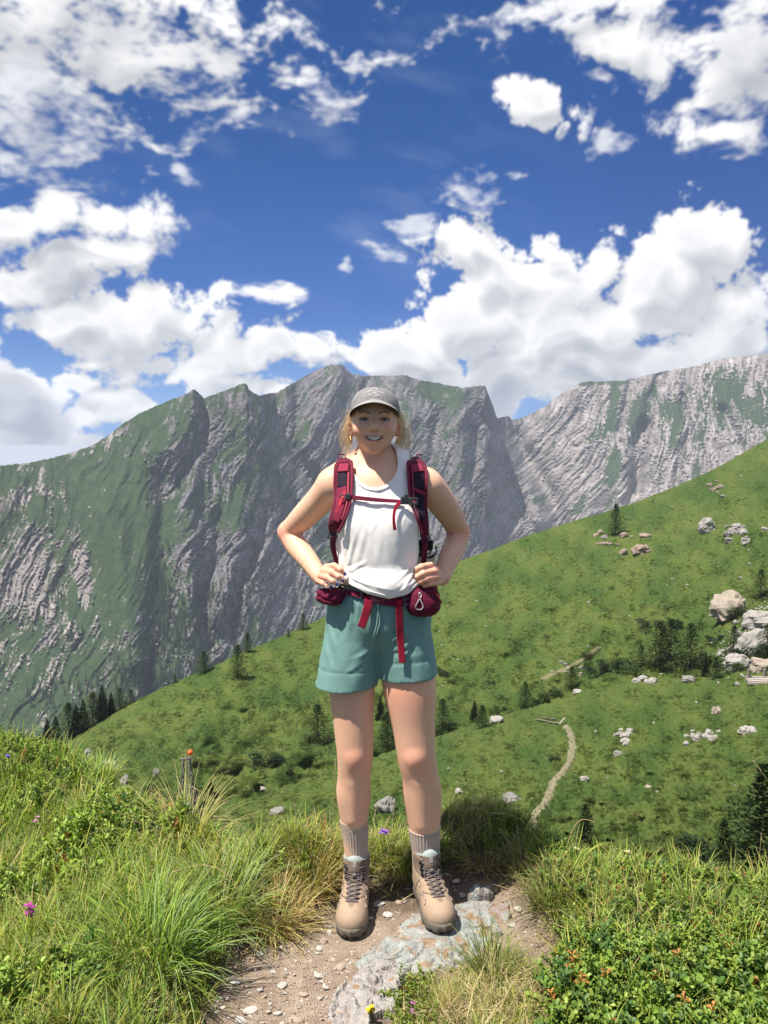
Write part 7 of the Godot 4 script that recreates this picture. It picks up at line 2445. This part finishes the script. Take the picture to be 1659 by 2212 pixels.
func scatter(want: int, lr: RandomNumberGenerator, poly: Array, ok: Callable) -> Array:     # ground points over a region of the sheet
	var pp := PackedVector2Array()
	for q in poly: pp.push_back(Vector2(q[0], q[1]))
	var w := PackedVector2Array()
	for q in poly:
		var g := at_h(q[0], q[1], 0.04)
		w.push_back(Vector2(g.x, g.z))
	var lo := w[0]; var hi := w[0]
	for q in w: lo = lo.min(q); hi = hi.max(q)
	var out := []
	var tries := 0
	while out.size() < want and tries < want * 30:
		tries += 1
		var q := Vector2(lr.randf_range(lo.x, hi.x), lr.randf_range(lo.y, hi.y))
		if not Geometry2D.is_point_in_polygon(q, w): continue
		if not ok.call(q): continue
		out.append(Vector3(q.x, ground_h(q.x, q.y), q.y))
	return out

func make_plants() -> void:
	var lr := RandomNumberGenerator.new()
	lr.seed = 61
	var green := Color(0.25, 0.375, 0.062)
	var bluegreen := Color(0.25, 0.36, 0.14)
	var straw := Color(0.56, 0.48, 0.27)
	var yellow := Color(0.42, 0.46, 0.11)
	var left := [[-620, 1560], [60, 1585], [170, 1600], [225, 1660], [320, 1740], [390, 1800], [470, 1850], [560, 1870], [640, 1880], [700, 1890], [690, 1915], [660, 1945], [625, 1985], [560, 2020], [498, 2055], [466, 2110], [450, 2190], [425, 2330], [-700, 2330]]
	var right := [[1000, 1835], [1130, 1815], [1230, 1845], [1360, 1860], [1500, 1880], [1700, 1880], [1980, 1890], [2080, 2330], [1190, 2330], [1205, 2200], [1215, 2130], [1200, 2085], [1205, 2060], [1185, 2000], [1160, 1950], [1148, 1905], [1110, 1880]]
	var behind := [[600, 1850], [700, 1840], [860, 1835], [985, 1835], [985, 1862], [940, 1878], [860, 1890], [735, 1888], [690, 1902], [640, 1890]]
	var patch := noise(91, 1.9, 2)
	var shrubby := func(q: Vector2) -> float: return patch.get_noise_2d(q.x, q.y) * 0.8 + smoothstep(-2.6, -3.1, q.y) * 0.75 - 0.22
	var off_dirt := func(q: Vector2) -> bool: return inside(dirt_poly, q.x, q.y) < -0.015
	# grasses
	var kinds := [tuft(501, 24, 0.06, 0.125, 0.0034, 0.022, 0.30, 0.9, [green, green, yellow, bluegreen]), tuft(502, 18, 0.10, 0.19, 0.0036, 0.024, 0.40, 1.5, [green, bluegreen, bluegreen, yellow]), tuft(503, 26, 0.05, 0.11, 0.0030, 0.026, 0.45, 1.0, [green, yellow, straw, green]), tuft(504, 20, 0.08, 0.17, 0.0022, 0.022, 0.5, 1.6, [straw, straw, yellow, Color(0.30, 0.27, 0.12)])]
	var at := [[], [], [], []]
	var tint := [[], [], [], []]
	var put := func(p: Vector3, k: int, s: float, tilt := 0.25) -> void:
		at[k].append(Transform3D(Basis.from_euler(Vector3(lr.randfn() * tilt * 0.5, lr.randf() * TAU, lr.randfn() * tilt * 0.5)).scaled(Vector3.ONE * s), p))
		var b := lr.randf_range(0.75, 1.25)
		tint[k].append(Color(b * lr.randf_range(0.9, 1.15), b, b * lr.randf_range(0.8, 1.1)))
	for p in scatter(5600, lr, left, off_dirt):
		var sb: float = shrubby.call(Vector2(p.x, p.z))
		if sb > 0.02 and lr.randf() < 0.78: continue
		var di := inside(dirt_poly, p.x, p.z)
		var r := lr.randf()
		put.call(p, 3 if r < (0.20 if di > -0.18 else 0.07) else 2 if di > -0.10 or r < 0.4 else 0 if r < 0.68 else 1, lr.randf_range(0.6, 1.1) * (0.72 if di > -0.12 else 1.0))
	for p in scatter(200, lr, [[960, 1790], [1180, 1770], [1200, 1850], [1130, 1872], [1090, 1850], [1000, 1830]], off_dirt): put.call(p, [2, 3, 3][lr.randi() % 3], lr.randf_range(0.35, 0.6))
	for p in scatter(420, lr, behind, off_dirt): put.call(p, [2, 0, 3, 1][lr.randi() % 4], lr.randf_range(0.5, 0.95))
	for p in scatter(1000, lr, right, off_dirt):
		put.call(p, [0, 1, 3, 0, 1][lr.randi() % 5], lr.randf_range(0.6, 1.1), 0.7)
	for p in scatter(230, lr, [[1020, 2085], [1110, 2080], [1195, 2095], [1190, 2330], [830, 2330], [880, 2190], [965, 2120]], func(_q): return true):
		if lr.randf() < 0.7: put.call(p, 3 if lr.randf() < 0.6 else 2, lr.randf_range(0.35, 0.7), 1.2)
		else: put.call(p, 0, lr.randf_range(0.35, 0.6), 0.5)
	var nm := ["green_grass", "long_grass", "short_turf", "dry_grass"]
	var lb := ["fresh green grass tufts covering the knoll", "long arching grass over the left side of the knoll", "short turf along the edge of the worn path", "dry straw-coloured grass mixed into the turf"]
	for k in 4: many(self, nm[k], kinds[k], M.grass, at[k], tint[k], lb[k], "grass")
	# leafy dwarf shrubs: bilberry on the left, bearberry on the right
	var sp := [sprig(511, 0.085, 18, 0.0165, 0.0085, 0.5), sprig(512, 0.10, 22, 0.0175, 0.0088, 0.45), sprig(513, 0.075, 16, 0.0215, 0.0105, 0.55)]
	for side in 2:
		var sat := [[], [], []]
		var stint := [[], [], []]
		for p in scatter(7600 if side == 0 else 7600, lr, left if side == 0 else right, off_dirt):
			var k := lr.randi() % 3
			var d := inside(dirt_poly, p.x, p.z)
			if side == 0:
				if (shrubby.call(Vector2(p.x, p.z)) as float) < 0.0 or d > -0.2 and lr.randf() < 0.9: continue
			elif d > -0.06 and lr.randf() < 0.6: continue
			var hump: float = 0.5 + 0.5 * patch.get_noise_2d(p.x * 2.2 + 40, p.z * 2.2)
			var s := lr.randf_range(0.7, 1.25) * lerpf(0.75, 1.35, hump)
			if side == 1: s *= lerpf(1.0, 0.6, smoothstep(-1.9, -2.35, p.z))
			else: s *= lerpf(1.0, 0.62, smoothstep(-2.7, -3.2, p.z))
			sat[k].append(Transform3D(Basis.from_euler(Vector3(lr.randfn() * 0.28, lr.randf() * TAU, lr.randfn() * 0.28)).scaled(Vector3.ONE * s), p + Vector3(0, lerpf(0.0, 0.05, hump) * lr.randf(), 0)))
			var b := lr.randf_range(0.7, 1.3)
			var c := (Color(0.21, 0.32, 0.048) if side == 0 else Color(0.14, 0.235, 0.038)) * b
			var r := lr.randf()
			if r < 0.28: c = Color(0.215, 0.30, 0.050) * b
			elif r < 0.31: c = Color(0.34, 0.16, 0.05) * b
			elif r > 0.80: c = Color(0.070, 0.140, 0.034) * b
			stint[k].append(c)
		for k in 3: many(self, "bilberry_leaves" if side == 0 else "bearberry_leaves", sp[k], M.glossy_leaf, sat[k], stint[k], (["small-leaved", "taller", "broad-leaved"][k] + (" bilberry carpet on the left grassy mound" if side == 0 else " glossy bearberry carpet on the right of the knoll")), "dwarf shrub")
	# a little bearberry in front of the slab
	var fat := []
	var ftint := []
	for p in scatter(170, lr, [[850, 2110], [890, 2085], [930, 2100], [960, 2130], [930, 2200], [960, 2330], [830, 2330], [850, 2200]], func(_q): return true):
		fat.append(Transform3D(Basis.from_euler(Vector3(lr.randfn() * 0.35, lr.randf() * TAU, lr.randfn() * 0.35)).scaled(Vector3.ONE * lr.randf_range(0.5, 0.85)), p))
		var b := lr.randf_range(0.7, 1.3)
		ftint.append(Color(0.15, 0.22, 0.032) * b if lr.randf() < 0.8 else Color(0.22, 0.20, 0.05) * b)
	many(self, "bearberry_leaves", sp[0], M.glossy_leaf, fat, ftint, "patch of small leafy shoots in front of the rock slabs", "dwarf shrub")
	# litter: dead blades and rootlets lying about
	var lm := MB.new()
	blade(lm, Vector3.ZERO, 0.0, 1.45, 0.35, 0.09, 0.0022, Color(1, 1, 1), Color(0.9, 0.9, 0.9), 4)
	var lat := []
	var ltint := []
	for p in scatter(1500, lr, [[1020, 2085], [1110, 2080], [1195, 2095], [1215, 2130], [1200, 2330], [825, 2330], [860, 2190], [965, 2120]], func(_q): return true):
		lat.append(Transform3D(Basis.from_euler(Vector3(lr.randfn() * 0.25, lr.randf() * TAU, lr.randfn() * 0.3)).scaled(Vector3.ONE * lr.randf_range(0.4, 1.2)), p + Vector3(0, 0.004 + 0.012 * lr.randf(), 0)))
		ltint.append(straw.lerp(Color(0.26, 0.18, 0.11), lr.randf()) * lr.randf_range(0.7, 1.2))
	for q in [[690, 1915, 60, 22, 240], [1110, 1905, 50, 40, 260], [760, 1900, 90, 14, 160], [1190, 2010, 20, 60, 120], [600, 2010, 60, 22, 160], [850, 1925, 40, 30, 60]]:
		for k in q[4]:
			var p := gp(q[0] + lr.randfn() * q[2] * 0.6, q[1] + lr.randfn() * q[3] * 0.6)
			lat.append(Transform3D(Basis.from_euler(Vector3(lr.randfn() * 0.3, lr.randf() * TAU, lr.randfn() * 0.3)).scaled(Vector3.ONE * lr.randf_range(0.4, 1.0)), p + Vector3(0, 0.004 + 0.01 * lr.randf(), 0)))
			ltint.append(straw.lerp(Color(0.20, 0.14, 0.09), lr.randf()) * lr.randf_range(0.6, 1.1))
	many(self, "dead_grass", lm.mesh(), M.grass, lat, ltint, "dead grass blades lying on the bare ground", "litter")
	# tussocks one can tell apart
	var gold := [Color(0.52, 0.44, 0.17), Color(0.44, 0.38, 0.13), Color(0.27, 0.28, 0.08), Color(0.60, 0.50, 0.27), Color(0.36, 0.22, 0.09)]
	var tl := [[590, 2000, 470, 0.10, 0.20, 0.085, 0.75, 1.7, gold, "round golden-green tussock hanging over the path's left edge"], [665, 1925, 420, 0.10, 0.21, 0.075, 0.6, 1.5, gold, "straw-and-rust tussock left of her right boot"], [705, 1890, 300, 0.12, 0.26, 0.06, 0.45, 1.2, [Color(0.30, 0.29, 0.08), Color(0.42, 0.18, 0.05), Color(0.20, 0.24, 0.05), Color(0.45, 0.38, 0.2)], "tall tussock with rust-red blades behind her right boot"], [868, 1893, 330, 0.09, 0.18, 0.06, 0.55, 1.4, [Color(0.36, 0.33, 0.15), Color(0.22, 0.25, 0.07), Color(0.45, 0.40, 0.22)], "pale tussock standing between her boots"], [1040, 1858, 300, 0.06, 0.13, 0.08, 0.7, 1.4, [Color(0.50, 0.42, 0.22), Color(0.42, 0.33, 0.16), Color(0.20, 0.24, 0.05)], "straw tussock on top of the dirt bank right of her"], [1130, 1885, 260, 0.09, 0.18, 0.06, 0.55, 1.3, [Color(0.30, 0.30, 0.10), Color(0.16, 0.22, 0.04), Color(0.42, 0.36, 0.2)], "grey-green tussock at the right end of the dirt bank"], [1190, 1965, 330, 0.10, 0.20, 0.06, 0.5, 1.2, [Color(0.14, 0.19, 0.045), Color(0.22, 0.23, 0.07), Color(0.33, 0.28, 0.13)], "fine olive tussock above the right edge of the path"], [1065, 2108, 300, 0.08, 0.19, 0.05, 0.6, 1.3, [Color(0.16, 0.22, 0.04), Color(0.22, 0.26, 0.06), Color(0.12, 0.17, 0.04)], "green tussock growing against the front of the large slab"], [405, 1830, 150, 0.20, 0.36, 0.07, 0.55, 1.6, [Color(0.50, 0.42, 0.2), Color(0.42, 0.38, 0.16), Color(0.30, 0.32, 0.10)], "tall bleached tussock leaning out over the left edge"], [480, 1985, 300, 0.16, 0.30, 0.08, 0.6, 1.7, [bluegreen, green, Color(0.26, 0.30, 0.14)], "long blue-green tussock left of the golden one"], [330, 2085, 420, 0.18, 0.34, 0.10, 0.7, 1.9, [green, Color(0.09, 0.18, 0.025), bluegreen], "big glossy tussock swept over at the left"], [215, 1700, 260, 0.10, 0.20, 0.05, 0.5, 1.2, [green, yellow, bluegreen], "fine tussock hanging off the right end of the left mound"]]
	for k in tl.size():
		var t: Array = tl[k]
		var p := gp(t[0], t[1])
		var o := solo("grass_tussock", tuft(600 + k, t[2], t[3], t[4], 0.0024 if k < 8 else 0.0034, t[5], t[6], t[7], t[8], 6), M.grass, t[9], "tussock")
		o.position = p
	# stems that carry seed heads: [foot x, y, tip x, y, droop, head]
	var stems := [[560, 1900, 408, 1697, 0.6, 1], [610, 1890, 540, 1690, 0.25, 0], [640, 1890, 602, 1704, 0.2, 0], [650, 1895, 637, 1740, 0.15, 1], [680, 1880, 615, 1703, 0.3, 0], [712, 1885, 725, 1650, 0.05, 1], [560, 1890, 470, 1765, 0.6, 1], [590, 1920, 465, 1770, 0.7, 0], [540, 1960, 372, 1885, 0.6, 1], [838, 1870, 852, 1738, 0.1, 1], [800, 1872, 812, 1752, 0.25, 1], [975, 1850, 980, 1770, 0.4, 0], [1215, 1862, 1180, 1743, 0.35, 1], [1180, 1860, 1065, 1757, 0.5, 1], [1215, 1870, 1280, 1775, 0.6, 0], [1352, 1880, 1425, 1833, 0.3, 1], [1488, 1885, 1486, 1850, 0.2, 1], [1452, 1880, 1460, 1868, 0.3, 1], [1630, 1890, 1645, 1806, 0.1, 1], [1625, 1895, 1567, 1822, 0.2, 0], [1790, 1980, 1632, 1650, 0.5, 1], [45, 1640, 17, 1550, 0.25, 0], [75, 1620, 58, 1545, 0.15, 1], [85, 1618, 68, 1540, 0.1, 1], [60, 1625, 50, 1560, 0.1, 0], [230, 1760, 233, 1590, 0.05, 1], [250, 1740, 262, 1640, 0.3, 0], [120, 1760, 62, 1580, 0.35, 1]]
	var where := ["reaching furthest left towards the mast", "rising left of her knee, first of three", "second of the three left of her knee", "third of the three left of her knee", "bent over left of her right knee", "tall and straight against her right shin", "arching low left of the golden tussock", "longest of those arching left of the golden tussock", "lying low across the left grass", "with pale spikelets between her shins, taller", "with pale spikelets between her shins, shorter", "bowed just right of her left sock", "with a dark head left of the lower trail", "with a grey head leaning far left on the right edge", "bowed to the right beside the lower trail", "with creamy spikelets left of the tall larch", "short and creamy on the right edge", "shortest on the right edge", "upright at the right edge with a full head", "slanting left near the right edge", "arching in from the right edge of the view", "outermost at the far left on the mound", "with small head on the left mound, first of a pair", "with small head on the left mound, second of a pair", "headless on the left mound", "tallest, standing before the grey bank rocks", "bent before the grey bank rocks", "pale and curved across the left mound's top"]
	for k in stems.size():
		var s: Array = stems[k]
		var a := gp(s[0], s[1])
		var b := at_z(s[2], s[3], -a.z - 0.02)
		var mb := MB.new()
		var pts := []
		for m in 13:
			var t := m / 12.0
			var q := a.lerp(b, t)
			q.y += s[4] * 0.14 * sin(pow(t, 0.8) * PI) * (1.0 if s[4] > 0.2 else 0.3)
			pts.append(q - a)
		var c: Color = [Color(0.50, 0.44, 0.20), Color(0.42, 0.42, 0.18), Color(0.52, 0.40, 0.20)][k % 3]
		mb.tube(pts, [0.0015, 0.0015, 0.0014, 0.0014, 0.0014, 0.0013, 0.0013, 0.0012, 0.0012, 0.0011, 0.001, 0.001, 0.0009], 5, c)
		var o := thing("seed_stem", "thin grass stem " + where[k], "grass stem", a, "seed-bearing grass stems on the edge of the knoll")
		part(o, "stem", mb.mesh(), M.grass)
		var d: Vector3 = (pts[12] - pts[11]).normalized()
		var hb := MB.new()
		if s[5] == 1:
			for m in 15:
				var q: Vector3 = pts[12] + d * (m - 10) * 0.0032
				var e := Vector3(lr.randfn(), lr.randfn(), lr.randfn()).normalized() * (0.0035 if k in [9, 10, 15, 18, 25] else 0.0018)
				hb.ball(q + e, Vector3(0.0012, 0.0036, 0.0012), Basis(Vector3(lr.randfn(), 0, lr.randfn()).normalized(), 0.5), 5, 6, Color(0.52, 0.46, 0.30) * lr.randf_range(0.8, 1.2))
		else:
			for m in 7: hb.ball(pts[12] + d * (m - 3) * 0.003, Vector3(0.0014, 0.0034, 0.0014), Basis.IDENTITY, 5, 6, Color(0.42, 0.34, 0.17) * lr.randf_range(0.8, 1.2))
		part(o, "seed_head", hb.mesh(), M.grass)
	# flowers
	var flower := func(x: float, y: float, tx: float, ty: float, n: int, long: float, size: float, c: Color, label: String, called: String) -> void:
		var a := gp(x, y)
		var b := at_z(tx, ty, -a.z - 0.015)
		var o := thing(called, label, "flower", a)
		var mb := MB.new()
		mb.tube([Vector3.ZERO, (b - a) * 0.5 + Vector3(0.004, 0, 0), b - a], [0.0014, 0.0013, 0.001], 5, Color(0.13, 0.19, 0.05))
		part(o, "stem", mb.mesh(), M.grass)
		for k in n:
			var fb := MB.new()
			var t := float(k) / maxf(n - 1, 1)
			var q := b - a - (b - a).normalized() * long * t + Vector3(lr.randfn(), lr.randfn() * 0.4, lr.randfn()) * size * 0.7
			for m in 5:
				var an := TAU * m / 5 + lr.randf()
				leaf(fb, q, Vector3(cos(an), 0.5, sin(an)).normalized(), Vector3(-cos(an) * 0.4, 1, -sin(an) * 0.4).normalized(), size, size * 0.8, c * lr.randf_range(0.8, 1.2))
			part(o, "blossom", fb.mesh(), M.petal)
	flower.call(66, 2040, 68, 1955, 14, 0.040, 0.009, Color(0.42, 0.07, 0.33), "magenta orchid spike in the grass at the left", "orchid")
	flower.call(826, 1880, 830, 1796, 7, 0.006, 0.010, Color(0.27, 0.13, 0.50), "violet flower between the hiker's shins", "violet_flower")
	flower.call(20, 1690, 18, 1632, 4, 0.006, 0.008, Color(0.12, 0.10, 0.50), "blue bellflower on top of the left mound", "bellflower")
	flower.call(805, 2215, 798, 2178, 9, 0.022, 0.008, Color(0.62, 0.50, 0.02), "yellow flower spike at the bottom by the pale slab", "yellow_flower")
	flower.call(888, 2200, 888, 2166, 6, 0.010, 0.006, Color(0.36, 0.12, 0.36), "tiny mauve thyme flower in front of the slabs, upper one", "thyme_flower")
	flower.call(892, 2215, 891, 2184, 6, 0.010, 0.006, Color(0.36, 0.12, 0.36), "tiny mauve thyme flower in front of the slabs, lower one", "thyme_flower")
	flower.call(80, 1830, 79, 1770, 4, 0.006, 0.008, Color(0.50, 0.26, 0.40), "pale pink flower in the left grass above the orchid", "pink_flower")
	flower.call(1243, 1880, 1244, 1833, 8, 0.015, 0.007, Color(0.62, 0.58, 0.38), "cream flower spike at the left end of the bearberry", "cream_flower")
	flower.call(1355, 1890, 1356, 1838, 9, 0.018, 0.008, Color(0.66, 0.62, 0.42), "cream flower spike beside the broad leaf on the right edge", "cream_flower")
	# broad single leaves
	for q in [[1340, 1890, 0.0, 0.075, 0.013, "broad upright leaf on the right edge"], [1560, 1985, 0.5, 0.07, 0.014, "broad leaf slanting in the bearberry at the right"], [1410, 1975, -0.4, 0.06, 0.012, "broad leaf lying in the middle of the bearberry"]]:
		var a := gp(q[0], q[1])
		var mb := MB.new()
		leaf(mb, Vector3(0, 0.06, 0), Vector3(sin(q[2]), cos(q[2]), 0.1).normalized(), Vector3(0, 0.2, 1).normalized(), q[3], q[4] * 2.0, Color(0.17, 0.25, 0.06))
		mb.tube([Vector3(0, 0, 0), Vector3(0, 0.065, 0)], [0.0015], 5, Color(0.15, 0.2, 0.05))
		var o := solo("broad_leaf", mb.mesh(), M.glossy_leaf, q[5], "leaf")
		o.position = a
